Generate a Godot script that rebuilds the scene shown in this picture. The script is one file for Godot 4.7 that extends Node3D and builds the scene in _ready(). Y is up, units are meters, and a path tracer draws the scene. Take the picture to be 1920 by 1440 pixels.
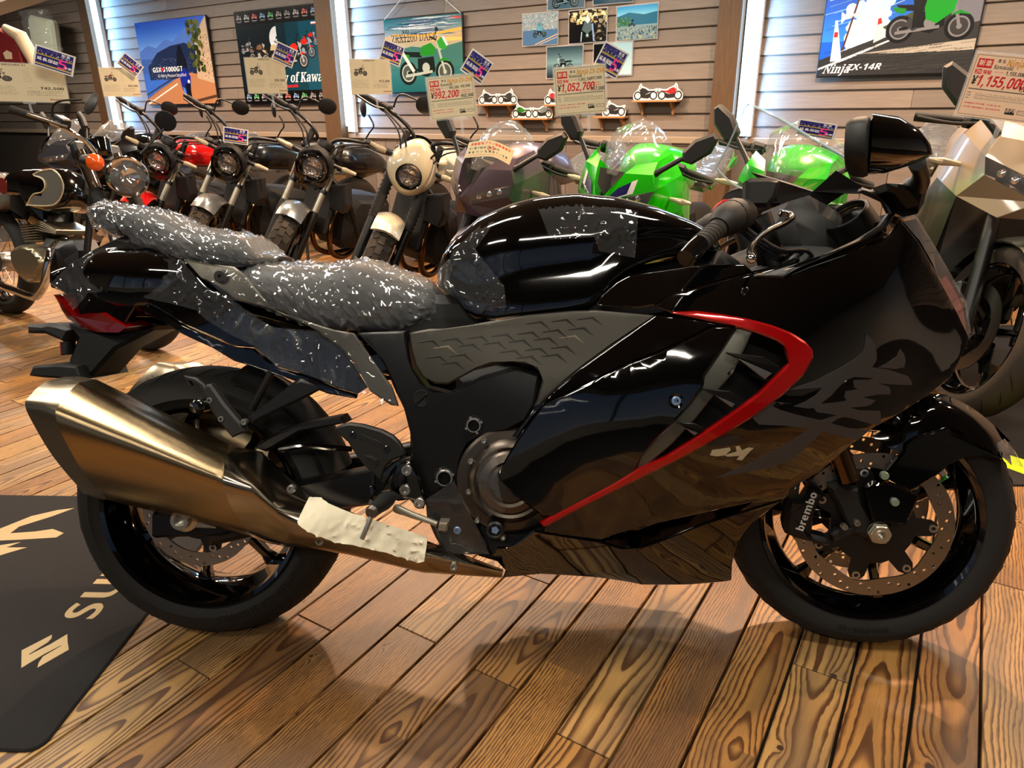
extends Node3D
# A showroom of motorcycles. World: the near motorcycle runs along x (front +x), y is up, the camera stands on the +z side.
# Room frame: turned about y so that its x runs along the siding wall, its z from that wall towards the camera.

const ROOM_TURN := -29.4
const LEAN := -0.2562
const STEER := -0.1463
const WALL_Z := -4.3

class M:
	var v := PackedVector3Array()
	var t := PackedInt32Array()
	var uv := PackedVector2Array()
	func add(p: Vector3, u := Vector2.ZERO) -> int:
		v.append(p)
		uv.append(u)
		return v.size() - 1
	func tri(a: int, b: int, c: int) -> void:
		t.append(a); t.append(b); t.append(c)
	func quad(a: int, b: int, c: int, d: int) -> void:
		t.append(a); t.append(b); t.append(c)
		t.append(a); t.append(c); t.append(d)
	func merge(o: M, x := Transform3D()) -> M:
		var n := v.size()
		for i in o.v.size():
			v.append(x * o.v[i]); uv.append(o.uv[i])
		for i in o.t.size():
			t.append(o.t[i] + n)
		return self

var mats := {}
var counts := {}
var room: Basis
var rng := RandomNumberGenerator.new()

func _ready() -> void:
	rng.seed = 7
	room = Basis(Vector3.UP, deg_to_rad(ROOM_TURN))
	make_camera()
	make_environment()
	make_materials()
	make_room_lights()
	make_room()
	make_mats()
	make_hyperbike()
	make_row()
	make_wall_things()
	make_cards()

# ---------------------------------------------------------------- camera, sky, exposure
func make_camera() -> void:
	var cam := Camera3D.new()
	cam.name = "camera"
	cam.basis = Basis(Vector3(0.99891837, -0.01090923, -0.04520033), Vector3(-0.00631235, 0.93127312, -0.36426712), Vector3(0.04606773, 0.36415844, 0.93019697)).orthonormalized()
	cam.position = Vector3(0.02607, 1.14924, 1.33907)
	cam.fov = rad_to_deg(2.0 * atan(720.0 / 1331.91))
	cam.near = 0.05
	cam.far = 200.0
	cam.current = true
	add_child(cam)

func make_environment() -> void:
	var e := Environment.new()
	e.tonemap_mode = Environment.TONE_MAPPER_LINEAR
	e.tonemap_exposure = 1.1
	e.background_mode = Environment.BG_SKY
	var s := ProceduralSkyMaterial.new()
	s.sky_top_color = Color(0.42, 0.6, 0.86)
	s.sky_horizon_color = Color(0.8, 0.87, 0.95)
	s.ground_bottom_color = Color(0.25, 0.25, 0.25)
	s.ground_horizon_color = Color(0.55, 0.56, 0.57)
	s.sky_energy_multiplier = 0.5
	var k := Sky.new()
	k.sky_material = s
	e.sky = k
	e.sdfgi_enabled = true
	e.ssao_enabled = true
	e.ssil_enabled = true
	var w := WorldEnvironment.new()
	w.name = "surroundings"
	w.environment = e
	add_child(w)

# ---------------------------------------------------------------- nodes
func numbered(called: String) -> String:
	counts[called] = counts.get(called, -1) + 1
	return called if counts[called] == 0 else "%s_%03d" % [called, counts[called]]

func thing(called: String, label: String, category: String, group := "", x := Transform3D()) -> Node3D:
	var o := Node3D.new()
	o.name = numbered(called)
	o.transform = x
	add_child(o)
	o.set_meta("label", label)
	o.set_meta("category", category)
	if group:
		o.set_meta("group", group)
	return o

func structure(called: String, x := Transform3D()) -> Node3D:
	var o := Node3D.new()
	o.name = called
	o.transform = x
	o.set_meta("kind", "structure")
	add_child(o)
	return o

func put(parent: Node, called: String, mesh: Mesh, m: Material, x := Transform3D()) -> MeshInstance3D:
	var o := MeshInstance3D.new()
	o.name = called
	o.mesh = mesh
	o.material_override = m
	o.transform = x
	parent.add_child(o, true)
	return o

func part(parent: Node, called: String, m: M, mat: Material, crease := 38.0, x := Transform3D()) -> MeshInstance3D:
	return put(parent, called, bake(m, crease), mat, x)

func bake(m: M, crease := 38.0) -> ArrayMesh:
	var n := m.t.size() / 3
	var fn := PackedVector3Array()
	fn.resize(n)
	var area := PackedFloat32Array()
	area.resize(n)
	var around := []
	around.resize(m.v.size())
	for i in m.v.size():
		around[i] = PackedInt32Array()
	for i in n:
		var a := m.v[m.t[i * 3]]
		var c := (m.v[m.t[i * 3 + 1]] - a).cross(m.v[m.t[i * 3 + 2]] - a)
		var l := c.length()
		area[i] = l
		fn[i] = c / l if l > 1e-14 else Vector3.UP
		for k in 3:
			around[m.t[i * 3 + k]].append(i)
	var pos := PackedVector3Array()
	var nor := PackedVector3Array()
	var uv := PackedVector2Array()
	pos.resize(n * 3); nor.resize(n * 3); uv.resize(n * 3)
	var lim := cos(deg_to_rad(crease))
	var order := [0, 2, 1]
	for i in n:
		var own := fn[i]
		for k in 3:
			var j: int = m.t[i * 3 + order[k]]
			var s := Vector3.ZERO
			for f: int in around[j]:
				if fn[f].dot(own) >= lim:
					s += fn[f] * area[f]
			pos[i * 3 + k] = m.v[j]
			nor[i * 3 + k] = s.normalized() if s.length() > 1e-15 else own
			uv[i * 3 + k] = m.uv[j]
	var arr := []
	arr.resize(Mesh.ARRAY_MAX)
	arr[Mesh.ARRAY_VERTEX] = pos
	arr[Mesh.ARRAY_NORMAL] = nor
	arr[Mesh.ARRAY_TEX_UV] = uv
	var am := ArrayMesh.new()
	am.add_surface_from_arrays(Mesh.PRIMITIVE_TRIANGLES, arr)
	return am

# ---------------------------------------------------------------- shapes
func ring_join(m: M, a: PackedInt32Array, b: PackedInt32Array, closed := true) -> void:
	var n := a.size()
	for i in (n if closed else n - 1):
		var j := (i + 1) % n
		m.quad(a[i], a[j], b[j], b[i])

func ring_add(m: M, pts: Array, v := 0.0) -> PackedInt32Array:
	var r := PackedInt32Array()
	for i in pts.size():
		r.append(m.add(pts[i], Vector2(float(i) / pts.size(), v)))
	return r

func cap(m: M, r: PackedInt32Array, flip := false) -> void:
	var c := Vector3.ZERO
	for i in r:
		c += m.v[i]
	var k := m.add(c / r.size())
	for i in r.size():
		var j := (i + 1) % r.size()
		if flip:
			m.tri(k, r[j], r[i])
		else:
			m.tri(k, r[i], r[j])

func loft(rings: Array, ends := true, m: M = null) -> M:
	# each ring: points counter-clockwise seen from the end the loft runs to
	if m == null:
		m = M.new()
	var last: PackedInt32Array
	for k in rings.size():
		var r := ring_add(m, rings[k], float(k) / maxf(1.0, rings.size() - 1))
		if k == 0 and ends:
			cap(m, r, true)
		if k > 0:
			ring_join(m, last, r)
		last = r
	if ends:
		cap(m, last)
	return m

func box(size: Vector3, at := Vector3.ZERO, b := Basis(), bevel := 0.0, m: M = null) -> M:
	if m == null:
		m = M.new()
	var h := size / 2
	bevel = minf(bevel, minf(h.x, minf(h.y, h.z)) * 0.98)
	if bevel <= 0.0:
		var id := PackedInt32Array()
		for i in 8:
			id.append(m.add(at + b * Vector3(h.x if i & 1 else -h.x, h.y if i & 2 else -h.y, h.z if i & 4 else -h.z), Vector2(1.0 if i & 1 else 0.0, 1.0 if i & 2 else 0.0)))
		m.quad(id[4], id[5], id[7], id[6]); m.quad(id[1], id[0], id[2], id[3])
		m.quad(id[5], id[1], id[3], id[7]); m.quad(id[0], id[4], id[6], id[2])
		m.quad(id[6], id[7], id[3], id[2]); m.quad(id[0], id[1], id[5], id[4])
		return m
	var rs := []
	for st in [[-h.z, bevel], [-h.z + bevel, 0.0], [h.z - bevel, 0.0], [h.z, bevel]]:
		var q: float = st[1]
		var pts := []
		var x := h.x - q
		var y := h.y - q
		var c := bevel
		for p in [Vector2(x, -y + c), Vector2(x, y - c), Vector2(x - c, y), Vector2(-x + c, y), Vector2(-x, y - c), Vector2(-x, -y + c), Vector2(-x + c, -y), Vector2(x - c, -y)]:
			pts.append(at + b * Vector3(p.x, p.y, st[0]))
		rs.append(pts)
	return loft(rs, true, m)

func frame_of(dir: Vector3) -> Basis:
	var z := dir.normalized()
	var up := Vector3.UP if absf(z.y) < 0.9 else Vector3.RIGHT
	var x := up.cross(z).normalized()
	return Basis(x, z.cross(x), z)

func tube(pts: Array, r, sides := 10, ends := true, m: M = null) -> M:
	# r: one radius or one for each point
	if m == null:
		m = M.new()
	var rings := []
	var b := frame_of(pts[1] - pts[0])
	for i in pts.size():
		var d: Vector3 = (pts[mini(i + 1, pts.size() - 1)] - pts[maxi(i - 1, 0)]).normalized()
		var ax := b.z.cross(d)
		if ax.length() > 1e-6:
			b = b.rotated(ax.normalized(), b.z.angle_to(d))
		var rad: float = r if (r is float or r is int) else r[i]
		var ring := []
		for k in sides:
			var a := TAU * k / sides
			ring.append(pts[i] + b.x * cos(a) * rad + b.y * sin(a) * rad)
		rings.append(ring)
	return loft(rings, ends, m)

func curve(pts: Array, per := 6, closed := false) -> Array:
	# Catmull-Rom through the points
	var out := []
	var n := pts.size()
	for i in (n if closed else n - 1):
		var p0 = pts[(i - 1 + n) % n] if closed or i > 0 else pts[0]
		var p1 = pts[i]
		var p2 = pts[(i + 1) % n]
		var p3 = pts[(i + 2) % n] if closed or i + 2 < n else pts[n - 1]
		for k in per:
			var t := float(k) / per
			out.append(0.5 * (2.0 * p1 + (p2 - p0) * t + (2.0 * p0 - 5.0 * p1 + 4.0 * p2 - p3) * t * t + (3.0 * p1 - p0 - 3.0 * p2 + p3) * t * t * t))
	if not closed:
		out.append(pts[n - 1])
	return out

func lathe(prof: Array, at := Vector3.ZERO, axis := Vector3.BACK, seg := 32, ends := false, m: M = null, from := 0.0, arc := TAU) -> M:
	# prof: Vector2(radius, place along the axis), outside of the shape to the left of the way the profile runs when radius is up... built so that rising place gives outward faces
	if m == null:
		m = M.new()
	var b := frame_of(axis)
	var whole := arc >= TAU - 0.001
	var last: PackedInt32Array
	for k in prof.size():
		var r := PackedInt32Array()
		for i in (seg if whole else seg + 1):
			var a := from + arc * i / seg
			r.append(m.add(at + b.x * cos(a) * prof[k].x + b.y * sin(a) * prof[k].x + b.z * prof[k].y, Vector2(float(i) / seg, float(k) / (prof.size() - 1))))
		if k == 0 and ends:
			cap(m, r, true)
		if k > 0:
			ring_join(m, last, r, whole)
		last = r
	if ends:
		cap(m, last)
	return m

func signed_area(p: Array) -> float:
	var s := 0.0
	for i in p.size():
		var q: Vector2 = p[(i + 1) % p.size()]
		s += p[i].x * q.y - q.x * p[i].y
	return s / 2

func ccw(p: Array) -> Array:
	var q := p.duplicate()
	if signed_area(q) < 0.0:
		q.reverse()
	return q

func prism(poly: Array, z0: float, z1: float, bevel := 0.0, m: M = null, x := Transform3D()) -> M:
	# extruded outline in the xy plane, the rim of the z1 face bevelled
	if m == null:
		m = M.new()
	var p := ccw(poly)
	var n := p.size()
	var flat := PackedVector2Array()
	var ins := []
	for i in n:
		flat.append(p[i])
		var a: Vector2 = (p[i] - p[(i - 1 + n) % n]).normalized()
		var b: Vector2 = (p[(i + 1) % n] - p[i]).normalized()
		var nn := (Vector2(-a.y, a.x) + Vector2(-b.y, b.x)).normalized()
		ins.append(p[i] + nn * bevel)
	var tr := Geometry2D.triangulate_polygon(flat)
	var r0 := PackedInt32Array()
	var r1 := PackedInt32Array()
	var r2 := PackedInt32Array()
	var f0 := PackedInt32Array()
	for i in n:
		f0.append(m.add(x * Vector3(p[i].x, p[i].y, z0), p[i]))
		r0.append(f0[i])
		r1.append(m.add(x * Vector3(p[i].x, p[i].y, z1 - bevel), p[i]))
		r2.append(m.add(x * Vector3(ins[i].x, ins[i].y, z1), ins[i]) if bevel > 0.0 else r1[i])
	ring_join(m, r0, r1)
	if bevel > 0.0:
		ring_join(m, r1, r2)
	for i in range(0, tr.size(), 3):
		var a := tr[i]
		var b := tr[i + 1]
		var c := tr[i + 2]
		if (p[b] - p[a]).cross(p[c] - p[a]) < 0.0:
			var s := b
			b = c
			c = s
		m.tri(r2[a], r2[b], r2[c])
		m.tri(f0[a], f0[c], f0[b])
	return m

func dense(p: Array, step: float) -> Array:
	var out := []
	for i in p.size():
		var a: Vector2 = p[i]
		var b: Vector2 = p[(i + 1) % p.size()]
		var k := maxi(1, ceili(a.distance_to(b) / step))
		for j in k:
			out.append(a.lerp(b, float(j) / k))
	return out

func panel(outline: Array, surf: Callable, step := 0.018, thick := 0.006, bevel := 0.002, side := 1.0) -> M:
	# a shell that follows z = surf(x, y) inside an outline in the xy plane; side -1 mirrors it
	var m := M.new()
	var p := ccw(dense(outline, step))
	var n := p.size()
	var poly := PackedVector2Array(p)
	var pts := PackedVector2Array()
	for i in n:
		var a: Vector2 = (p[i] - p[(i - 1 + n) % n]).normalized()
		var b: Vector2 = (p[(i + 1) % n] - p[i]).normalized()
		pts.append(p[i] + (Vector2(-a.y, a.x) + Vector2(-b.y, b.x)).normalized() * bevel)
	var lo := p[0] as Vector2
	var hi := lo
	for q: Vector2 in p:
		lo = lo.min(q)
		hi = hi.max(q)
	var y := lo.y + step * 0.5
	var row := 0
	while y < hi.y:
		var x := lo.x + step * (0.5 if row % 2 else 0.25)
		while x < hi.x:
			var q := Vector2(x, y)
			if Geometry2D.is_point_in_polygon(q, poly):
				var near := false
				for i in n:
					if pts[i].distance_squared_to(q) < step * step * 0.36:
						near = true
						break
				if not near:
					pts.append(q)
			x += step
		y += step
		row += 1
	var tr := Geometry2D.triangulate_delaunay(pts)
	for q in pts:
		m.add(Vector3(q.x, q.y, surf.call(q.x, q.y)), q)
	for i in range(0, tr.size(), 3):
		var a := tr[i]
		var b := tr[i + 1]
		var c := tr[i + 2]
		var mid := (pts[a] + pts[b] + pts[c]) / 3.0
		if not Geometry2D.is_point_in_polygon(mid, poly):
			continue
		if (pts[b] - pts[a]).cross(pts[c] - pts[a]) < 0.0:
			m.tri(a, c, b)
		else:
			m.tri(a, b, c)
	var r0 := PackedInt32Array()
	var r1 := PackedInt32Array()
	var r2 := PackedInt32Array()
	for i in n:
		var z: float = surf.call(p[i].x, p[i].y)
		r0.append(i)
		r1.append(m.add(Vector3(p[i].x, p[i].y, z - bevel), p[i]))
		r2.append(m.add(Vector3(p[i].x, p[i].y, z - thick), p[i]))
	ring_join(m, r2, r1)
	ring_join(m, r1, r0)
	if side < 0.0:
		flip_z(m)
	return m

func flip_z(m: M) -> M:
	for i in m.v.size():
		m.v[i].z = -m.v[i].z
	for i in range(0, m.t.size(), 3):
		var s := m.t[i + 1]
		m.t[i + 1] = m.t[i + 2]
		m.t[i + 2] = s
	return m

func tps(ctrl: Array) -> Callable:
	# thin plate spline through Vector3(x, y, z): returns z(x, y)
	var n := ctrl.size()
	var N := n + 3
	var A := []
	for i in N:
		var r := PackedFloat64Array()
		r.resize(N + 1)
		A.append(r)
	for i in n:
		for j in n:
			var d2: float = (ctrl[i].x - ctrl[j].x) ** 2 + (ctrl[i].y - ctrl[j].y) ** 2
			A[i][j] = d2 * log(d2) if d2 > 1e-12 else 1e-4
		A[i][n] = 1.0; A[i][n + 1] = ctrl[i].x; A[i][n + 2] = ctrl[i].y
		A[n][i] = 1.0; A[n + 1][i] = ctrl[i].x; A[n + 2][i] = ctrl[i].y
		A[i][N] = ctrl[i].z
	for c in N:
		var best := c
		for r in range(c, N):
			if absf(A[r][c]) > absf(A[best][c]):
				best = r
		var tmp = A[c]
		A[c] = A[best]
		A[best] = tmp
		for r in N:
			if r != c and A[r][c] != 0.0:
				var f: float = A[r][c] / A[c][c]
				for k in range(c, N + 1):
					A[r][k] -= f * A[c][k]
	var w := PackedFloat64Array()
	for i in N:
		w.append(A[i][N] / A[i][i])
	var cx := PackedFloat64Array()
	var cy := PackedFloat64Array()
	for p: Vector3 in ctrl:
		cx.append(p.x); cy.append(p.y)
	return func(x: float, y: float) -> float:
		var s := w[n] + w[n + 1] * x + w[n + 2] * y
		for i in n:
			var d2 := (x - cx[i]) * (x - cx[i]) + (y - cy[i]) * (y - cy[i])
			if d2 > 1e-12:
				s += w[i] * d2 * log(d2)
		return s

func text_mesh(s: String, height: float, depth := 0.0006, serif := false, bold := true, italic := 0.0) -> Mesh:
	var key := "text|%s|%s|%s|%s" % [s, serif, bold, depth / height]
	var f := SystemFont.new()
	f.font_names = PackedStringArray(["Droid Serif" if serif else "Droid Sans"])
	f.font_weight = 700 if bold else 400
	var t := TextMesh.new()
	t.text = s
	t.font = f
	t.font_size = 32
	t.pixel_size = height / 32.0 * 1.35
	t.depth = depth
	t.curve_step = 2.0
	return t

func letters(parent: Node, called: String, s: String, height: float, m: Material, x: Transform3D, serif := false, bold := true, slant := 0.0, stretch := 1.0) -> MeshInstance3D:
	var b := Basis(Vector3(stretch, 0, 0), Vector3(slant, 1, 0), Vector3(0, 0, 1))
	return put(parent, called, text_mesh(s, height, 0.0006, serif, bold), m, x * Transform3D(b, Vector3.ZERO))

func v3(a: Array) -> Array:
	# flat list of millimetres to points
	var out := []
	for i in range(0, a.size(), 3):
		out.append(Vector3(a[i], a[i + 1], a[i + 2]) * 0.001)
	return out

func xy(a: Array) -> Array:
	var out := []
	for p: Vector3 in a:
		out.append(Vector2(p.x, p.y))
	return out

# ---------------------------------------------------------------- materials
func mat(key: String, c: Color, rough := 0.5, metal := 0.0, coat := 0.0) -> StandardMaterial3D:
	if mats.has(key):
		return mats[key]
	var m := StandardMaterial3D.new()
	m.resource_name = key
	m.albedo_color = c
	m.roughness = rough
	m.metallic = metal
	if coat > 0.0:
		m.clearcoat_enabled = true
		m.clearcoat = coat
		m.clearcoat_roughness = 0.03
	mats[key] = m
	return m

func glass(key: String, c: Color, rough := 0.03) -> StandardMaterial3D:
	var m := mat(key, c, rough)
	m.transparency = BaseMaterial3D.TRANSPARENCY_ALPHA
	return m

func glow(key: String, c: Color, e: float) -> StandardMaterial3D:
	var m := mat(key, Color(0.9, 0.9, 0.9), 0.4)
	m.emission_enabled = true
	m.emission = c
	m.emission_energy_multiplier = e
	return m

func noise(seed_: int, freq: float, oct := 3) -> FastNoiseLite:
	var n := FastNoiseLite.new()
	n.seed = seed_
	n.frequency = freq
	n.fractal_octaves = oct
	n.noise_type = FastNoiseLite.TYPE_SIMPLEX_SMOOTH
	return n

func noise_map(seed_: int, freq: float, lo: Color, hi: Color, size := 256, oct := 4) -> NoiseTexture2D:
	var t := NoiseTexture2D.new()
	t.width = size
	t.height = size
	t.seamless = true
	t.noise = noise(seed_, freq, oct)
	var g := Gradient.new()
	g.set_color(0, lo)
	g.set_color(1, hi)
	t.color_ramp = g
	return t

func wood_image(seed_: int, w: int, h: int, pith: float, depth: float, rise: float, spacing: float, light: Color, dark: Color, knots: Array) -> Image:
	# a board sawn from a log: growth rings cut at a shallow angle, late wood dark, knots where branches were; board 0.118 wide, 2.2 long
	var warp := noise(seed_, 1.0, 2)
	var warp2 := noise(seed_ + 11, 1.0, 2)
	var fibre := noise(seed_ + 23, 1.0, 2)
	var patch := noise(seed_ + 31, 1.0, 3)
	var data := PackedByteArray()
	data.resize(w * h * 3)
	var i := 0
	for y in h:
		var v := 2.2 * y / h
		var fold := minf(v, 2.2 - v)  # the board mirrors about its middle so that its ends meet
		var hh := depth + rise * fold + 0.010 * warp.get_noise_2d(fold * 2.2, 5.0)
		for x in w:
			var u := 0.118 * x / w
			var du := u - pith + 0.008 * warp.get_noise_2d(fold * 2.6, u * 9.0 + 40.0) + 0.0016 * warp2.get_noise_2d(fold * 22.0, u * 120.0)
			var bump := 0.0
			var core := 0.0
			for k: Array in knots:
				var dx: float = (u - k[0]) * 1.25
				var dy: float = (v - k[1]) * 0.62
				var dd := sqrt(dx * dx + dy * dy)
				var e := exp(-dd / (k[2] * 1.5))
				bump += e * k[2] * 2.4
				core = maxf(core, 1.0 - smoothstep(k[2] * 0.62, k[2] * 0.8, sqrt((u - k[0]) ** 2 + (v - k[1]) ** 2)))
			var r := sqrt(du * du + hh * hh) + bump
			var f := fposmod(r / spacing, 1.0)
			var late := smoothstep(0.42, 0.86, f) * (1.0 - smoothstep(0.93, 1.0, f))
			var s := fibre.get_noise_2d(v * 9.0, u * 900.0)
			var b := patch.get_noise_2d(v * 3.0, u * 24.0)
			var t := clampf(late * 0.82 + 0.10 * s + 0.16 * b + 0.05, 0.0, 1.0)
			t = lerpf(t, 0.95 + 0.2 * s, core)
			var c := light.lerp(dark, t).lerp(Color(0.42, 0.335, 0.26), clampf(0.28 + 0.9 * patch.get_noise_2d(v * 1.3 + 30.0, u * 7.0), 0.0, 0.62))
			var m := 1.0 + 0.16 * s + 0.14 * b
			if core > 0.5:
				c = c.lerp(Color(0.16, 0.12, 0.09), 0.55 * core)
			data[i] = int(clampf(c.r * m, 0.0, 1.0) * 255.0)
			data[i + 1] = int(clampf(c.g * m, 0.0, 1.0) * 255.0)
			data[i + 2] = int(clampf(c.b * m, 0.0, 1.0) * 255.0)
			i += 3
	return Image.create_from_data(w, h, false, Image.FORMAT_RGB8, data)

func make_materials() -> void:
	mat("gloss_black", Color(0.012, 0.012, 0.014), 0.06, 0.0, 1.0)
	mat("satin_black", Color(0.045, 0.045, 0.05), 0.42)
	mat("matte_black", Color(0.04, 0.04, 0.042), 0.62)
	mat("dark_plastic", Color(0.10, 0.10, 0.105), 0.55)
	mat("rubber", Color(0.085, 0.083, 0.08), 0.78)
	mat("steel", Color(0.62, 0.6, 0.57), 0.28, 1.0)
	mat("chrome", Color(0.86, 0.86, 0.86), 0.06, 1.0)
	mat("titanium", Color(0.62, 0.57, 0.49), 0.24, 1.0)
	mat("cast_alloy", Color(0.6, 0.6, 0.6), 0.38, 0.9)
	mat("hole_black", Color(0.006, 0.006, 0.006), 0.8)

# ---------------------------------------------------------------- room lights (ceiling battens, spots, tubes beside the posts)
func at_room(x: float, y: float, z: float) -> Vector3:
	return room * Vector3(x, y, z)

func area(parent: Node, called: String, x: Transform3D, size: Vector2, c: Color, e: float) -> void:
	var l := AreaLight3D.new()
	l.name = called
	l.transform = x
	l.area_size = size
	l.light_color = c
	l.light_energy = e
	l.area_range = 40.0
	l.area_attenuation = 2.0
	l.shadow_enabled = true
	parent.add_child(l, true)

const CEILING := 2.75

func batten(x: float, z: float, label: String, e: float, c: Color) -> void:
	var o := thing("ceiling_light", label, "ceiling light", "tube lights along the ceiling", Transform3D(room, at_room(x, CEILING, z)))
	part(o, "housing", box(Vector3(1.25, 0.05, 0.16), Vector3(0, -0.025, 0), Basis(), 0.006), mat("lamp_white", Color(0.85, 0.85, 0.85), 0.5))
	for s: float in [-0.04, 0.04]:
		part(o, "tube_lamp", tube([Vector3(-0.6, -0.07, s), Vector3(0.6, -0.07, s)], 0.016, 10), glow("tube_glow", Color(1.0, 0.97, 0.9), 5.0))
	area(o, "light", Transform3D(Basis(Vector3.RIGHT, -PI / 2), Vector3(0, -0.1, 0)), Vector2(1.2, 0.14), c, e)

func spot(x: float, z: float, label: String, e: float, c: Color) -> void:
	var o := thing("downlight", label, "ceiling light", "downlights over the row of motorcycles", Transform3D(room, at_room(x, CEILING, z)))
	part(o, "housing", lathe([Vector2(0.055, -0.09), Vector2(0.07, -0.09), Vector2(0.07, 0.0)], Vector3.ZERO, Vector3.UP, 24), mat("lamp_white", Color(0.85, 0.85, 0.85), 0.5))
	part(o, "lamp_lens", lathe([Vector2(0.056, -0.075), Vector2(0.001, -0.075)], Vector3.ZERO, Vector3.UP, 24), glow("spot_glow", Color(1.0, 0.86, 0.68), 8.0))
	var l := SpotLight3D.new()
	l.name = "light"
	l.position = Vector3(0, -0.1, 0)
	l.basis = Basis(Vector3.RIGHT, -PI / 2)
	l.spot_angle = 75.0
	l.spot_angle_attenuation = 0.6
	l.light_size = 0.05
	l.light_color = c
	l.light_energy = e
	l.spot_range = 40.0
	l.spot_attenuation = 2.0
	l.shadow_enabled = true
	o.add_child(l)

func make_room_lights() -> void:
	var warm := Color(1.0, 0.80, 0.62)
	var white := Color(1.0, 0.96, 0.89)
	spot(0.1, -2.47, "downlight in the ceiling over the green sport motorcycle", 10.0, warm)
	spot(-2.4, -2.47, "downlight in the ceiling over the cream cruiser", 9.0, warm)
	spot(-4.9, -2.47, "downlight in the ceiling over the red cruiser", 8.0, warm)
	spot(-7.4, -2.47, "downlight in the ceiling over the far end of the row", 8.0, warm)
	spot(2.4, -2.47, "downlight in the ceiling over the silver sport motorcycle", 7.0, warm)
	var k := 0
	var place := ["over the tail of the black motorcycle", "over the front of the black motorcycle", "near the window, left of the camera", "near the window, behind the camera", "over the dark floor mat", "far left, over the aisle", "by the wall over the champagne motorcycle", "by the wall over the photographs", "by the wall over the sunset poster", "by the wall over the road poster", "by the wall at the far left end"]
	for p: Array in [[-1.2, 0.1], [0.9, 0.1], [-1.2, 2.6], [1.2, 2.6], [-3.6, 0.2], [-6.2, 0.2], [0.8, -3.0], [-1.6, -3.0], [-4.0, -3.0], [-6.4, -3.0], [-9.0, -2.6]]:
		batten(p[0], p[1], "white ceiling tube light " + place[k], 3.4 if p[1] > 0.0 else 4.2, white)
		k += 1

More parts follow.
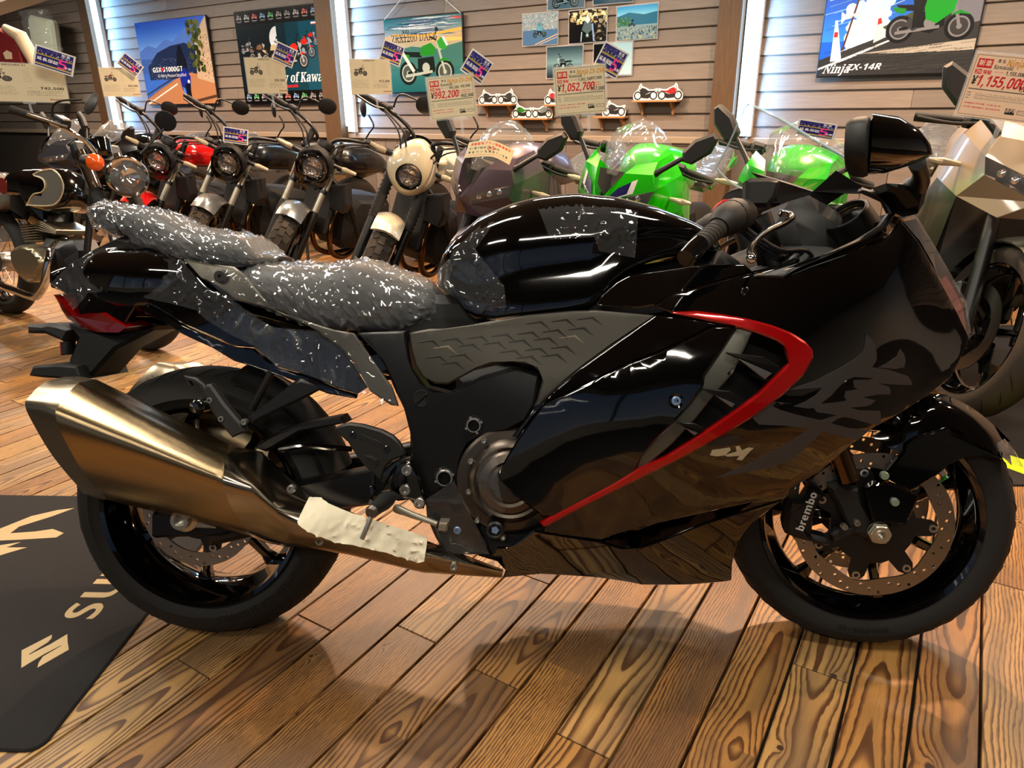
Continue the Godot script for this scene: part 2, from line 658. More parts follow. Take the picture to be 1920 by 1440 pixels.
# ---------------------------------------------------------------- floor, walls, ceiling
func make_room() -> void:
	var rx := Transform3D(room, Vector3.ZERO)
	# floor: boards run towards the siding wall
	var fl := structure("floor", rx)
	part(fl, "subfloor", box(Vector3(22, 0.1, 12), Vector3(-3, -0.075, 0.6)), mat("subfloor", Color(0.08, 0.055, 0.035), 0.9))
	var light := Color(0.74, 0.58, 0.35)
	var dark := Color(0.29, 0.175, 0.095)
	var woods := []
	var recipe := [
		[0.06, 0.030, 0.030, 0.0085, [[0.075, 0.55, 0.013], [0.03, 1.75, 0.009]]],
		[-0.02, 0.055, 0.012, 0.0062, [[0.09, 1.3, 0.007]]],
		[0.05, 0.014, 0.045, 0.0105, [[0.035, 1.55, 0.008]]],
		[0.13, 0.045, 0.010, 0.0055, []],
		[0.065, 0.022, 0.055, 0.0078, [[0.06, 0.85, 0.017]]],
		[-0.06, 0.080, 0.006, 0.0048, [[0.02, 0.4, 0.006]]],
		[0.045, 0.016, 0.022, 0.0125, [[0.085, 1.9, 0.010]]],
		[0.075, 0.036, 0.038, 0.0072, [[0.04, 1.1, 0.012]]],
	]
	for k in recipe.size():
		var r: Array = recipe[k]
		var tx := ImageTexture.create_from_image(wood_image(100 + k * 7, 160, 1600, r[0], r[1], r[2], r[3], light, dark, r[4]))
		for tone in 3:
			var m := StandardMaterial3D.new()
			m.resource_name = "pine_board"
			m.albedo_texture = tx
			m.albedo_color = [Color(1, 1, 1), Color(0.86, 0.80, 0.76), Color(0.94, 0.88, 0.80)][tone]
			m.roughness = 0.42
			m.metallic_specular = 0.45
			m.heightmap_enabled = true
			m.heightmap_texture = tx
			m.heightmap_scale = 0.05
			m.texture_filter = BaseMaterial3D.TEXTURE_FILTER_LINEAR_WITH_MIPMAPS_ANISOTROPIC
			woods.append(m)
	var pitch := 0.118
	var known := {-5: -0.145, -3: -0.165, -1: -0.222, -7: -0.242, 5: 0.775}
	var g := RandomNumberGenerator.new()
	g.seed = 21
	var made := 0
	for col in range(-62, 14):
		var x0 := 0.302 + pitch * col
		var cuts := [-1.75 if absi(col) < 16 else -1.2]
		var s := -1.75 + g.randf_range(0.6, 2.2)
		if known.has(col):
			s = known[col]
		while s < 3.9:
			if s > cuts[0] + 0.3:
				cuts.append(s)
			s += g.randf_range(1.7, 2.7) if col > -25 else g.randf_range(2.4, 4.4)
		cuts.append(4.3)
		for i in cuts.size() - 1:
			var a: float = cuts[i] + 0.0015
			var b: float = cuts[i + 1] - 0.0015
			var m := box(Vector3(pitch - 0.0060, 0.022, b - a), Vector3(x0 + pitch / 2, -0.011 + g.randf_range(-0.0004, 0.0), -(a + b) / 2), Basis(), 0.0012)
			var off := Vector2(0.0, g.randf())
			for q in m.v.size():
				m.uv[q] = Vector2((m.v[q].x - x0) / pitch, -m.v[q].z / 2.2) + off
			part(fl, "plank", m, woods[g.randi() % woods.size()], 20.0)
			made += 1
	# siding wall
	var wl := structure("wall_back", rx)
	part(wl, "wall_core", box(Vector3(22, CEILING + 0.1, 0.2), Vector3(-3, CEILING / 2, WALL_Z - 0.1)), mat("wall_core", Color(0.2, 0.17, 0.15), 0.9))
	var paint := []
	for k in 3:
		var m := mat("taupe_paint_%d" % k, [Color(0.45, 0.405, 0.37), Color(0.42, 0.375, 0.34), Color(0.48, 0.43, 0.39)][k], 0.6)
		m.uv1_triplanar = true
		m.uv1_scale = Vector3(0.7, 9, 9)
		m.albedo_texture = noise_map(60 + k, 0.02, Color(0.88, 0.88, 0.88), Color.WHITE)
		paint.append(m)
	var bays := [[-13.9, -8.72, 2.17], [-8.55, -4.81, 2.17], [-4.60, -0.99, 2.003], [-0.82, 5.6, 1.684]]
	var expo := 0.1145
	for bay: Array in bays:
		var y: float = bay[2] - expo * ceili((bay[2] - 0.92) / expo)
		while y < CEILING - 0.02:
			var xs := [bay[0]]
			var x: float = bay[0] + g.randf_range(0.5, 3.4)
			while x < bay[1] - 0.4:
				xs.append(x)
				x += g.randf_range(1.6, 3.6)
			xs.append(bay[1])
			var top := minf(y + expo + 0.012, CEILING)
			for i in xs.size() - 1:
				var m := M.new()
				var rings := []
				for xx: float in [xs[i] + 0.001, xs[i + 1] - 0.001]:
					rings.append([Vector3(xx, y, WALL_Z), Vector3(xx, y, WALL_Z + 0.022), Vector3(xx, y + 0.004, WALL_Z + 0.024), Vector3(xx, top, WALL_Z + 0.006), Vector3(xx, top, WALL_Z)].duplicate())
				rings.reverse()
				loft(rings, true, m)
				part(wl, "siding_board", m, paint[g.randi() % 3], 30.0)
			y += expo
	part(wl, "dado_rail", box(Vector3(19.5, 0.05, 0.04), Vector3(-4.15, 0.898, WALL_Z + 0.02), Basis(), 0.006), mat("rail_paint", Color(0.56, 0.50, 0.43), 0.5))
	for k in 56:
		var x := -4.6 + 0.15 * k
		part(wl, "dado_board", box(Vector3(0.147, 0.87, 0.016), Vector3(x + 0.075, 0.437, WALL_Z + 0.008), Basis(), 0.003), paint[(k * 7) % 3])
	# the other walls and the ceiling
	var plain := mat("plaster", Color(0.62, 0.59, 0.54), 0.8)
	var le := structure("wall_left", rx)
	part(le, "wall_panel", box(Vector3(0.2, CEILING, 11.0), Vector3(-14.0, CEILING / 2, 0.6)), plain)
	var ri := structure("wall_right", rx)
	part(ri, "wall_panel", box(Vector3(0.2, CEILING, 11.0), Vector3(5.7, CEILING / 2, 0.6)), plain)
	var fr := structure("wall_front", rx)
	part(fr, "wall_sill", box(Vector3(20, 0.5, 0.2), Vector3(-4.1, 0.25, 5.6)), plain)
	part(fr, "wall_head", box(Vector3(20, 0.35, 0.2), Vector3(-4.1, CEILING - 0.175, 5.6)), plain)
	part(fr, "wall_pier", box(Vector3(7.0, CEILING, 0.2), Vector3(-10.6, CEILING / 2, 5.6)), plain)
	part(fr, "wall_pier", box(Vector3(1.2, CEILING, 0.2), Vector3(5.1, CEILING / 2, 5.6)), plain)
	var frame := mat("window_frame", Color(0.2, 0.2, 0.21), 0.4, 0.6)
	for k in 5:
		var wn := structure("window_%d" % (k + 1), rx)
		var x := -7.1 + 2.32 * k
		part(wn, "window_pane", box(Vector3(2.26, 1.9, 0.01), Vector3(x + 1.16, 1.45, 5.6)), glass("window_glass", Color(0.95, 0.97, 1.0, 0.04), 0.0))
		part(wn, "window_frame", box(Vector3(0.06, 1.9, 0.1), Vector3(x + 0.01, 1.45, 5.6)), frame)
	var ce := structure("ceiling", rx)
	part(ce, "ceiling_panel", box(Vector3(20, 0.12, 11), Vector3(-4.1, CEILING + 0.06, 0.6)), mat("ceiling_paint", Color(0.50, 0.46, 0.42), 0.8))
	var beam := structure("trim_4")
	part(beam, "roof_beam", tube([Vector3(BEAM[0], BEAM[1], BEAM[2]), Vector3(BEAM[3], BEAM[4], BEAM[5])], 0.09, 4), mat("beam_paint", Color(0.50, 0.45, 0.38), 0.6), 20.0)
	# posts on the siding wall, each with a tube light in a channel at its right side
	var brown := mat("post_brown", Color(0.36, 0.26, 0.16), 0.55)
	brown.uv1_triplanar = true
	brown.uv1_scale = Vector3(8, 0.6, 8)
	brown.albedo_texture = noise_map(71, 0.03, Color(0.8, 0.8, 0.8), Color.WHITE)
	var n := 1
	for p: Array in [[-8.72, 0.17], [-4.81, 0.21], [-0.99, 0.16]]:
		var po := structure("trim_%d" % n, rx)
		n += 1
		part(po, "post", box(Vector3(p[1], CEILING, 0.13), Vector3(p[0] + p[1] / 2, CEILING / 2, WALL_Z + 0.065), Basis(), 0.004), brown)
		var lx: float = p[0] + p[1] + 0.035
		var la := thing("wall_tube_light", ["vertical white tube light beside the leftmost brown post", "vertical white tube light beside the middle brown post", "vertical white tube light beside the right brown post"][n - 2], "tube light", "tube lights beside the posts", Transform3D(room, at_room(lx, 0.93, WALL_Z + 0.03)))
		part(la, "channel", box(Vector3(0.075, 1.8, 0.02), Vector3(0.01, 0.9, 0.01), Basis(), 0.003), mat("lamp_white", Color(0.85, 0.85, 0.85), 0.5))
		part(la, "channel_rim", box(Vector3(0.03, 1.8, 0.05), Vector3(0.075, 0.9, 0.02), Basis(), 0.003), mat("lamp_white", Color(0.85, 0.85, 0.85), 0.5))
		part(la, "tube_lamp", tube([Vector3(0.0, 0.06, 0.045), Vector3(0.0, 1.74, 0.045)], 0.016, 12), glow("cool_glow", Color(0.72, 0.88, 1.0), 9.0))
		area(la, "light", Transform3D(Basis(Vector3.UP, PI * -0.25), Vector3(0.06, 0.9, 0.075)), Vector2(0.04, 1.7), Color(0.55, 0.78, 1.0), 3.4)

# ---------------------------------------------------------------- floor mats
func flat_print(parent: Node, called: String, pts: Array, y: float, m: Material, o: Vector3) -> void:
	var p := []
	for q: Vector3 in pts:
		p.append(Vector2(q.x - o.x, -(q.z - o.z)))
	part(parent, called, prism(p, y, y + 0.0012), m, 38.0, Transform3D(Basis(Vector3.RIGHT, -PI / 2), Vector3.ZERO))

func mat_body(w: float, d: float, h: float) -> M:
	var r := 0.03
	var p := []
	for c: Array in [[w / 2 - r, d / 2 - r, 0.0], [-w / 2 + r, d / 2 - r, 90.0], [-w / 2 + r, -d / 2 + r, 180.0], [w / 2 - r, -d / 2 + r, 270.0]]:
		for k in 5:
			var a := deg_to_rad(c[2] + 22.5 * k)
			p.append(Vector2(c[0] + cos(a) * r, c[1] + sin(a) * r))
	var m := prism(p, 0.0, h, 0.003)
	var out := M.new()
	return out.merge(m, Transform3D(Basis(Vector3.RIGHT, -PI / 2), Vector3.ZERO))

func make_mats() -> void:
	var cloth := mat("mat_pile", Color(0.085, 0.075, 0.08), 0.95)
	cloth.uv1_triplanar = true
	cloth.uv1_world_triplanar = true
	cloth.uv1_scale = Vector3(3, 3, 3)
	cloth.albedo_texture = noise_map(90, 0.05, Color(0.72, 0.70, 0.72), Color(1, 1, 1), 512, 5)
	cloth.rim_enabled = true
	cloth.rim = 0.35
	var cream := mat("mat_print", Color(0.70, 0.62, 0.47), 0.9)
	var at := Vector3(-2.15, 0, -0.105)
	var o := thing("floor_mat", "dark carpet mat with cream lettering under the tail of the near motorcycle", "mat", "", Transform3D(Basis(), at))
	part(o, "mat_base", mat_body(2.42, 0.945, 0.007), cloth)
	for k in ["mark_a", "swoosh_a", "swoosh_b"]:
		flat_print(o, "mat_emblem", t3("fl_" + k), 0.0065, cream, at)
	var tb := Basis(Vector3(0, 0, -1), Vector3(-1, 0, 0), Vector3(0, 1, 0))
	letters(o, "mat_lettering", "SUZUKI", 0.088, cream, Transform3D(tb, Vector3(-1.098, 0.0072, -0.235) - at), false, true, 0.0, 1.12)
	var at2 := Vector3(2.05, 0, -1.62)
	var o2 := thing("floor_mat", "dark carpet mat with a neon yellow mark under the champagne motorcycle", "mat", "", Transform3D(Basis(Vector3.UP, deg_to_rad(2.0)), at2))
	part(o2, "mat_base", mat_body(1.5, 1.75, 0.007), cloth)
	var neon := mat("neon_print", Color(0.72, 0.85, 0.02), 0.8)
	part(o2, "mat_emblem", prism([Vector2(-0.62, 0.62), Vector2(-0.52, 0.60), Vector2(-0.38, 0.80), Vector2(-0.44, 0.82)], 0.0065, 0.008), neon, 38.0, Transform3D(Basis(Vector3.RIGHT, PI / 2) * Basis(Vector3.UP, PI), Vector3.ZERO))
	part(o2, "mat_emblem", prism([Vector2(-0.60, -0.62), Vector2(-0.50, -0.60), Vector2(-0.34, -0.80), Vector2(-0.46, -0.84)], 0.0065, 0.008), neon, 38.0, Transform3D(Basis(Vector3.RIGHT, -PI / 2), Vector3.ZERO))

# ---------------------------------------------------------------- the near motorcycle
func t3(k: String) -> Array:
	return v3(T[k])

func t2(k: String) -> Array:
	return xy(t3(k))

func line_at(p: Array, x: float) -> float:
	# height of a measured line at x; the line runs towards +x
	for i in p.size() - 1:
		if x <= p[i + 1].x or i == p.size() - 2:
			return lerpf(p[i].y, p[i + 1].y, clampf((x - p[i].x) / maxf(1e-5, p[i + 1].x - p[i].x), 0.0, 1.0))
	return p[-1].y

func plate(outline: Array, holes: Array, z0: float, z1: float, inner: Array = []) -> M:
	# a flat plate with real holes; holes: [Vector2 centre, radius]; inner: an outline cut out of the middle
	var m := M.new()
	var pts := PackedVector2Array()
	var rings := [ccw(outline)]
	if inner.size():
		rings.append(ccw(inner))
	for h: Array in holes:
		var c := []
		for k in 10:
			c.append(h[0] + Vector2.from_angle(TAU * k / 10) * h[1])
		rings.append(c)
	var start := []
	for r: Array in rings:
		start.append(pts.size())
		for q: Vector2 in r:
			pts.append(q)
	var tr := Geometry2D.triangulate_delaunay(pts)
	var op := PackedVector2Array(rings[0])
	var ip := PackedVector2Array(rings[1]) if inner.size() else PackedVector2Array()
	for q in pts:
		m.add(Vector3(q.x, q.y, z1))
	for q in pts:
		m.add(Vector3(q.x, q.y, z0))
	var n := pts.size()
	for i in range(0, tr.size(), 3):
		var a := tr[i]
		var b := tr[i + 1]
		var c := tr[i + 2]
		var mid := (pts[a] + pts[b] + pts[c]) / 3.0
		if not Geometry2D.is_point_in_polygon(mid, op) or (inner.size() and Geometry2D.is_point_in_polygon(mid, ip)):
			continue
		var skip := false
		for h: Array in holes:
			if mid.distance_to(h[0]) < h[1] * 0.9:
				skip = true
		if skip:
			continue
		if (pts[b] - pts[a]).cross(pts[c] - pts[a]) < 0.0:
			var s := b
			b = c
			c = s
		m.tri(a, b, c)
		m.tri(a + n, c + n, b + n)
	for k in rings.size():
		var size: int = rings[k].size()
		for i in size:
			var p: int = start[k] + i
			var q: int = start[k] + (i + 1) % size
			if k == 0:
				m.quad(p + n, q + n, q, p)
			else:
				m.quad(q + n, p + n, p, q)
	return m

func circle(c: Vector2, r: float, seg := 48) -> Array:
	var out := []
	for k in seg:
		out.append(c + Vector2.from_angle(TAU * k / seg) * r)
	return out

func tyre_shape(c: Vector3, R: float, w: float, rim: float) -> M:
	var prof := []
	# from the far bead over the crown to the near bead
	prof.append(Vector2(rim - 0.004, -w * 0.40))
	prof.append(Vector2(rim + 0.010, -w * 0.445))
	for k in 19:
		var u := -1.0 + 2.0 * k / 18.0
		var z := u * w / 2.0 * 0.99
		prof.append(Vector2(R - (1.0 - sqrt(maxf(0.0, 1.0 - (u * 0.98) ** 2))) * w * 0.42, z))
	prof.append(Vector2(rim + 0.010, w * 0.445))
	prof.append(Vector2(rim - 0.004, w * 0.40))
	return lathe(prof, c, Vector3.BACK, 96)

func rim_shape(c: Vector3, r: float, half: float) -> M:
	var prof := [Vector2(r - 0.016, -half + 0.006), Vector2(r - 0.003, -half), Vector2(r, -half + 0.004), Vector2(r - 0.006, -half + 0.012)]
	var inner := [Vector2(r - 0.012, half - 0.014), Vector2(r - 0.003, half - 0.011), Vector2(r, half - 0.004), Vector2(r - 0.003, half), Vector2(r - 0.012, half - 0.004), Vector2(r - 0.017, half - 0.02), Vector2(r - 0.034, half * 0.35), Vector2(r - 0.040, 0.0), Vector2(r - 0.034, -half * 0.35), Vector2(r - 0.017, -half + 0.02), Vector2(r - 0.016, -half + 0.006)]
	var m := lathe(prof, c, Vector3.BACK, 96)
	lathe(inner, c, Vector3.BACK, 96, false, m)
	return m

func spoke_shape(c: Vector3, ang: float, r0: float, r1: float, w0: float, w1: float, d0: float, d1: float, z := 0.0) -> M:
	var u := Vector3(cos(ang), sin(ang), 0)
	var s := Vector3(-sin(ang), cos(ang), 0)
	var rings := []
	for q: Array in [[r0, w0, d0], [lerpf(r0, r1, 0.4), lerpf(w0, w1, 0.7), lerpf(d0, d1, 0.5)], [lerpf(r0, r1, 0.82), w1, d1], [r1, w1 * 1.9, d1 * 1.15]]:
		var o: Vector3 = c + u * q[0] + Vector3(0, 0, z)
		var a: float = q[1]
		var d: float = q[2]
		rings.append([o + s * a + Vector3(0, 0, d * 0.6), o + s * a * 0.55 + Vector3(0, 0, d), o - s * a * 0.55 + Vector3(0, 0, d), o - s * a + Vector3(0, 0, d * 0.6), o - s * a - Vector3(0, 0, d * 0.6), o - s * a * 0.55 - Vector3(0, 0, d), o + s * a * 0.55 - Vector3(0, 0, d), o + s * a - Vector3(0, 0, d * 0.6)])
	for r: Array in rings:
		r.reverse()
	return loft(rings, true)

func bolt(at: Vector3, r: float, h: float, axis := Vector3.BACK, socket := true) -> M:
	var m := lathe([Vector2(r * 1.0, -0.004), Vector2(r, h * 0.7), Vector2(r * 0.85, h), Vector2(r * 0.5, h)], at, axis, 20)
	if socket:
		lathe([Vector2(r * 0.5, h), Vector2(r * 0.46, h * 0.2), Vector2(0.0005, h * 0.2)], at, axis, 6, false, m)
	else:
		lathe([Vector2(r * 0.5, h), Vector2(0.0005, h)], at, axis, 20, false, m)
	return m

func lofted(top: Array, low: Array, half: Callable, x0: float, x1: float, n: int, shape: Array, ends := 0.35, dx := 0.0) -> Array:
	# rings across a long body: top and low are measured lines, half(x) its half width; shape: [share of half width, share of height] from near bottom over the top
	var rings := []
	for i in n + 1:
		var t := float(i) / n
		var x := lerpf(x0, x1, t)
		var yt := line_at(top, x)
		var yb := line_at(low, x + dx)
		if yt < yb + 0.01:
			yt = yb + 0.01
		var w: float = half.call(x)
		var e := 1.0
		if i == 0 or i == n:
			e = ends
		elif i == 1 or i == n - 1:
			e = lerpf(ends, 1.0, 0.75)
		var mid := (yt + yb) / 2
		var ring := []
		for s: Array in shape:
			ring.append(Vector3(x, mid + (yb + (yt - yb) * s[1] - mid) * e, w * s[0] * e))
		for k in range(shape.size() - 1, -1, -1):
			if shape[k][0] > 0.001:
				ring.append(Vector3(x, mid + (yb + (yt - yb) * shape[k][1] - mid) * e, -w * shape[k][0] * e))
		rings.append(curve(ring, 3, true))
	for r: Array in rings:
		r.reverse()
	return rings

func crumple(rings: Array, off: float, amp: float, freq: float, seed_: int) -> M:
	# plastic film drawn over a body: follows its rings at a small distance, with sharp folds
	var n := noise(seed_, freq, 3)
	n.fractal_type = FastNoiseLite.FRACTAL_RIDGED
	var n2 := noise(seed_ + 5, freq * 3.1, 2)
	var fine := []
	for i in rings.size() - 1:
		for k in 4:
			var r := []
			for j in rings[i].size():
				r.append(rings[i][j].lerp(rings[i + 1][j], k / 4.0))
			fine.append(curve(r, 2, true))
	fine.append(curve(rings[-1], 2, true))
	for r: Array in fine:
		var c := Vector3.ZERO
		for p: Vector3 in r:
			c += p
		c /= r.size()
		for j in r.size():
			var p: Vector3 = r[j]
			var d := p - c
			d.x *= 0.3
			d = d.normalized()
			var f := maxf(0.0, n.get_noise_3d(p.x * 1.3, p.y, p.z * 0.8))
			r[j] = p + d * (off + amp * pow(f, 3.0) + amp * 0.25 * n2.get_noise_3d(p.x, p.y, p.z))
	return loft(fine, true)

func folded(surf: Callable, off: float, amp: float, freq: float, seed_: int, along := Vector2(1, 1)) -> Callable:
	var n := noise(seed_, freq, 3)
	n.fractal_type = FastNoiseLite.FRACTAL_RIDGED
	var n2 := noise(seed_ + 3, freq * 2.3, 2)
	return func(x: float, y: float) -> float:
		var f := maxf(0.0, n.get_noise_2d(x * along.x, y * along.y))
		return surf.call(x, y) + off + amp * pow(f, 3.0) + amp * 0.14 * n2.get_noise_2d(x, y)

func thin_film() -> StandardMaterial3D:
	var m := glass("tight_film", Color(0.93, 0.95, 0.97, 0.025), 0.04)
	m.metallic_specular = 0.6
	return m

func film() -> StandardMaterial3D:
	var m := glass("clear_film", Color(0.93, 0.95, 0.97, 0.07), 0.06)
	m.metallic_specular = 0.62
	return m

func both(o: Node, called: String, outline: Array, surf: Callable, mt: Material, step := 0.02, thick := 0.008, bevel := 0.003) -> void:
	part(o, called, panel(outline, surf, step, thick, bevel), mt)
	part(o, called, panel(outline, surf, step * 1.6, thick, bevel, -1.0), mt)

func lift(surf: Callable, by: float) -> Callable:
	return func(x: float, y: float) -> float: return surf.call(x, y) + by

func make_hyperbike() -> void:
	var o := thing("sport_motorcycle", "large black sport motorcycle with red V-shaped trim, nearest to the viewer", "motorcycle", "", Transform3D(Basis(Vector3.RIGHT, LEAN), Vector3.ZERO))
	var black: Material = mats.gloss_black
	var satin: Material = mats.satin_black
	var matte: Material = mats.matte_black
	var steel: Material = mats.steel
	var fair := tps(t3("surf_fair"))
	var belly := tps(t3("surf_belly"))
	var side := tps(t3("surf_frame"))
	var tail := tps(t3("surf_tail"))
	hyper_wheels(o)
	hyper_fairing(o, fair, belly)
	hyper_frame(o, side)
	hyper_seat_tank(o)
	hyper_tail(o, tail)
	hyper_exhaust(o)
	hyper_cockpit(o)

func steer_frame() -> Transform3D:
	var ax := Vector3(-sin(deg_to_rad(23.0)), cos(deg_to_rad(23.0)), 0)
	var b := Basis(ax, STEER)
	var a := Vector3(0.83, 0, 0)
	return Transform3D(b, a - b * a)

func hyper_wheels(o: Node3D) -> void:
	var black: Material = mats.gloss_black
	var ft := steer_frame()
	var rub: Material = mats.rubber
	var iron := mat("disc_steel", Color(0.62, 0.60, 0.57), 0.34, 1.0)
	for w in 2:
		var c := Vector3(-0.74, 0.311, 0) if w == 0 else Vector3(0.74, 0.30, 0)
		var x := Transform3D() if w == 0 else ft
		var half := 0.087 if w == 0 else 0.053
		var rim := part(o, ["rear_rim", "front_rim"][w], rim_shape(c, 0.2305, half), black, 40.0, x)
		part(rim, "tyre", tyre_shape(c, 0.313 if w == 0 else 0.30, 0.19 if w == 0 else 0.122, 0.2305), rub, 50.0)
		var a0 := deg_to_rad(-100.0 if w == 0 else -77.5)
		for k in 7:
			part(rim, "spoke", spoke_shape(c, a0 + TAU * k / 7, 0.045, 0.198, 0.017, 0.0095, 0.030 if w == 0 else 0.026, 0.014, 0.0), black, 30.0)
		part(rim, "hub", lathe([Vector2(0.001, -0.07), Vector2(0.04, -0.07), Vector2(0.055, -0.04), Vector2(0.055, 0.04), Vector2(0.04, 0.07), Vector2(0.001, 0.07)], c, Vector3.BACK, 32), black)
		# tread grooves: short slanted cuts in the crown
		var gm := M.new()
		var R := 0.313 if w == 0 else 0.30
		var wd := 0.19 if w == 0 else 0.122
		for k in 36:
			for s: float in [-1.0, 1.0]:
				var strip := []
				for j in 7:
					var u := s * lerpf(0.12 if k % 2 else 0.3, 0.62 if k % 2 else 0.78, j / 6.0)
					var a := TAU * (k + (0.5 if s > 0.0 else 0.0)) / 36.0 + j * 0.022
					var r := R - (1.0 - sqrt(1.0 - (u * 0.98) ** 2)) * wd * 0.42 + 0.0004
					strip.append(c + Vector3(cos(a) * r, sin(a) * r, u * wd / 2.0 * 0.99))
				tube(strip, [0.0004, 0.0012, 0.0014, 0.0014, 0.0012, 0.001, 0.0004], 5, true, gm)
		part(rim, "tread_groove", gm, mats.hole_black)
		# moulding hairs
		var hm := M.new()
		var hg := RandomNumberGenerator.new()
		hg.seed = 5 + w
		for k in 130:
			var a := hg.randf() * TAU
			var u := hg.randf_range(-0.7, 0.7)
			var r := R - (1.0 - sqrt(1.0 - u * u)) * wd * 0.42
			var p := c + Vector3(cos(a) * r, sin(a) * r, u * wd / 2.0)
			var d := Vector3(cos(a), sin(a), u * 0.5).normalized()
			tube([p, p + d * hg.randf_range(0.004, 0.010)], [0.0005, 0.0003], 4, true, hm)
		part(rim, "rubber_hair", hm, rub).set_meta("kind", "stuff")
		# raised lettering on the near sidewall
		var word := "BRIDGESTONE" if w == 1 else "190/50ZR17 M/C  BRIDGESTONE"
		var mid := deg_to_rad(-88.0) if w == 1 else deg_to_rad(-52.0)
		for k in word.length():
			if word[k] == " ":
				continue
			var a := mid + (k - word.length() / 2.0) * 0.0385
			var r := 0.252
			var b := Basis(Vector3.BACK, a + PI / 2)
			var tilt := Basis(Vector3.RIGHT, -0.08)
			put(rim, "sidewall_letter", text_mesh(word[k], 0.0105, 0.0012), mat("rubber_mark", Color(0.035, 0.035, 0.034), 0.6), Transform3D(b * tilt, c + Vector3(cos(a) * r, sin(a) * r, (0.0943 if w == 0 else 0.0604))))
		# brake discs
		var sides := [1.0] if w == 0 else [1.0, -1.0]
		var ro := 0.130 if w == 0 else 0.160
		var ri := 0.100 if w == 0 else 0.126
		for sd: float in sides:
			var z: float = (0.083 if w == 0 else 0.071) * sd
			var holes := []
			var n := 14 if w == 0 else 15
			for k in n:
				for j in 3:
					holes.append([Vector2(c.x, c.y) + Vector2.from_angle(TAU * (k + j * 0.30) / n) * lerpf(ri + 0.007, ro - 0.006, [0.15, 0.55, 0.95][j]), 0.0036])
			var inner := []
			for k in 70:
				var a := TAU * k / 70
				inner.append(Vector2(c.x, c.y) + Vector2.from_angle(a) * (ri + (0.0035 * cos(a * 7.0) if w == 1 else 0.0)))
			part(rim, "brake_disc", plate(circle(Vector2(c.x, c.y), ro, 90), holes, z - 0.0025, z + 0.0025, inner), iron, 30.0)
			# carrier: a star between hub and disc
			var star := []
			var arms := 7 if w == 1 else 5
			for k in 84:
				var a := TAU * k / 84
				var q := fposmod(a * arms / TAU, 1.0)
				var tip := smoothstep(0.26, 0.12, minf(q, 1.0 - q))
				star.append(Vector2(c.x, c.y) + Vector2.from_angle(a) * lerpf(ri * 0.68, ri + 0.001, tip))
			part(rim, "disc_carrier", plate(star, [], z - 0.004, z + 0.002, circle(Vector2(c.x, c.y), 0.035, 24)), mats.satin_black, 30.0)
			for k in arms:
				var a := TAU * k / arms
				part(rim, "disc_bobbin", lathe([Vector2(0.0085, z - 0.004), Vector2(0.0085, z + 0.005), Vector2(0.0045, z + 0.005), Vector2(0.0042, z - 0.002), Vector2(0.0005, z - 0.002)], c + Vector3(cos(a), sin(a), 0) * (ri - 0.008), Vector3.BACK, 16), steel_light())
	# swingarm, axle, front fork, caliper, mudguard
	for sd: float in [1.0, -1.0]:
		var top := t3("swing_top")
		var low := t3("swing_bottom")
		var rings := []
		for i in top.size():
			var zc := lerpf(0.10, 0.125, float(i) / (top.size() - 1)) * sd
			var a: Vector3 = top[i]
			var b: Vector3 = low[i]
			var hw := 0.026
			rings.append([Vector3(a.x, a.y, zc + hw * 0.6), Vector3(a.x, a.y - 0.008, zc + hw), Vector3(b.x, b.y + 0.008, zc + hw), Vector3(b.x, b.y, zc + hw * 0.6), Vector3(b.x, b.y, zc - hw * 0.6), Vector3(b.x, b.y + 0.008, zc - hw), Vector3(a.x, a.y - 0.008, zc - hw), Vector3(a.x, a.y, zc - hw * 0.6)])
		for r: Array in rings:
			r.reverse()
		part(o, "swingarm", loft(rings, true), satin_blue())
	part(o, "swingarm_brace", prism(t2("brace"), 0.085, 0.135, 0.006), mats.satin_black)
	part(o, "axle", tube([Vector3(-0.74, 0.311, -0.15), Vector3(-0.74, 0.311, 0.158)], 0.014, 20), steel_light())
	part(o, "axle_nut", lathe([Vector2(0.03, 0.138), Vector2(0.03, 0.15), Vector2(0.02, 0.155), Vector2(0.019, 0.172), Vector2(0.012, 0.172), Vector2(0.011, 0.15), Vector2(0.001, 0.15)], Vector3(-0.74, 0.311, 0), Vector3.BACK, 28), steel_light())
	part(o, "chain_adjuster", box(Vector3(0.09, 0.05, 0.012), Vector3(-0.715, 0.311, 0.142), Basis(), 0.005), steel_light())
	part(o, "rear_caliper", box(Vector3(0.12, 0.05, 0.05), Vector3(-0.66, 0.275, 0.105), Basis(Vector3.BACK, 0.25), 0.012), mats.satin_black)
	part(o, "rear_hugger", hugger_shape(), mats.matte_black)
	for sd: float in [1.0, -1.0]:
		var lower := prism(t2("fork_lower"), 0.082, 0.108, 0.006)
		var ax := (Vector3(0.631, 0.52, 0) - Vector3(0.678, 0.4, 0)).normalized()
		var base := Vector3(0.690, 0.37, 0.105)
		var leg := tube([base + ax * 0.04, base + ax * 0.36], 0.0215, 24)
		var up := tube([base + ax * 0.30, base + ax * 0.62], 0.028, 24)
		if sd < 0.0:
			flip_z(lower); flip_z(leg); flip_z(up)
		part(o, "fork_bottom", lower, mats.matte_black, 38.0, ft)
		part(o, "fork_tube", leg, mat("fork_bronze", Color(0.40, 0.31, 0.22), 0.16, 1.0), 38.0, ft)
		part(o, "fork_upper", up, mats.satin_black, 38.0, ft)
		var cal := prism(t2("caliper"), 0.080, 0.122, 0.010)
		if sd < 0.0:
			flip_z(cal)
		var cp := part(o, "brake_caliper", cal, mats.satin_black, 38.0, ft)
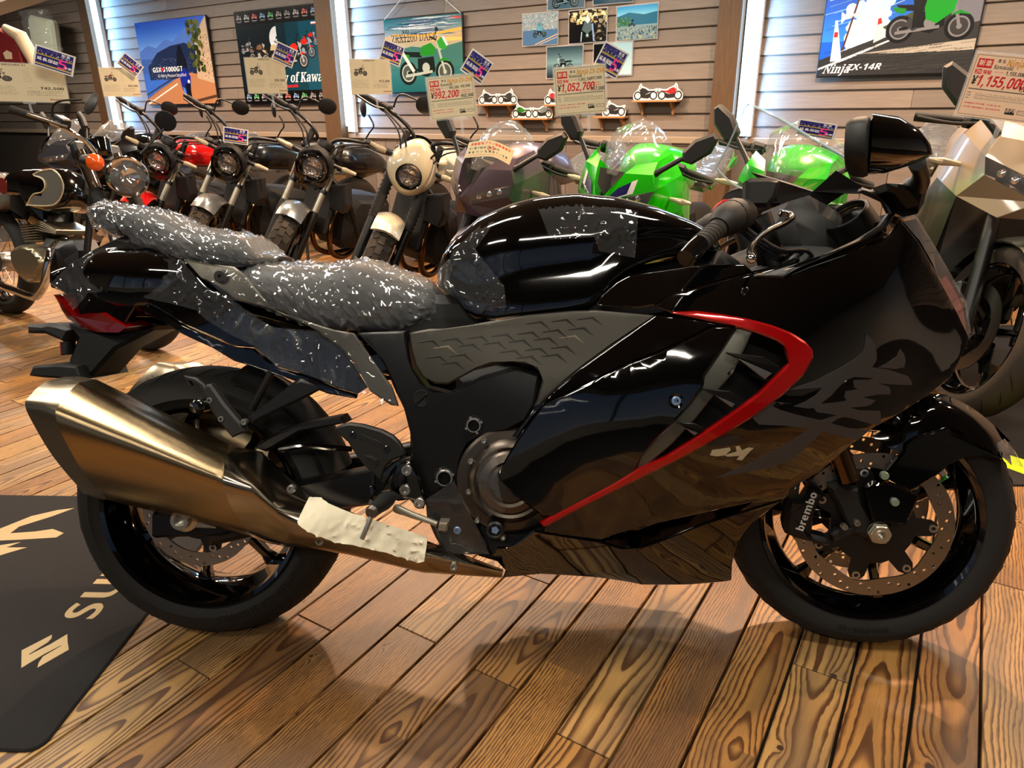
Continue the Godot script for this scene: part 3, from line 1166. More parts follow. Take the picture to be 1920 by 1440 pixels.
		if sd > 0.0:
			var w := t3("caliper_word")
			var d: Vector3 = w[1] - w[0]
			letters(cp, "lettering", "brembo", 0.0155, mat("white_print", Color(0.85, 0.85, 0.82), 0.5), Transform3D(Basis(Vector3.BACK, atan2(d.y, d.x)), (w[0] + w[1]) / 2 + Vector3(0, 0, -0.0015)), false, true, 0.0, 1.15)
	part(o, "front_axle", tube([Vector3(0.74, 0.30, -0.13), Vector3(0.74, 0.30, 0.118)], 0.013, 20), steel_light(), 38.0, ft)
	part(o, "front_axle_nut", nut_shape(t3("axle_nut")[0] + Vector3(0, 0, -0.008), 0.021, 0.018, 0.0085), mat("zinc", Color(0.82, 0.80, 0.72), 0.3, 0.9), 38.0, ft)
	for p: Vector3 in t3("fork_bolt"):
		part(o, "fork_bolt", bolt(p + Vector3(0, 0, -0.006), 0.007, 0.008), steel_light(), 38.0, ft)
	part(o, "fork_guard", prism(t2("fork_guard"), 0.100, 0.122, 0.004), black, 38.0, ft)
	for p: Vector3 in t3("fork_bolts"):
		part(o, "guard_bolt", bolt(p + Vector3(0, 0, -0.007), 0.0085, 0.007, Vector3.BACK, false), mat("pale_bolt", Color(0.62, 0.70, 0.62), 0.35, 0.6), 38.0, ft)
	# front mudguard: a curved shell traced row by row, mirrored
	var rows := []
	for i in 6:
		rows.append(curve(t3("fender_%d" % i), 4))
	for sd: float in [1.0, -1.0]:
		var m := M.new()
		var cols := []
		for j in rows[0].size():
			var col := []
			for i in rows.size():
				col.append(rows[i][j])
			cols.append(curve(col, 4))
		var ids := []
		for col: Array in cols:
			var r := PackedInt32Array()
			for p: Vector3 in col:
				r.append(m.add(p))
			ids.append(r)
		for j in ids.size() - 1:
			ring_join(m, ids[j], ids[j + 1], false)
		if sd < 0.0:
			flip_z(m)
		var mg := part(o, "front_mudguard", m, black, 60.0, ft)
		if sd > 0.0:
			var fs := prism(t2("fender_side"), 0.078, 0.094, 0.004)
			part(mg, "mudguard_arm", fs, black)
	var ff := M.new()
	var fp := t3("fender_film")
	var cc := Vector3.ZERO
	for p: Vector3 in fp:
		cc += p
	var k0 := ff.add(cc / fp.size() + Vector3(0.006, 0.008, 0.01))
	for p: Vector3 in fp:
		ff.add(p)
	for k in fp.size():
		ff.tri(k0, 1 + (k + 1) % fp.size(), 1 + k)
	part(o, "mudguard_film", ff, film(), 80.0, ft)

func hugger_shape() -> M:
	var rings := []
	for k in 15:
		var a := deg_to_rad(lerpf(15.0, 118.0, k / 14.0))
		var ring := []
		for j in 9:
			var u := -1.0 + 2.0 * j / 8.0
			var r := 0.330 - 0.03 * u * u
			ring.append(Vector3(-0.74 + cos(a) * r, 0.311 + sin(a) * r, u * 0.085))
		for j in range(8, -1, -1):
			var u := -1.0 + 2.0 * j / 8.0
			var r := 0.325 - 0.03 * u * u
			ring.append(Vector3(-0.74 + cos(a) * r, 0.311 + sin(a) * r, u * 0.082))
		rings.append(ring)
	return loft(rings.slice(0, 9), true)

func steel_light() -> StandardMaterial3D:
	return mat("bright_zinc", Color(0.74, 0.73, 0.70), 0.32, 0.95)

func satin_blue() -> StandardMaterial3D:
	return mat("anodised_black", Color(0.055, 0.06, 0.072), 0.35, 0.3)

func nut_shape(at: Vector3, r: float, h: float, bore: float) -> M:
	var m := lathe([Vector2(r * 1.12, 0), Vector2(r * 1.12, h * 0.35)], at, Vector3.BACK, 28)
	lathe([Vector2(r * 1.12, h * 0.35), Vector2(r, h * 0.35), Vector2(r, h * 0.85), Vector2(r * 0.86, h)], at, Vector3.BACK, 6, false, m)
	lathe([Vector2(r * 0.86, h), Vector2(bore * 1.25, h), Vector2(bore * 1.25, h * 1.2), Vector2(bore, h * 1.2), Vector2(bore, 0.0), Vector2(0.0005, 0.0)], at, Vector3.BACK, 24, false, m)
	return m

func hyper_fairing(o: Node3D, fair: Callable, belly: Callable) -> void:
	var black: Material = mats.gloss_black
	both(o, "front_fairing", t2("front_fairing"), fair, black, 0.022)
	both(o, "side_pod", t2("pod"), lift(fair, 0.002), black, 0.02)
	both(o, "shoulder_panel", t2("shoulder"), lift(fair, -0.003), black, 0.02)
	both(o, "upper_cowl", t2("upper_cowl"), lift(fair, -0.006), black, 0.02)
	both(o, "cockpit_trim", t2("cockpit_trim"), lift(fair, 0.006), mats.satin_black, 0.014, 0.016, 0.004)
	both(o, "lower_cowl", t2("lower_cowl"), belly, black, 0.022)
	both(o, "cowl_slit", t2("slit"), lift(belly, -0.03), black, 0.025, 0.004, 0.001)
	var red := mat("candy_red", Color(0.66, 0.010, 0.030), 0.22, 0.4, 1.0)
	both(o, "red_trim", t2("red"), lift(fair, 0.005), red, 0.012, 0.014, 0.004)
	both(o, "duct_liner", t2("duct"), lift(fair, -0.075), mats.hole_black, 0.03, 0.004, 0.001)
	var silver := mat("silver_grey_paint", Color(0.40, 0.40, 0.37), 0.34, 0.75, 0.3)
	both(o, "duct_blade", t2("vent_strip"), lift(fair, -0.006), silver, 0.014, 0.03, 0.003)
	for k in ["fin_a", "fin_b", "fin_c"]:
		part(o, "duct_fin", panel(t2(k), lift(fair, 0.004), 0.012, 0.012, 0.001), mat("fin_dark", Color(0.16, 0.155, 0.15), 0.35, 0.8))
		part(o, "duct_fin", panel(t2(k + "2"), lift(fair, 0.002), 0.012, 0.016, 0.001), mat("fin_silver", Color(0.62, 0.62, 0.62), 0.3, 0.9))
	# parts seen in the duct: a bracket plate and two bolts
	var print_grey := mat("mark_grey", Color(0.20, 0.195, 0.20), 0.5)
	part(o, "fairing_emblem", panel(t2("mark_1"), lift(fair, 0.0008), 0.02, 0.001, 0.0001), print_grey)
	part(o, "fairing_emblem", panel(t2("mark_2"), lift(fair, 0.0008), 0.02, 0.001, 0.0001), print_grey)
	part(o, "emblem_counter", panel(t2("mark_hole"), lift(fair, 0.0012), 0.02, 0.001, 0.0001), black)
	var cream := mat("sticker_cream", Color(0.66, 0.60, 0.48), 0.5)
	part(o, "sticker", panel(t2("sticker_k"), lift(fair, 0.001), 0.02, 0.001, 0.0001), cream)
	var s8 := part(o, "sticker", panel(t2("sticker_8"), lift(fair, 0.001), 0.02, 0.001, 0.0001), cream)
	part(o, "sticker", panel(t2("sticker_box"), lift(fair, 0.001), 0.02, 0.001, 0.0001), mat("sticker_dark", Color(0.12, 0.10, 0.085), 0.5))
	var q: Vector3 = t3("bodywork_bolts")[0]
	part(o, "fairing_bolt", bolt(Vector3(q.x, q.y, fair.call(q.x, q.y) + 0.001), 0.0085, 0.005), mat("blue_bolt", Color(0.55, 0.66, 0.80), 0.35, 0.6))
	part(o, "bolt_recess", lathe([Vector2(0.014, 0.0035), Vector2(0.0135, 0.0045), Vector2(0.010, 0.0035)], Vector3(q.x, q.y, fair.call(q.x, q.y)), Vector3.BACK, 28), black)
	# dark inner bodies so that no light leaks through the shell
	var core := M.new()
	var rings := []
	for st: Array in [[0.40, 0.62, 0.86, 0.10], [0.55, 0.56, 0.92, 0.16], [0.70, 0.60, 0.93, 0.11], [0.82, 0.66, 0.83, 0.06], [0.90, 0.70, 0.76, 0.02]]:
		var ring := []
		for p: Array in [[0, 1], [0.7, 0.85], [1, 0.5], [0.7, 0.15], [0, 0], [-0.7, 0.15], [-1, 0.5], [-0.7, 0.85]]:
			ring.append(Vector3(st[0], lerpf(st[1], st[2], p[1]), p[0] * st[3]))
		rings.append(curve(ring, 3, true))
	for r: Array in rings:
		r.reverse()
	loft(rings, true, core)
	part(o, "nose_liner", core, mats.matte_black)
	part(o, "airbox", box(Vector3(0.46, 0.13, 0.27), Vector3(0.20, 0.775, 0), Basis(Vector3.BACK, 0.18), 0.03), mats.matte_black)
	part(o, "seat_base", box(Vector3(0.34, 0.10, 0.20), Vector3(-0.26, 0.735, 0), Basis(), 0.02), mats.matte_black)
	part(o, "engine_block", prism(t2("engine_block"), -0.16, 0.16, 0.02), mats.matte_black)
	# headlight lens, lit from nothing: clear cover over a chrome bowl, red strip below
	var hl := t3("headlight")
	var hm := M.new()
	var n := hl.size()
	var ids := PackedInt32Array()
	for p: Vector3 in hl:
		ids.append(hm.add(p))
	for pair: Array in [[0, 11, 1], [1, 11, 10], [1, 10, 2], [2, 10, 9], [2, 9, 3], [3, 9, 8], [3, 8, 4], [4, 8, 5], [5, 8, 7], [5, 7, 6]]:
		hm.tri(ids[pair[0]], ids[pair[1]], ids[pair[2]])
	var bowl := M.new()
	bowl.merge(hm, Transform3D(Basis(), Vector3(-0.02, -0.006, -0.01)))
	for sd: float in [1.0, -1.0]:
		var a := M.new().merge(hm)
		var b := M.new().merge(bowl)
		if sd < 0.0:
			flip_z(a); flip_z(b)
		var lens := part(o, "headlight_lens", a, glass("lens_clear", Color(0.9, 0.92, 0.95, 0.06), 0.02), 70.0)
		part(lens, "headlight_bowl", b, mat("bowl_steel", Color(0.5, 0.5, 0.52), 0.12, 1.0), 10.0)
	var nose := M.new()
	for k in 6:
		var a: Vector3 = hl[k] + Vector3(-0.004, -0.002, 0)
		var b: Vector3 = hl[k + 1] + Vector3(-0.004, -0.002, 0)
		nose.quad(nose.add(a), nose.add(b), nose.add(Vector3(b.x, b.y, -b.z)), nose.add(Vector3(a.x, a.y, -a.z)))
	part(o, "nose_front", nose, black, 60.0)
	var rs := M.new()
	var ri := PackedInt32Array()
	for k in [8, 4, 5, 6, 7]:
		ri.append(rs.add(hl[k] + Vector3(-0.006, -0.002, -0.003)))
	rs.tri(ri[0], ri[2], ri[1]); rs.tri(ri[0], ri[4], ri[2]); rs.tri(ri[4], ri[3], ri[2])
	part(o, "marker_lens", rs, mat("lens_red", Color(0.42, 0.01, 0.015), 0.12, 0.0, 1.0), 70.0)

func hyper_frame(o: Node3D, side: Callable) -> void:
	var gun := mat("gunmetal_paint", Color(0.235, 0.225, 0.20), 0.42, 0.55)
	var frame := mat("frame_black", Color(0.075, 0.078, 0.085), 0.40, 0.35)
	both(o, "frame_spar", t2("frame_spar"), lift(side, -0.006), frame, 0.02, 0.05, 0.006)
	part(o, "side_cover", panel(t2("side_cover"), lift(side, 0.004), 0.018, 0.012, 0.004), gun)
	# relief scales on the side cover: rows of chevrons
	var dark := mat("scale_dark", Color(0.10, 0.097, 0.09), 0.36, 0.5)
	var lighter := mat("scale_light", Color(0.42, 0.39, 0.33), 0.36, 0.6)
	var poly := PackedVector2Array(t2("side_cover"))
	var g := RandomNumberGenerator.new()
	g.seed = 3
	for r in 8:
		for c in 9:
			var w := 0.050
			var h := 0.0155
			var p := Vector2(-0.262 + c * w + (r % 2) * w * 0.5 + r * 0.008, 0.704 - r * h + c * 0.0045)
			var far := p + Vector2(w, 0)
			if not Geometry2D.is_point_in_polygon(p + Vector2(-0.008, -0.006), poly) or not Geometry2D.is_point_in_polygon(far + Vector2(0.006, -h), poly) or not Geometry2D.is_point_in_polygon(p + Vector2(0.0, h * 0.9), poly):
				continue
			var z: float = side.call(p.x, p.y) + 0.0042
			var chev := [p + Vector2(0, 0.001), p + Vector2(w * 0.62, 0.0065), p + Vector2(w * 1.0, -h * 0.75), p + Vector2(w * 0.56, 0.0022), p + Vector2(0.0, -0.0008)]
			part(o, "cover_scale", panel(chev, lift(side, 0.0044), 0.02, 0.002, 0.0003), lighter if g.randf() < 0.12 else dark, 20.0)
	for k: Array in [["pivot_nut", 0.017, 0.0105], ["pivot_nut2", 0.0145, 0.006]]:
		var p: Vector3 = t3(k[0])[0]
		p.z = side.call(p.x, p.y) - 0.006
		part(o, "pivot_recess", lathe([Vector2(k[1] * 1.35, 0.001), Vector2(k[1] * 1.3, 0.003), Vector2(k[1] * 1.15, 0.0015), Vector2(0.001, 0.001)], p, Vector3.BACK, 32), mats.hole_black)
		var nt := part(o, "pivot_nut", lathe([Vector2(k[1] * 1.08, 0.0), Vector2(k[1] * 1.08, 0.007), Vector2(k[1] * 0.95, 0.010), Vector2(k[1] * 0.80, 0.010)], p, Vector3.BACK, 28), steel_light())
		part(nt, "nut_socket", lathe([Vector2(k[1] * 0.80, 0.010), Vector2(k[1] * 0.78, 0.003), Vector2(0.0005, 0.003)], p, Vector3.BACK, 6), mat("socket_dark", Color(0.05, 0.048, 0.04), 0.5, 0.6))
		for j in 4:
			var a := TAU * j / 4 + 0.4
			part(nt, "nut_lug", box(Vector3(0.006, 0.005, 0.006), p + Vector3(cos(a), sin(a), 0) * k[1] * 1.08 + Vector3(0, 0, 0.005), Basis(Vector3.BACK, a)), steel_light())
	var fh: Vector3 = t3("frame_hole")[0]
	fh.z = side.call(fh.x, fh.y) - 0.006
	part(o, "frame_plug", lathe([Vector2(0.0175, 0.001), Vector2(0.0165, 0.003), Vector2(0.0145, 0.0015), Vector2(0.0005, 0.0012)], fh, Vector3.BACK, 30), mats.hole_black)
	part(o, "plug_slot", box(Vector3(0.03, 0.004, 0.003), fh + Vector3(0, 0, 0.003), Basis(Vector3.BACK, 0.75), 0.001), frame)
	# clutch cover behind the pod
	var cc: Vector3 = t3("clutch_c")[0] + Vector3(0, 0, -0.02)
	var alloy := mat("clutch_alloy", Color(0.34, 0.31, 0.28), 0.34, 0.9)
	part(o, "clutch_cover", lathe([Vector2(0.108, -0.05), Vector2(0.108, 0.006), Vector2(0.102, 0.010), Vector2(0.086, 0.012), Vector2(0.080, 0.022), Vector2(0.072, 0.028), Vector2(0.066, 0.026), Vector2(0.060, 0.034), Vector2(0.046, 0.040), Vector2(0.040, 0.037), Vector2(0.034, 0.042), Vector2(0.001, 0.044)], cc, Vector3.BACK, 64), alloy, 24.0)
	for p: Vector3 in t3("clutch_bolts"):
		part(o, "cover_bolt", bolt(p + Vector3(0, 0, -0.018), 0.0056, 0.008), steel_light())
	var fc: Vector3 = t3("filler_cap")[0] + Vector3(0, 0, -0.014)
	part(o, "filler_cap", lathe([Vector2(0.018, -0.02), Vector2(0.018, 0.010), Vector2(0.014, 0.013), Vector2(0.012, 0.012), Vector2(0.0115, 0.006), Vector2(0.001, 0.006)], fc, Vector3.BACK, 30), mats.satin_black)
	part(o, "cap_key", lathe([Vector2(0.0085, 0.006), Vector2(0.008, 0.010), Vector2(0.001, 0.010)], fc, Vector3.BACK, 5), mat("blue_bolt", Color(0.55, 0.66, 0.80), 0.35, 0.6))
	part(o, "ankle_guard", panel(t2("guard_plate"), lift(side, 0.012), 0.015, 0.012, 0.004), mat("guard_black", Color(0.05, 0.055, 0.065), 0.3, 0.3))
	var gb: Vector3 = t3("guard_bolt")[0]
	part(o, "ankle_guard_bolt", bolt(Vector3(gb.x, gb.y, side.call(gb.x, gb.y) + 0.012), 0.008, 0.005), mat("blue_bolt", Color(0.55, 0.66, 0.80), 0.35, 0.6))
	part(o, "guard_film", panel(t2("guard_plate"), folded(side, 0.017, 0.006, 24.0, 12), 0.008, 0.0, 0.0), thin_film(), 45.0)
	var cf := t2("clutch_film")
	var dome := func(x: float, y: float) -> float:
		var r := Vector2(x - cc.x, y - cc.y).length()
		return cc.z + lerpf(0.044, 0.010, smoothstep(0.03, 0.1, r))
	part(o, "cover_film", panel(cf, folded(dome, 0.006, 0.006, 26.0, 14), 0.007, 0.0, 0.0), thin_film(), 45.0)
	# rider foot controls
	var hp := part(o, "heel_plate", prism(t2("heel_plate"), 0.190, 0.205, 0.004), mat("heel_grey", Color(0.105, 0.103, 0.095), 0.5, 0.2))
	part(hp, "plate_trim", prism(t2("heel_trim"), 0.185, 0.203, 0.003), mats.gloss_black)
	for p: Vector3 in t3("heel_bolts"):
		part(hp, "plate_bolt", bolt(p + Vector3(0, 0, -0.003), 0.0068, 0.004), mats.gloss_black)
	var hs := t3("heel_slot")
	var hd: Vector3 = hs[1] - hs[0]
	var ha := atan2(hd.y, hd.x)
	part(hp, "name_groove", box(Vector3(hd.length() * 0.92, 0.011, 0.002), (hs[0] + hs[1]) / 2 + Vector3(0, 0, -0.0025), Basis(Vector3.BACK, ha), 0.0008), mats.matte_black)
	letters(hp, "lettering", "SUZUKI", 0.0085, mat("heel_grey", Color(0.105, 0.103, 0.095), 0.5, 0.2), Transform3D(Basis(Vector3.BACK, ha), (hs[0] + hs[1]) / 2 + Vector3(0, 0, -0.0008)), false, true, 0.2, 1.2)
	var hv := t3("heel_vent")
	part(hp, "vent_slot", tube(hv, [0.002, 0.005, 0.0055, 0.002], 8), mats.hole_black)
	part(o, "foot_bracket", prism(t2("foot_bracket"), 0.165, 0.184, 0.004), mats.gloss_black)
	for p: Vector3 in t3("foot_bolts"):
		part(o, "bracket_bolt", bolt(p + Vector3(0, 0, -0.008), 0.0115, 0.007), steel_light())
	var pg := t3("peg")
	var peg := part(o, "foot_peg", tube(curve(pg, 3), [0.008, 0.010, 0.013, 0.016, 0.017, 0.017, 0.016, 0.014, 0.0125, 0.0125], 14), mats.matte_black)
	part(peg, "peg_collar", tube([pg[3], pg[3] + (pg[3] - pg[2]).normalized() * 0.008], [0.013, 0.009], 14), mat("peg_alloy", Color(0.42, 0.39, 0.36), 0.4, 0.8))
	part(peg, "peg_feeler", tube(t3("peg_feeler"), [0.0058, 0.0052, 0.0046], 10), steel_light())
	var ms := t3("master")
	part(o, "brake_rod", tube([ms[0], ms[1]], 0.004, 8), mats.satin_black)
	part(o, "brake_clevis", box(Vector3(0.013, 0.034, 0.012), (ms[1] + ms[2]) / 2, Basis(), 0.003), mats.gloss_black)
	part(o, "clevis_pin", bolt(ms[2] + Vector3(0, 0, 0.004), 0.005, 0.005), steel_light())
	var pd := t3("pedal")
	var lever := mat("pedal_alloy", Color(0.66, 0.63, 0.57), 0.36, 0.85)
	var pl := part(o, "brake_pedal", tube(pd, [0.009, 0.0085, 0.008, 0.007, 0.0055], 10), lever)
	part(pl, "pedal_pad", prism(t2("pedal_pad"), 0.225, 0.252, 0.003), lever)
	var pc := t2("pedal_pad")
	var mid := Vector2.ZERO
	for q: Vector2 in pc:
		mid += q / pc.size()
	for i in 4:
		for j in 3:
			part(pl, "pad_stud", box(Vector3(0.0026, 0.0026, 0.003), Vector3(mid.x + (i - 1.5) * 0.0044, mid.y + (j - 1.0) * 0.0046, 0.253), Basis(Vector3.BACK, -0.2)), lever)
	# hangers and small brackets above the rear wheel
	part(o, "peg_hanger", prism(t2("peg_hanger"), 0.145, 0.172, 0.006), mats.satin_black)
	part(o, "subframe_strut", tube(t3("strut"), 0.0085, 12), mats.satin_black)
	part(o, "passenger_peg_bracket", prism(t2("peg_bracket"), 0.170, 0.192, 0.005), mats.dark_plastic)
	part(o, "luggage_hook", prism(t2("hook"), 0.165, 0.176, 0.003), mats.dark_plastic)
	var kn: Vector3 = t3("knob")[0]
	part(o, "rubber_mount", lathe([Vector2(0.016, -0.03), Vector2(0.016, 0.0), Vector2(0.013, 0.004), Vector2(0.014, 0.008), Vector2(0.011, 0.012), Vector2(0.001, 0.013)], kn, Vector3(-0.25, 0.0, 1.0), 24), mats.gloss_black)
	for p: Vector3 in t3("hanger_bolts"):
		part(o, "hanger_bolt", bolt(p + Vector3(0, 0, -0.004), 0.0065, 0.008), steel_light())
	part(o, "brake_hose", tube(curve(t3("hose"), 5), 0.006, 8), mats.gloss_black)

func hyper_seat_tank(o: Node3D) -> void:
	var leather := mat("seat_vinyl", Color(0.045, 0.045, 0.047), 0.55)
	var shape := [[0.0, 0.0], [0.85, 0.02], [1.0, 0.30], [0.96, 0.62], [0.78, 0.86], [0.42, 0.97], [0.0, 1.0]]
	var st := t3("seat_top")
	var sb := t3("seat_bottom")
	var wide := func(x: float) -> float: return lerpf(0.150, 0.105, smoothstep(-0.42, -0.18, x))
	var rings := lofted(st, sb, wide, -0.625, -0.170, 18, shape, 0.45, 0.03)
	part(o, "rider_seat", loft(rings, true), leather, 60.0)
	part(o, "seat_film", crumple(rings, 0.004, 0.013, 26.0, 41), film(), 35.0)
	var pw := func(x: float) -> float: return lerpf(0.075, 0.118, smoothstep(-0.93, -0.74, x))
	var pr := lofted(t3("pillion_top"), t3("pillion_bottom"), pw, -0.925, -0.555, 14, shape, 0.45, 0.04)
	part(o, "passenger_seat", loft(pr, true), leather, 60.0)
	part(o, "passenger_seat_film", crumple(pr, 0.004, 0.012, 28.0, 43), film(), 35.0)
	var hw := func(x: float) -> float: return lerpf(0.03, 0.075, smoothstep(-1.0, -0.9, x))
	var hr := lofted([Vector3(-0.995, 0.968, 0), Vector3(-0.97, 0.985, 0), Vector3(-0.93, 0.985, 0), Vector3(-0.88, 0.965, 0)], [Vector3(-0.995, 0.962, 0), Vector3(-0.95, 0.925, 0), Vector3(-0.88, 0.905, 0)], hw, -0.995, -0.88, 8, shape, 0.4)
	part(o, "seat_hump", loft(hr, true), mats.gloss_black, 60.0)
	part(o, "hump_film", crumple(hr, 0.005, 0.014, 30.0, 47), film(), 35.0)
	# tank
	var tt := t3("tank_top")
	var tl := t3("tank_low")
	var half := func(x: float) -> float: return lerpf(lerpf(0.115, 0.178, smoothstep(-0.22, -0.02, x)), 0.150, smoothstep(0.15, 0.38, x))
	var tank_shape := [[0.0, 0.0], [0.9, 0.0], [1.0, 0.12], [0.97, 0.36], [1.0, 0.56], [0.93, 0.78], [0.70, 0.93], [0.36, 0.985], [0.0, 0.99]]
	var tr := lofted(tt, tl, half, -0.205, 0.385, 26, tank_shape, 0.55)
	var tank := part(o, "fuel_tank", loft(tr, true), mats.gloss_black, 60.0)
	# name on the tank's top: letters of paint that follow the curve
	var word := "SUZUKI"
	var cream := mat("tank_letter", Color(0.72, 0.70, 0.66), 0.4)
	for k in word.length():
		var x := 0.075 + k * 0.033
		var y := line_at(tt, x)
		var dy := (line_at(tt, x + 0.02) - line_at(tt, x - 0.02)) / 0.04
		var b := Basis(Vector3(1, dy, 0).normalized(), Vector3(0, 0.12, -1).normalized(), Vector3(-dy, 1, 0.12).normalized())
		put(tank, "tank_letter", text_mesh(word[k], 0.036, 0.001), cream, Transform3D(b * Basis(Vector3(1.25, 0, 0), Vector3(0, 1, 0), Vector3(0, 0, 1)), Vector3(x, y + 0.0005, 0.03)))
	# two clear protection films on the tank
	var near := func(x: float, y: float) -> float:
		var yt := line_at(tt, x)
		var yb := line_at(tl, x)
		var s := clampf((y - yb) / maxf(0.01, yt - yb), 0.0, 1.0)
		var w: float = half.call(x)
		for i in tank_shape.size() - 1:
			if s <= tank_shape[i + 1][1] and i > 0:
				return w * lerpf(tank_shape[i][0], tank_shape[i + 1][0], (s - tank_shape[i][1]) / maxf(0.001, tank_shape[i + 1][1] - tank_shape[i][1]))
		return w * 0.36
	part(tank, "tank_film", panel([Vector2(-0.185, 0.800), Vector2(-0.165, 0.87), Vector2(-0.105, 0.925), Vector2(-0.075, 0.93), Vector2(-0.09, 0.905), Vector2(-0.115, 0.875), Vector2(-0.055, 0.80), Vector2(-0.05, 0.755), Vector2(-0.105, 0.735), Vector2(-0.14, 0.77)], folded(near, 0.004, 0.008, 34.0, 51, Vector2(1.2, 0.5)), 0.005, 0.0, 0.0), thin_film(), 40.0)
	part(tank, "tank_film", panel([Vector2(0.01, 0.955), Vector2(0.10, 0.962), Vector2(0.205, 0.945), Vector2(0.20, 0.855), Vector2(0.13, 0.868), Vector2(0.12, 0.895), Vector2(0.035, 0.89)], folded(near, 0.004, 0.008, 34.0, 57, Vector2(1.3, 0.4)), 0.005, 0.0, 0.0), thin_film(), 40.0)

func hyper_tail(o: Node3D, tail: Callable) -> void:
	both(o, "tail_cowl", t2("tail_cowl"), tail, mats.gloss_black, 0.02)
	both(o, "tail_rail", t2("tail_rail"), lift(tail, 0.004), mat("rail_grey", Color(0.30, 0.29, 0.26), 0.36, 0.7), 0.016)
	both(o, "tail_lower_panel", t2("tail_lower"), lift(tail, -0.004), mats.gloss_black, 0.02)
	part(o, "tail_film", panel(t2("tail_film"), folded(tail, 0.005, 0.011, 24.0, 61, Vector2(1.2, 0.45)), 0.006, 0.0, 0.0), thin_film(), 40.0)
	part(o, "rail_film", panel(t2("rail_film"), folded(tail, 0.010, 0.008, 22.0, 67), 0.007, 0.0, 0.0), thin_film(), 40.0)
	var rb: Vector3 = t3("rail_bolt")[0]
	rb.z = tail.call(rb.x, rb.y) + 0.003
	part(o, "rail_bolt", lathe([Vector2(0.0135, 0.0), Vector2(0.0135, 0.009), Vector2(0.011, 0.012), Vector2(0.004, 0.012), Vector2(0.0036, 0.006), Vector2(0.0005, 0.006)], rb, Vector3.BACK, 26), mats.dark_plastic)
	# the body between the two tail sides
	var rings := []
	for k in 12:
		var x := lerpf(-1.09, -0.36, k / 11.0)
		var yt := lerpf(0.838, 0.90, smoothstep(-1.1, -0.92, x)) - 0.10 * smoothstep(-0.75, -0.40, x)
		var yb := lerpf(0.80, 0.735, smoothstep(-1.1, -0.9, x)) - 0.06 * smoothstep(-0.7, -0.36, x)
		var w := lerpf(0.02, 0.135, smoothstep(-1.1, -0.80, x))
		var ring := []
		for p: Array in [[0, 1], [0.6, 0.95], [0.95, 0.7], [1, 0.4], [0.8, 0.05], [0, 0], [-0.8, 0.05], [-1, 0.4], [-0.95, 0.7], [-0.6, 0.95]]:
			ring.append(Vector3(x, lerpf(yb, yt, p[1]), p[0] * w * 0.93))
		ring.reverse()
		rings.append(curve(ring, 2, true))
	part(o, "tail_core", loft(rings, true), mats.gloss_black, 60.0)
	# tail light: outer rim measured point by point, mirrored to the other side
	var tl := t3("tail_light")
	var m := M.new()
	var c := Vector3.ZERO
	for p: Vector3 in tl:
		c += p / tl.size()
	for sd: float in [1.0, -1.0]:
		var q := M.new()
		var k0 := q.add(c + Vector3(-0.006, -0.004, 0.012))
		var r0 := PackedInt32Array()
		var r1 := PackedInt32Array()
		for p: Vector3 in tl:
			r0.append(q.add(p))
		for p: Vector3 in tl:
			r1.append(q.add(Vector3(p.x + 0.02, p.y + 0.004, p.z * 0.6 - 0.012)))
		for k in tl.size():
			var j := (k + 1) % tl.size()
			q.tri(k0, r0[j], r0[k])
			q.quad(r0[k], r0[j], r1[j], r1[k])
		if sd < 0.0:
			flip_z(q)
		part(o, "tail_light", q, mat("lens_red", Color(0.42, 0.01, 0.015), 0.12, 0.0, 1.0), 35.0)
	part(o, "tail_bracket", prism(t2("tail_bracket"), -0.055, 0.055, 0.008), mats.matte_black)
	part(o, "plate_mount", prism(t2("plate_mount"), -0.09, 0.09, 0.005), mats.matte_black)
	part(o, "indicator_arm", prism(t2("plate_arm"), -0.07, 0.07, 0.008), mats.dark_plastic)
	var sr := part(o, "reflector_mount", prism(t2("side_reflector"), 0.045, 0.065, 0.003), mats.matte_black)
	var e := t3("side_reflector")
	part(sr, "reflector", box(Vector3(0.004, 0.03, 0.05), Vector3(e[0].x - 0.001, (e[0].y + e[4].y) / 2, 0.04), Basis(), 0.001), mat("lens_red", Color(0.42, 0.01, 0.015), 0.12, 0.0, 1.0))

func section_loft(keys: Array, per := 4) -> Array:
	var rings := []
	for k: String in keys:
		var p := t3(k)
		p.reverse()
		rings.append(curve(p, per, true))
	return rings

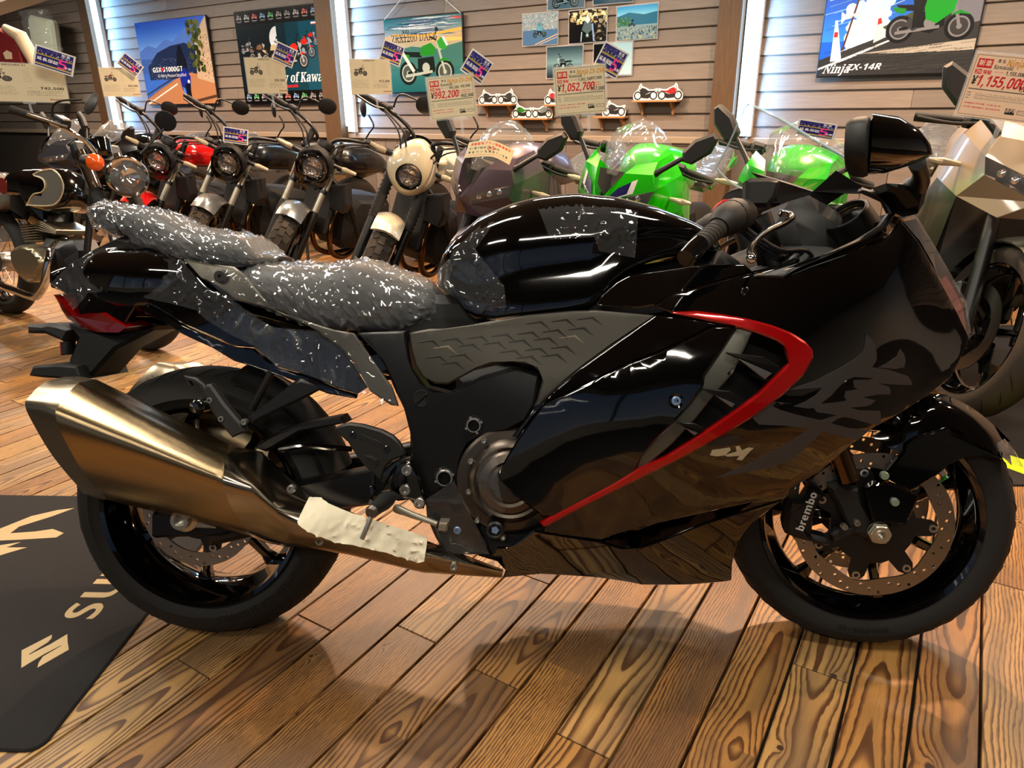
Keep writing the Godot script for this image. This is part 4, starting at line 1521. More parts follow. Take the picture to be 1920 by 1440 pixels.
func hyper_exhaust(o: Node3D) -> void:
	var ti := mat("brushed_titanium", Color(0.66, 0.58, 0.45), 0.25, 1.0)
	ti.uv1_scale = Vector3(3, 160, 1)
	ti.heightmap_enabled = true
	ti.heightmap_texture = noise_map(81, 0.05, Color.BLACK, Color.WHITE)
	ti.heightmap_scale = 0.004
	var sh := mat("polished_shield", Color(0.66, 0.62, 0.55), 0.18, 1.0)
	var cap_m := mat("muffler_cap", Color(0.66, 0.61, 0.52), 0.32, 1.0)
	var body := section_loft(["muf_rear", "muf_front"])
	var mid := []
	for i in body[0].size():
		mid.append((body[0][i] + body[1][i]) / 2)
	var inside := []
	var mc := Vector3.ZERO
	for p: Vector3 in body[1]:
		mc += p / body[1].size()
	for p: Vector3 in body[1]:
		inside.append(mc + (p - mc) * 0.94 + Vector3(0.035, -0.018, 0))
	var mz := part(o, "muffler", loft([inside, body[1], mid, body[0]].map(flip_ring), false), ti, 28.0)
	part(mz, "muffler_cap", loft(section_loft(["muf_rear", "muf_cap", "muf_end"]).map(flip_ring), true), cap_m, 32.0)
	part(o, "heat_shield", loft(section_loft(["sh_g", "sh_f", "sh_e", "sh_d", "sh_c", "sh_b", "sh_a"]).map(flip_ring), true), sh, 45.0)
	for p: Vector3 in t3("shield_bolts"):
		part(o, "shield_bolt", bolt(p, 0.0085, 0.006), steel_light())
	# far side silencer: a simple mirror of the near one
	var fm := loft([body[1], mid, body[0]].map(flip_ring), false)
	loft(section_loft(["muf_rear", "muf_cap", "muf_end"]).map(flip_ring), true, fm)
	flip_z(fm)
	part(o, "far_muffler", fm, cap_m, 32.0)
	# paper taped over the shield
	var pp := t3("paper")
	var ps := tps(pp)
	part(o, "protective_paper", panel(xy(pp), folded(ps, 0.006, 0.010, 34.0, 71, Vector2(0.7, 1.3)), 0.005, 0.001, 0.0002), mat("paper_white", Color(0.86, 0.82, 0.72), 0.75), 50.0)

func flip_ring(r: Array) -> Array:
	var q := r.duplicate()
	q.reverse()
	return q

func hyper_cockpit(o: Node3D) -> void:
	var ft := steer_frame()
	# mirrors
	var ax := t3("mirror_axis")
	var up := t3("mirror_top")
	var lo := t3("mirror_low")
	for sd: float in [1.0, -1.0]:
		var rings := []
		var wz := [0.062, 0.070, 0.066, 0.050, 0.028, 0.008]
		for i in 6:
			var c: Vector3 = (up[i] + lo[i]) / 2
			var h: float = (up[i].y - lo[i].y) / 2
			var ring := []
			for k in 20:
				var a := TAU * k / 20
				var ce := signf(cos(a)) * pow(absf(cos(a)), 0.75)
				var se := signf(sin(a)) * pow(absf(sin(a)), 0.75)
				ring.append(Vector3(c.x - ce * wz[i] * [0.50, 0.38, 0.24, 0.12, 0.05, 0.0][i], c.y + se * h, c.z + 0.01 + ce * wz[i]))
			ring.reverse()
			rings.append(ring)
		var shell := loft(rings.slice(1), true)
		var rimr := []
		for s: Array in [[0.004, 0.80], [0.0, 0.92], [0.004, 1.02], [0.014, 1.08], [0.027, 1.10], [0.034, 1.04]]:
			var ring := []
			for p: Vector3 in rings[0]:
				var c: Vector3 = (up[0] + lo[0]) / 2 + Vector3(0, 0, 0.01)
				ring.append(Vector3(p.x - 0.004 + s[0], c.y + (p.y - c.y) * s[1] * 1.14, c.z + (p.z - c.z) * s[1] * 1.06))
			rimr.append(ring)
		var rim := loft(rimr, true)
		var st := tube(curve(t3("mirror_stem"), 5), [0.014, 0.014, 0.0135, 0.013, 0.013, 0.0135, 0.014, 0.015, 0.016, 0.017, 0.018, 0.019, 0.02, 0.02, 0.021, 0.022], 14)
		var foot := prism(t2("mirror_foot"), 0.145, 0.215, 0.016)
		if sd < 0.0:
			flip_z(shell); flip_z(rim); flip_z(st); flip_z(foot)
		var mi := part(o, "mirror_shell", shell, mats.gloss_black, 60.0)
		part(mi, "mirror_rim", rim, mats.matte_black, 50.0)
		part(o, "mirror_stem", st, mats.satin_black)
		part(o, "mirror_foot", foot, mat("foot_satin", Color(0.09, 0.088, 0.08), 0.3, 0.4))
	# windscreen
	var rows := []
	for i in 5:
		rows.append(curve(t3("screen_%d" % i), 6))
	var cols := []
	for j in rows[0].size():
		var col := []
		for i in 5:
			col.append(rows[i][j])
		cols.append(curve(col, 5))
	var m := M.new()
	var ids := []
	for col: Array in cols:
		var r := PackedInt32Array()
		for p: Vector3 in col:
			r.append(m.add(p))
		ids.append(r)
	for j in ids.size() - 1:
		ring_join(m, ids[j], ids[j + 1], false)
	var sc := glass("screen_clear", Color(0.85, 0.92, 0.95, 0.07), 0.02)
	part(o, "windscreen", m, sc, 80.0)
	var edge := []
	for p: Vector3 in cols[0]:
		edge.append(p)
	for k in range(1, rows[4].size()):
		edge.append(rows[4][k])
	part(o, "screen_edge", tube(edge, 0.0024, 6), glass("screen_rim", Color(0.78, 0.88, 0.92, 0.6), 0.08))
	var far_edge := []
	for p: Vector3 in rows[0]:
		far_edge.append(p)
	part(o, "screen_edge", tube(far_edge, 0.0022, 6), glass("screen_rim", Color(0.78, 0.88, 0.92, 0.6), 0.08))
	# dash, gauges
	var db := M.new()
	var da := t3("dash")
	var lowm := Vector3(0, 0, 0)
	var dtop := PackedInt32Array()
	for p: Vector3 in da:
		dtop.append(db.add(p))
	cap(db, dtop)
	part(o, "dash_panel", db, mats.matte_black, 80.0)
	part(o, "dash_housing", box(Vector3(0.17, 0.13, 0.24), Vector3(0.585, 0.905, -0.03), Basis(Vector3.BACK, -0.5), 0.03), mats.matte_black)
	for p: Vector3 in t3("gauges"):
		var gx := Vector3(-0.62, 0.72, 0.28).normalized()
		var gp := part(o, "gauge", lathe([Vector2(0.052, -0.07), Vector2(0.048, -0.004), Vector2(0.045, 0.0), Vector2(0.041, -0.001), Vector2(0.038, -0.012)], p, gx, 40), mats.satin_black)
		part(gp, "gauge_face", lathe([Vector2(0.039, -0.012), Vector2(0.001, -0.012)], p, gx, 40), mat("gauge_dark", Color(0.03, 0.03, 0.034), 0.1, 0.0, 1.0))
		part(gp, "gauge_ring", lathe([Vector2(0.0385, -0.010), Vector2(0.0375, -0.008), Vector2(0.0365, -0.010)], p, gx, 40), mat("gauge_gold", Color(0.55, 0.44, 0.24), 0.25, 1.0))
	# right handlebar (and its mirror image)
	var gr := t3("grip")
	for sd: float in [1.0, -1.0]:
		var bar_end := tube([gr[0], gr[1], gr[2]], [0.0165, 0.0175, 0.0165], 24)
		var grip := tube([gr[2], gr[3]], [0.0165, 0.018], 24)
		var collar := tube([gr[3], gr[3].lerp(gr[4], 0.5), gr[4], gr[5]], [0.021, 0.026, 0.030, 0.031], 24)
		var sw: Array = t3("switch_box")
		var box_m := tube([gr[5], sw[0], sw[1]], [0.032, 0.033, 0.028], 16)
		var barm := tube([sw[1], Vector3(0.47, 0.915, 0.11)], 0.012, 14)
		var lv := tube(curve(t3("lever"), 4), 0.0062, 10)
		var ball := M.new()
		var le: Vector3 = t3("lever")[-1]
		lathe([Vector2(0.0005, -0.0095), Vector2(0.005, -0.008), Vector2(0.0085, -0.004), Vector2(0.0095, 0.0), Vector2(0.0085, 0.004), Vector2(0.005, 0.008), Vector2(0.0005, 0.0095)], le, Vector3.UP, 16, false, ball)
		if sd < 0.0:
			for q: M in [bar_end, grip, collar, box_m, barm, lv, ball]:
				flip_z(q)
		part(o, "handlebar", barm, mats.satin_black, 38.0, ft)
		var gp := part(o, "handlebar_grip", grip, mats.rubber, 38.0, ft)
		part(gp, "bar_end", bar_end, mats.gloss_black)
		part(gp, "throttle_collar", collar, mats.matte_black)
		part(o, "switch_housing", box_m, mats.matte_black, 38.0, ft)
		var lp := part(o, "brake_lever" if sd > 0.0 else "clutch_lever", lv, mat("lever_dark", Color(0.16, 0.15, 0.14), 0.28, 0.8), 60.0, ft)
		part(lp, "lever_ball", ball, mats.chrome, 60.0)
		if sd > 0.0:
			# diamond pattern moulded in the grip
			var gd: Vector3 = gr[3] - gr[2]
			var fb := frame_of(gd)
			for k in 5:
				for s: float in [-1.0, 1.0]:
					var pts := []
					for j in 9:
						var a := PI * 0.1 + s * j * 0.36 + k * 0.2
						pts.append(gr[2] + gd * ((k * 1.0 + j * 0.14) / 6.0) + (fb.x * cos(a) + fb.y * sin(a)) * lerpf(0.0166, 0.0181, (k + j * 0.14) / 6.0))
					part(gp, "grip_rib", tube(pts, 0.0009, 5), mats.matte_black)
	part(o, "kill_switch", prism(t2("kill"), 0.20, 0.225, 0.003), mat("switch_red", Color(0.7, 0.03, 0.03), 0.4), 38.0, ft)
	var rv := part(o, "brake_reservoir", prism(t2("reservoir"), 0.135, 0.190, 0.008), mats.matte_black, 38.0, ft)
	var lb: Vector3 = t3("lever_bolt")[0]
	part(o, "lever_pivot", lathe([Vector2(0.011, -0.006), Vector2(0.011, 0.004), Vector2(0.008, 0.006), Vector2(0.001, 0.006)], lb, Vector3(0.2, 0.9, 0.3), 18), mats.chrome, 38.0, ft)
	var fk := t3("fork_cap")
	part(o, "fork_top", tube([fk[0], fk[1]], 0.0255, 28), mat("fork_top_steel", Color(0.42, 0.40, 0.37), 0.14, 1.0), 38.0, ft)
	part(o, "steering_bracket", box(Vector3(0.10, 0.03, 0.26), Vector3(0.50, 0.845, 0.0), Basis(Vector3.BACK, 0.4), 0.01), mats.satin_black, 38.0, ft)
	for k in 3:
		part(o, "cockpit_cable", tube(curve([Vector3(0.40, 0.92, 0.17 - k * 0.02), Vector3(0.47, 0.87, 0.19 - k * 0.03), Vector3(0.54, 0.87, 0.14 - k * 0.03), Vector3(0.60, 0.84, 0.05)], 5), 0.004, 7), mats.matte_black)

# ---------------------------------------------------------------- printed sheets: flat pictures and lettering painted pixel by pixel
const GLYPH := {
	"en": [1, 2, 4, 2, 4, 2, 2, 5, 2, 5, 4, 5, 4, 5, 1, 9, 1.5, 7, 9.5, 9.5, 5, 1.2, 9, 0.6, 7, 1, 7, 7, 7, 4, 9, 4, 5, 4, 5, 7, 5, 7, 9.5, 7],
	"cho": [3, 1, 3, 6, 3, 1, 8, 1, 3, 2.6, 8, 2.6, 3, 4.2, 8, 4.2, 1, 6, 9.5, 6, 3, 6, 3, 9.5, 3, 9.5, 5, 8.5, 4.5, 6, 9.5, 9.5, 8, 6.8, 6, 8],
	"ho": [3, 0.5, 1, 4, 2, 3, 2, 9.5, 4, 1, 9, 1, 9, 1, 9, 4, 9, 4, 4, 4, 4, 4, 4, 1, 6.5, 4, 6.5, 9.5, 4, 6, 9.5, 6, 6.3, 6, 3.8, 9, 6.7, 6, 9.5, 9],
	"sho": [2, 0.5, 2.5, 1.2, 0.8, 2, 4.2, 2, 1.2, 3.5, 3.8, 3.5, 1.2, 5, 3.8, 5, 1.2, 6.5, 3.8, 6.5, 3.8, 6.5, 3.8, 9, 3.8, 9, 1.2, 9, 1.2, 9, 1.2, 6.5, 5, 1.5, 9.5, 1.5, 7.2, 1.5, 7.2, 9, 7.2, 5, 9.3, 5, 5.5, 4.5, 5.5, 9, 4.8, 9, 9.8, 9],
	"nen": [3, 0.5, 1, 3.5, 2.2, 2.5, 9, 2.5, 3, 5, 8.5, 5, 3, 5, 3, 7.3, 0.8, 7.3, 9.5, 7.3, 5.7, 2.5, 5.7, 10],
	"kan": [1, 1, 1, 9.5, 1, 1, 4.2, 1, 4.2, 1, 4.2, 4, 1, 2.5, 4.2, 2.5, 1, 4, 4.2, 4, 5.8, 1, 9, 1, 9, 1, 9, 9.5, 5.8, 1, 5.8, 4, 5.8, 2.5, 9, 2.5, 5.8, 4, 9, 4, 3.3, 5.2, 6.7, 5.2, 6.7, 5.2, 6.7, 9, 3.3, 9, 6.7, 9, 3.3, 5.2, 3.3, 9, 3.3, 7, 6.7, 7],
	"shin": [2.7, 0.3, 2.7, 1.5, 1, 1.8, 4.8, 1.8, 1.8, 2.2, 2.2, 3.6, 4, 2.2, 3.5, 3.6, 0.6, 4, 5.2, 4, 1, 5.8, 5, 5.8, 2.9, 4, 2.9, 9.8, 2.8, 6, 0.8, 8.5, 3, 6, 5, 8, 9, 0.8, 6.2, 1.8, 6.2, 1.8, 6, 6, 6, 6, 5.4, 9.5, 6.2, 4, 9.8, 4, 8.2, 4, 8.2, 9.8],
	"sha": [1, 1.8, 9, 1.8, 2, 3.2, 8, 3.2, 2, 3.2, 2, 7, 8, 3.2, 8, 7, 2, 5, 8, 5, 2, 7, 8, 7, 0.5, 8.4, 9.5, 8.4, 5, 0.4, 5, 9.9],
	"mei": [4, 0.5, 1.5, 4, 3.5, 1.5, 8, 1.5, 8, 1.5, 1, 7.5, 3.5, 3.3, 5, 4.5, 4, 6, 8.5, 6, 8.5, 6, 8.5, 9.5, 8.5, 9.5, 4, 9.5, 4, 9.5, 4, 6],
	"pu": [1, 2, 7.5, 2, 7.5, 2, 6.5, 6, 6.5, 6, 3, 9.5, 8.6, 0.8, 9.4, 0.8, 9.4, 0.8, 9.4, 1.6, 9.4, 1.6, 8.6, 1.6, 8.6, 1.6, 8.6, 0.8],
	"ra": [2.5, 1.2, 8, 1.2, 1.5, 4, 8.7, 4, 8.7, 4, 7.5, 7, 7.5, 7, 4, 9.7],
	"n": [1.5, 2, 4, 3.5, 9, 2.5, 6.5, 7, 6.5, 7, 1.5, 9],
}

class Sheet:
	var im: Image
	var w: int
	var h: int
	func _init(w_: int, h_: int, c: Color) -> void:
		w = w_
		h = h_
		im = Image.create(w, h, false, Image.FORMAT_RGB8)
		im.fill(c)
	func rect(x: float, y: float, rw: float, rh: float, c: Color) -> void:
		im.fill_rect(Rect2i(int(x), int(y), maxi(1, int(rw)), maxi(1, int(rh))), c)
	func poly(p: Array, c: Color) -> void:
		var lo := 1e9
		var hi := -1e9
		for q: Vector2 in p:
			lo = minf(lo, q.y)
			hi = maxf(hi, q.y)
		for y in range(maxi(0, floori(lo)), mini(h, ceili(hi) + 1)):
			var xs := []
			var yc := y + 0.5
			for i in p.size():
				var a: Vector2 = p[i]
				var b: Vector2 = p[(i + 1) % p.size()]
				if (a.y <= yc and b.y > yc) or (b.y <= yc and a.y > yc):
					xs.append(a.x + (yc - a.y) / (b.y - a.y) * (b.x - a.x))
			xs.sort()
			for i in range(0, xs.size() - 1, 2):
				var x0 := maxi(0, roundi(xs[i]))
				var x1 := mini(w, roundi(xs[i + 1]))
				if x1 > x0:
					im.fill_rect(Rect2i(x0, y, x1 - x0, 1), c)
	func line(a: Vector2, b: Vector2, width: float, c: Color) -> void:
		var d := (b - a).normalized()
		var n := Vector2(-d.y, d.x) * width / 2
		var e := d * width * 0.3
		poly([a - e + n, b + e + n, b + e - n, a - e - n], c)
	func disc(o: Vector2, r: float, c: Color) -> void:
		for y in range(maxi(0, floori(o.y - r)), mini(h, ceili(o.y + r) + 1)):
			var dx := r * r - (y + 0.5 - o.y) ** 2
			if dx > 0.0:
				var s := sqrt(dx)
				var x0 := maxi(0, roundi(o.x - s))
				var x1 := mini(w, roundi(o.x + s))
				if x1 > x0:
					im.fill_rect(Rect2i(x0, y, x1 - x0, 1), c)
	func glyph(g: Array, x: float, y: float, s: float, width: float, c: Color) -> void:
		for i in range(0, g.size(), 4):
			line(Vector2(x + g[i] * s / 10, y + g[i + 1] * s / 10), Vector2(x + g[i + 2] * s / 10, y + g[i + 3] * s / 10), width, c)
	func fade(a: Color, b: Color, y0: int, y1: int) -> void:
		# a printed sky
		for y in range(y0, y1):
			im.fill_rect(Rect2i(0, y, w, 1), a.lerp(b, float(y - y0) / (y1 - y0)))
	func speckle(x: float, y: float, rw: float, rh: float, n: int, size: float, cs: Array, g: RandomNumberGenerator) -> void:
		for i in n:
			var q := Vector2(x + g.randf() * rw, y + g.randf() * rh)
			rect(q.x, q.y, 1 + g.randf() * size, 1 + g.randf() * size, cs[g.randi() % cs.size()])
	func small_print(x: float, y: float, rw: float, rows: int, pitch: float, c: Color, g: RandomNumberGenerator) -> void:
		# rows of writing too small to read
		for r in rows:
			var q := x
			var stop := x + rw * g.randf_range(0.75, 1.0)
			while q < stop:
				var l := g.randf_range(1.0, 4.0)
				if g.randf() < 0.8:
					rect(q, y + r * pitch + g.randf() * 1.5, l, maxf(1.0, pitch * 0.35), c)
				q += l + 1.0
	func motorcycle(x: float, y: float, s: float, body: Color, dark: Color, metal: Color, flip := false) -> void:
		var f := -1.0 if flip else 1.0
		var at := func(u: float, v: float) -> Vector2: return Vector2(x + f * u * s, y + v * s)
		for k: float in [-0.32, 0.32]:
			disc(at.call(k, 0.16), 0.155 * s, dark)
			disc(at.call(k, 0.16), 0.115 * s, metal)
			disc(at.call(k, 0.16), 0.095 * s, dark.lerp(metal, 0.35))
			disc(at.call(k, 0.16), 0.03 * s, metal)
		line(at.call(0.32, 0.16), at.call(0.20, -0.22), 0.035 * s, metal)
		line(at.call(-0.32, 0.16), at.call(-0.05, 0.10), 0.03 * s, dark)
		poly([at.call(-0.14, -0.02), at.call(0.14, -0.04), at.call(0.16, 0.14), at.call(0.02, 0.22), at.call(-0.14, 0.18)], dark)
		disc(at.call(0.0, 0.10), 0.065 * s, metal)
		line(at.call(0.10, 0.15), at.call(-0.36, 0.20), 0.035 * s, metal)
		poly([at.call(-0.40, -0.12), at.call(-0.10, -0.10), at.call(-0.06, -0.03), at.call(-0.34, -0.05)], dark)
		poly([at.call(-0.44, -0.10), at.call(-0.28, -0.07), at.call(-0.30, -0.01), at.call(-0.40, -0.04)], body)
		poly([at.call(-0.10, -0.06), at.call(-0.06, -0.17), at.call(0.10, -0.21), at.call(0.18, -0.14), at.call(0.14, -0.05)], body)
		poly([at.call(0.20, 0.03), at.call(0.30, -0.02), at.call(0.44, 0.04), at.call(0.32, 0.02)], body)
		disc(at.call(0.25, -0.16), 0.05 * s, metal)
		line(at.call(0.19, -0.24), at.call(0.10, -0.28), 0.025 * s, dark)
		line(at.call(0.16, -0.27), at.call(0.20, -0.36), 0.014 * s, dark)
		disc(at.call(0.205, -0.37), 0.028 * s, dark)

var text_cache := {}

func print_text(sh: Sheet, s: String, x: float, y: float, height: float, c: Color, serif := false, bold := true, slant := 0.0, stretch := 1.0) -> void:
	# x, y: left end and middle height, in pixels
	var key := s + str(serif) + str(bold)
	if not text_cache.has(key):
		var t: TextMesh = text_mesh(s, 1.0, 0.02, serif, bold)
		text_cache[key] = t.get_mesh_arrays()
	var arr: Array = text_cache[key]
	var v: PackedVector3Array = arr[Mesh.ARRAY_VERTEX]
	var id: PackedInt32Array = arr[Mesh.ARRAY_INDEX] if arr[Mesh.ARRAY_INDEX] != null else PackedInt32Array(range(v.size()))
	var left := 1e9
	for p in v:
		left = minf(left, p.x)
	for i in range(0, id.size(), 3):
		var a := v[id[i]]
		var b := v[id[i + 1]]
		var d := v[id[i + 2]]
		if a.z < 0.0 or b.z < 0.0 or d.z < 0.0:
			continue
		var q := []
		for p: Vector3 in [a, b, d]:
			q.append(Vector2(x + (p.x - left) * height * stretch + p.y * slant * height, y - p.y * height))
		sh.poly(q, c)

func paper_material(sh: Sheet, gloss := 0.35) -> StandardMaterial3D:
	var m := StandardMaterial3D.new()
	m.resource_name = "printed_sheet"
	m.albedo_texture = ImageTexture.create_from_image(sh.im)
	m.roughness = gloss
	m.texture_repeat = false
	return m

func sheet_mesh(w: float, h: float, thick: float, bow := 0.0) -> M:
	# a printed sheet facing +z, picture upright, slightly bowed
	var m := M.new()
	var n := 8
	var f := []
	var b := []
	for i in n + 1:
		var u := float(i) / n
		var z := bow * (1.0 - (2.0 * u - 1.0) ** 2)
		f.append([m.add(Vector3((u - 0.5) * w, -h / 2, z + thick / 2), Vector2(u, 1)), m.add(Vector3((u - 0.5) * w, h / 2, z + thick / 2), Vector2(u, 0))])
		b.append([m.add(Vector3((u - 0.5) * w, -h / 2, z - thick / 2), Vector2(0.004, 0.996)), m.add(Vector3((u - 0.5) * w, h / 2, z - thick / 2), Vector2(0.004, 0.004))])
	for i in n:
		m.quad(f[i][0], f[i + 1][0], f[i + 1][1], f[i][1])
		m.quad(b[i][1], b[i + 1][1], b[i + 1][0], b[i][0])
		m.quad(f[i][1], f[i + 1][1], b[i + 1][1], b[i][1])
		m.quad(b[i][0], b[i + 1][0], f[i + 1][0], f[i][0])
	m.quad(b[0][0], f[0][0], f[0][1], b[0][1])
	m.quad(f[n][0], b[n][0], b[n][1], f[n][1])
	return m

# ---------------------------------------------------------------- the row of motorcycles behind
func row_frame(x: float, z: float, turn: float, lean: float) -> Transform3D:
	# a motorcycle whose front tyre stands at (x, z) of the room; turn 0 faces away from the wall
	return Transform3D(room * Basis(Vector3.UP, deg_to_rad(-90.0 + turn)) * Basis(Vector3.RIGHT, deg_to_rad(-lean)), at_room(x, 0.0, z))

func steering(rake: float, angle: float, trail: float) -> Transform3D:
	var ax := Vector3(-sin(deg_to_rad(rake)), cos(deg_to_rad(rake)), 0)
	var b := Basis(ax, deg_to_rad(angle))
	var a := Vector3(trail, 0, 0)
	return Transform3D(b, a - b * a)

func block_tread(c: Vector3, R: float, w: float) -> M:
	var m := M.new()
	for k in 34:
		for j in 3:
			var u: float = [-0.62, 0.0, 0.62][j]
			var a := TAU * (k + (0.5 if j == 1 else 0.0)) / 34.0
			var r := R - (1.0 - sqrt(1.0 - u * u)) * w * 0.42
			var n := Vector3(cos(a) * (1.0 - absf(u) * 0.3), sin(a) * (1.0 - absf(u) * 0.3), u * 0.7).normalized()
			var tg := Vector3(-sin(a), cos(a), 0)
			var b := Basis(tg, n.cross(tg).normalized() * -1.0, n)
			b = Basis(tg, n.cross(tg).normalized(), n)
			box(Vector3(R * TAU / 34.0 * 0.82, w * 0.27, 0.006), c + Vector3(cos(a) * r, sin(a) * r, u * w / 2.0), b * Basis(Vector3.BACK, 0.35 * signf(u)), 0.0, m)
	return m

func disc_mirror(at: Vector3, n: Vector3, r: float, squash := 1.0) -> M:
	var m := lathe([Vector2(0.001, -0.016), Vector2(r * 0.5, -0.013), Vector2(r * 0.85, -0.006), Vector2(r, 0.002), Vector2(r * 0.95, 0.006), Vector2(0.001, 0.006)], Vector3.ZERO, Vector3.BACK, 28)
	for i in m.v.size():
		m.v[i].y *= squash
	var out := M.new()
	return out.merge(m, Transform3D(frame_of(n), at))

func cruiser(x: float, z: float, paint: StandardMaterial3D, guard: StandardMaterial3D, cowl: bool, gaiter: bool, label: String, covered := true) -> Node3D:
	var o := thing("cruiser_motorcycle", label, "motorcycle", "cruisers parked side by side along the siding wall", row_frame(x, z, 0.0, 9.0))
	var ft := steering(30.0, 38.0, 0.12)
	var ax := Vector3(-0.5, 0.866, 0)
	var black: Material = mats.gloss_black
	var satin: Material = mats.satin_black
	var matte: Material = mats.matte_black
	var c := Vector3(0, 0.32, 0)
	# front wheel
	var rim := part(o, "front_rim", rim_shape(c, 0.232, 0.045), black, 40.0, ft)
	part(rim, "tyre", tyre_shape(c, 0.314, 0.13, 0.232), mat("rubber_brown", Color(0.16, 0.135, 0.105), 0.8), 50.0)
	part(rim, "tread_block", block_tread(c, 0.3155, 0.126), mat("rubber_brown", Color(0.16, 0.135, 0.105), 0.8), 20.0).set_meta("kind", "stuff")
	for k in 10:
		part(rim, "spoke", spoke_shape(c, TAU * k / 10, 0.03, 0.20, 0.010, 0.007, 0.02, 0.012), black, 30.0)
	part(rim, "brake_disc", lathe([Vector2(0.10, -0.062), Vector2(0.155, -0.062), Vector2(0.155, -0.066), Vector2(0.10, -0.066)], c, Vector3.BACK, 40), mats.steel)
	# mudguard
	var mg := []
	for k in 13:
		var a := deg_to_rad(lerpf(66.0, 150.0, k / 12.0))
		var ring := []
		for j in 9:
			var u := -1.0 + 2.0 * j / 8.0
			ring.append(c + Vector3(cos(a) * (0.345 - 0.028 * u * u), sin(a) * (0.345 - 0.028 * u * u), u * 0.078))
		for j in range(8, -1, -1):
			var u := -1.0 + 2.0 * j / 8.0
			ring.append(c + Vector3(cos(a) * (0.341 - 0.028 * u * u), sin(a) * (0.341 - 0.028 * u * u), u * 0.075))
		mg.append(ring)
	part(o, "front_mudguard", loft(mg, true), guard, 45.0, ft)
	# fork
	for s: float in [1.0, -1.0]:
		var foot := c + Vector3(0.03, 0.0, s * 0.098)
		var lower := part(o, "fork_slider", tube([foot - ax * 0.03, foot + ax * 0.02, foot + ax * 0.30, foot + ax * 0.33], [0.022, 0.027, 0.027, 0.024], 16), mat("slider_dark", Color(0.13, 0.12, 0.105), 0.4, 0.5), 38.0, ft)
		if gaiter:
			var pts := []
			var rr := []
			for k in 23:
				pts.append(foot + ax * (0.30 + 0.0125 * k))
				rr.append(0.026 if k % 2 else 0.034)
			part(o, "fork_gaiter", tube(pts, rr, 18), mats.rubber, 70.0, ft)
		else:
			part(o, "fork_tube", tube([foot + ax * 0.32, foot + ax * 0.46], 0.0205, 18), mat("fork_ivory", Color(0.60, 0.58, 0.52), 0.3, 0.6), 38.0, ft)
			part(o, "fork_band", tube([foot + ax * 0.455, foot + ax * 0.485], 0.024, 18), satin, 38.0, ft)
			var rib := M.new()
			for k in 6:
				var a := TAU * k / 6
				var off := Vector3(cos(a) * 0.0205, 0, sin(a) * 0.0205)
				tube([foot + ax * 0.485 + off, foot + ax * 0.64 + off], 0.0085, 7, true, rib)
			part(o, "fork_cover", rib, mat("fork_ivory", Color(0.60, 0.58, 0.52), 0.3, 0.6), 38.0, ft)
		part(o, "fork_top", tube([foot + ax * 0.62, foot + ax * 0.80], 0.021, 16), satin, 38.0, ft)
	# headlight
	var hc := Vector3(-0.17, 0.855, 0)
	var hd := Vector3(1, -0.10, 0).normalized()
	if cowl:
		var rings := []
		for q: Array in [[0.02, 0.072, 0.072], [0.014, 0.090, 0.090], [-0.02, 0.118, 0.112], [-0.06, 0.134, 0.124], [-0.10, 0.138, 0.126]]:
			var ring := []
			for k in 36:
				var a := TAU * k / 36
				var f := 1.0 + 0.42 * pow(maxf(0.0, sin(a)), 3.0) * (1.0 if q[1] > 0.1 else 0.1) + 0.10 * pow(maxf(0.0, -sin(a)), 3.0) * (1.0 if q[1] > 0.1 else 0.1)
				ring.append(hc + hd * q[0] + Vector3(0.1, 0.995, 0) * sin(a) * q[2] * f + Vector3(0, 0, cos(a) * q[1]))
			rings.append(ring)
		rings.reverse()
		part(o, "headlight_cowl", loft(rings, false), paint, 60.0, ft)
		part(o, "cowl_screen", disc_mirror(hc + Vector3(-0.13, 0.13, 0), Vector3(0.7, 0.7, 0), 0.085, 0.8), black, 60.0, ft)
	var hl := part(o, "headlight_shell", lathe([Vector2(0.03, -0.14), Vector2(0.075, -0.11), Vector2(0.094, -0.05), Vector2(0.094, 0.0), Vector2(0.090, 0.012), Vector2(0.078, 0.014), Vector2(0.066, 0.002), Vector2(0.062, -0.006)], hc, hd, 40), black, 40.0, ft)
	part(hl, "headlight_bowl", lathe([Vector2(0.062, -0.004), Vector2(0.048, -0.022), Vector2(0.02, -0.034), Vector2(0.001, -0.036)], hc, hd, 32), mats.chrome)
	part(hl, "light_bar", box(Vector3(0.016, 0.014, 0.115), hc + hd * -0.010, Basis(Vector3.BACK, -0.1), 0.003), black)
	for s: float in [-1.0, 1.0]:
		part(hl, "led_lens", lathe([Vector2(0.016, -0.02), Vector2(0.014, -0.010), Vector2(0.001, -0.006)], hc + Vector3(0, 0.026 * s, 0.014 * s), hd, 16), mats.chrome)
	part(hl, "headlight_glass", lathe([Vector2(0.064, 0.001), Vector2(0.045, 0.008), Vector2(0.001, 0.012)], hc, hd, 32), glass("lens_clear", Color(0.9, 0.92, 0.95, 0.06), 0.02))
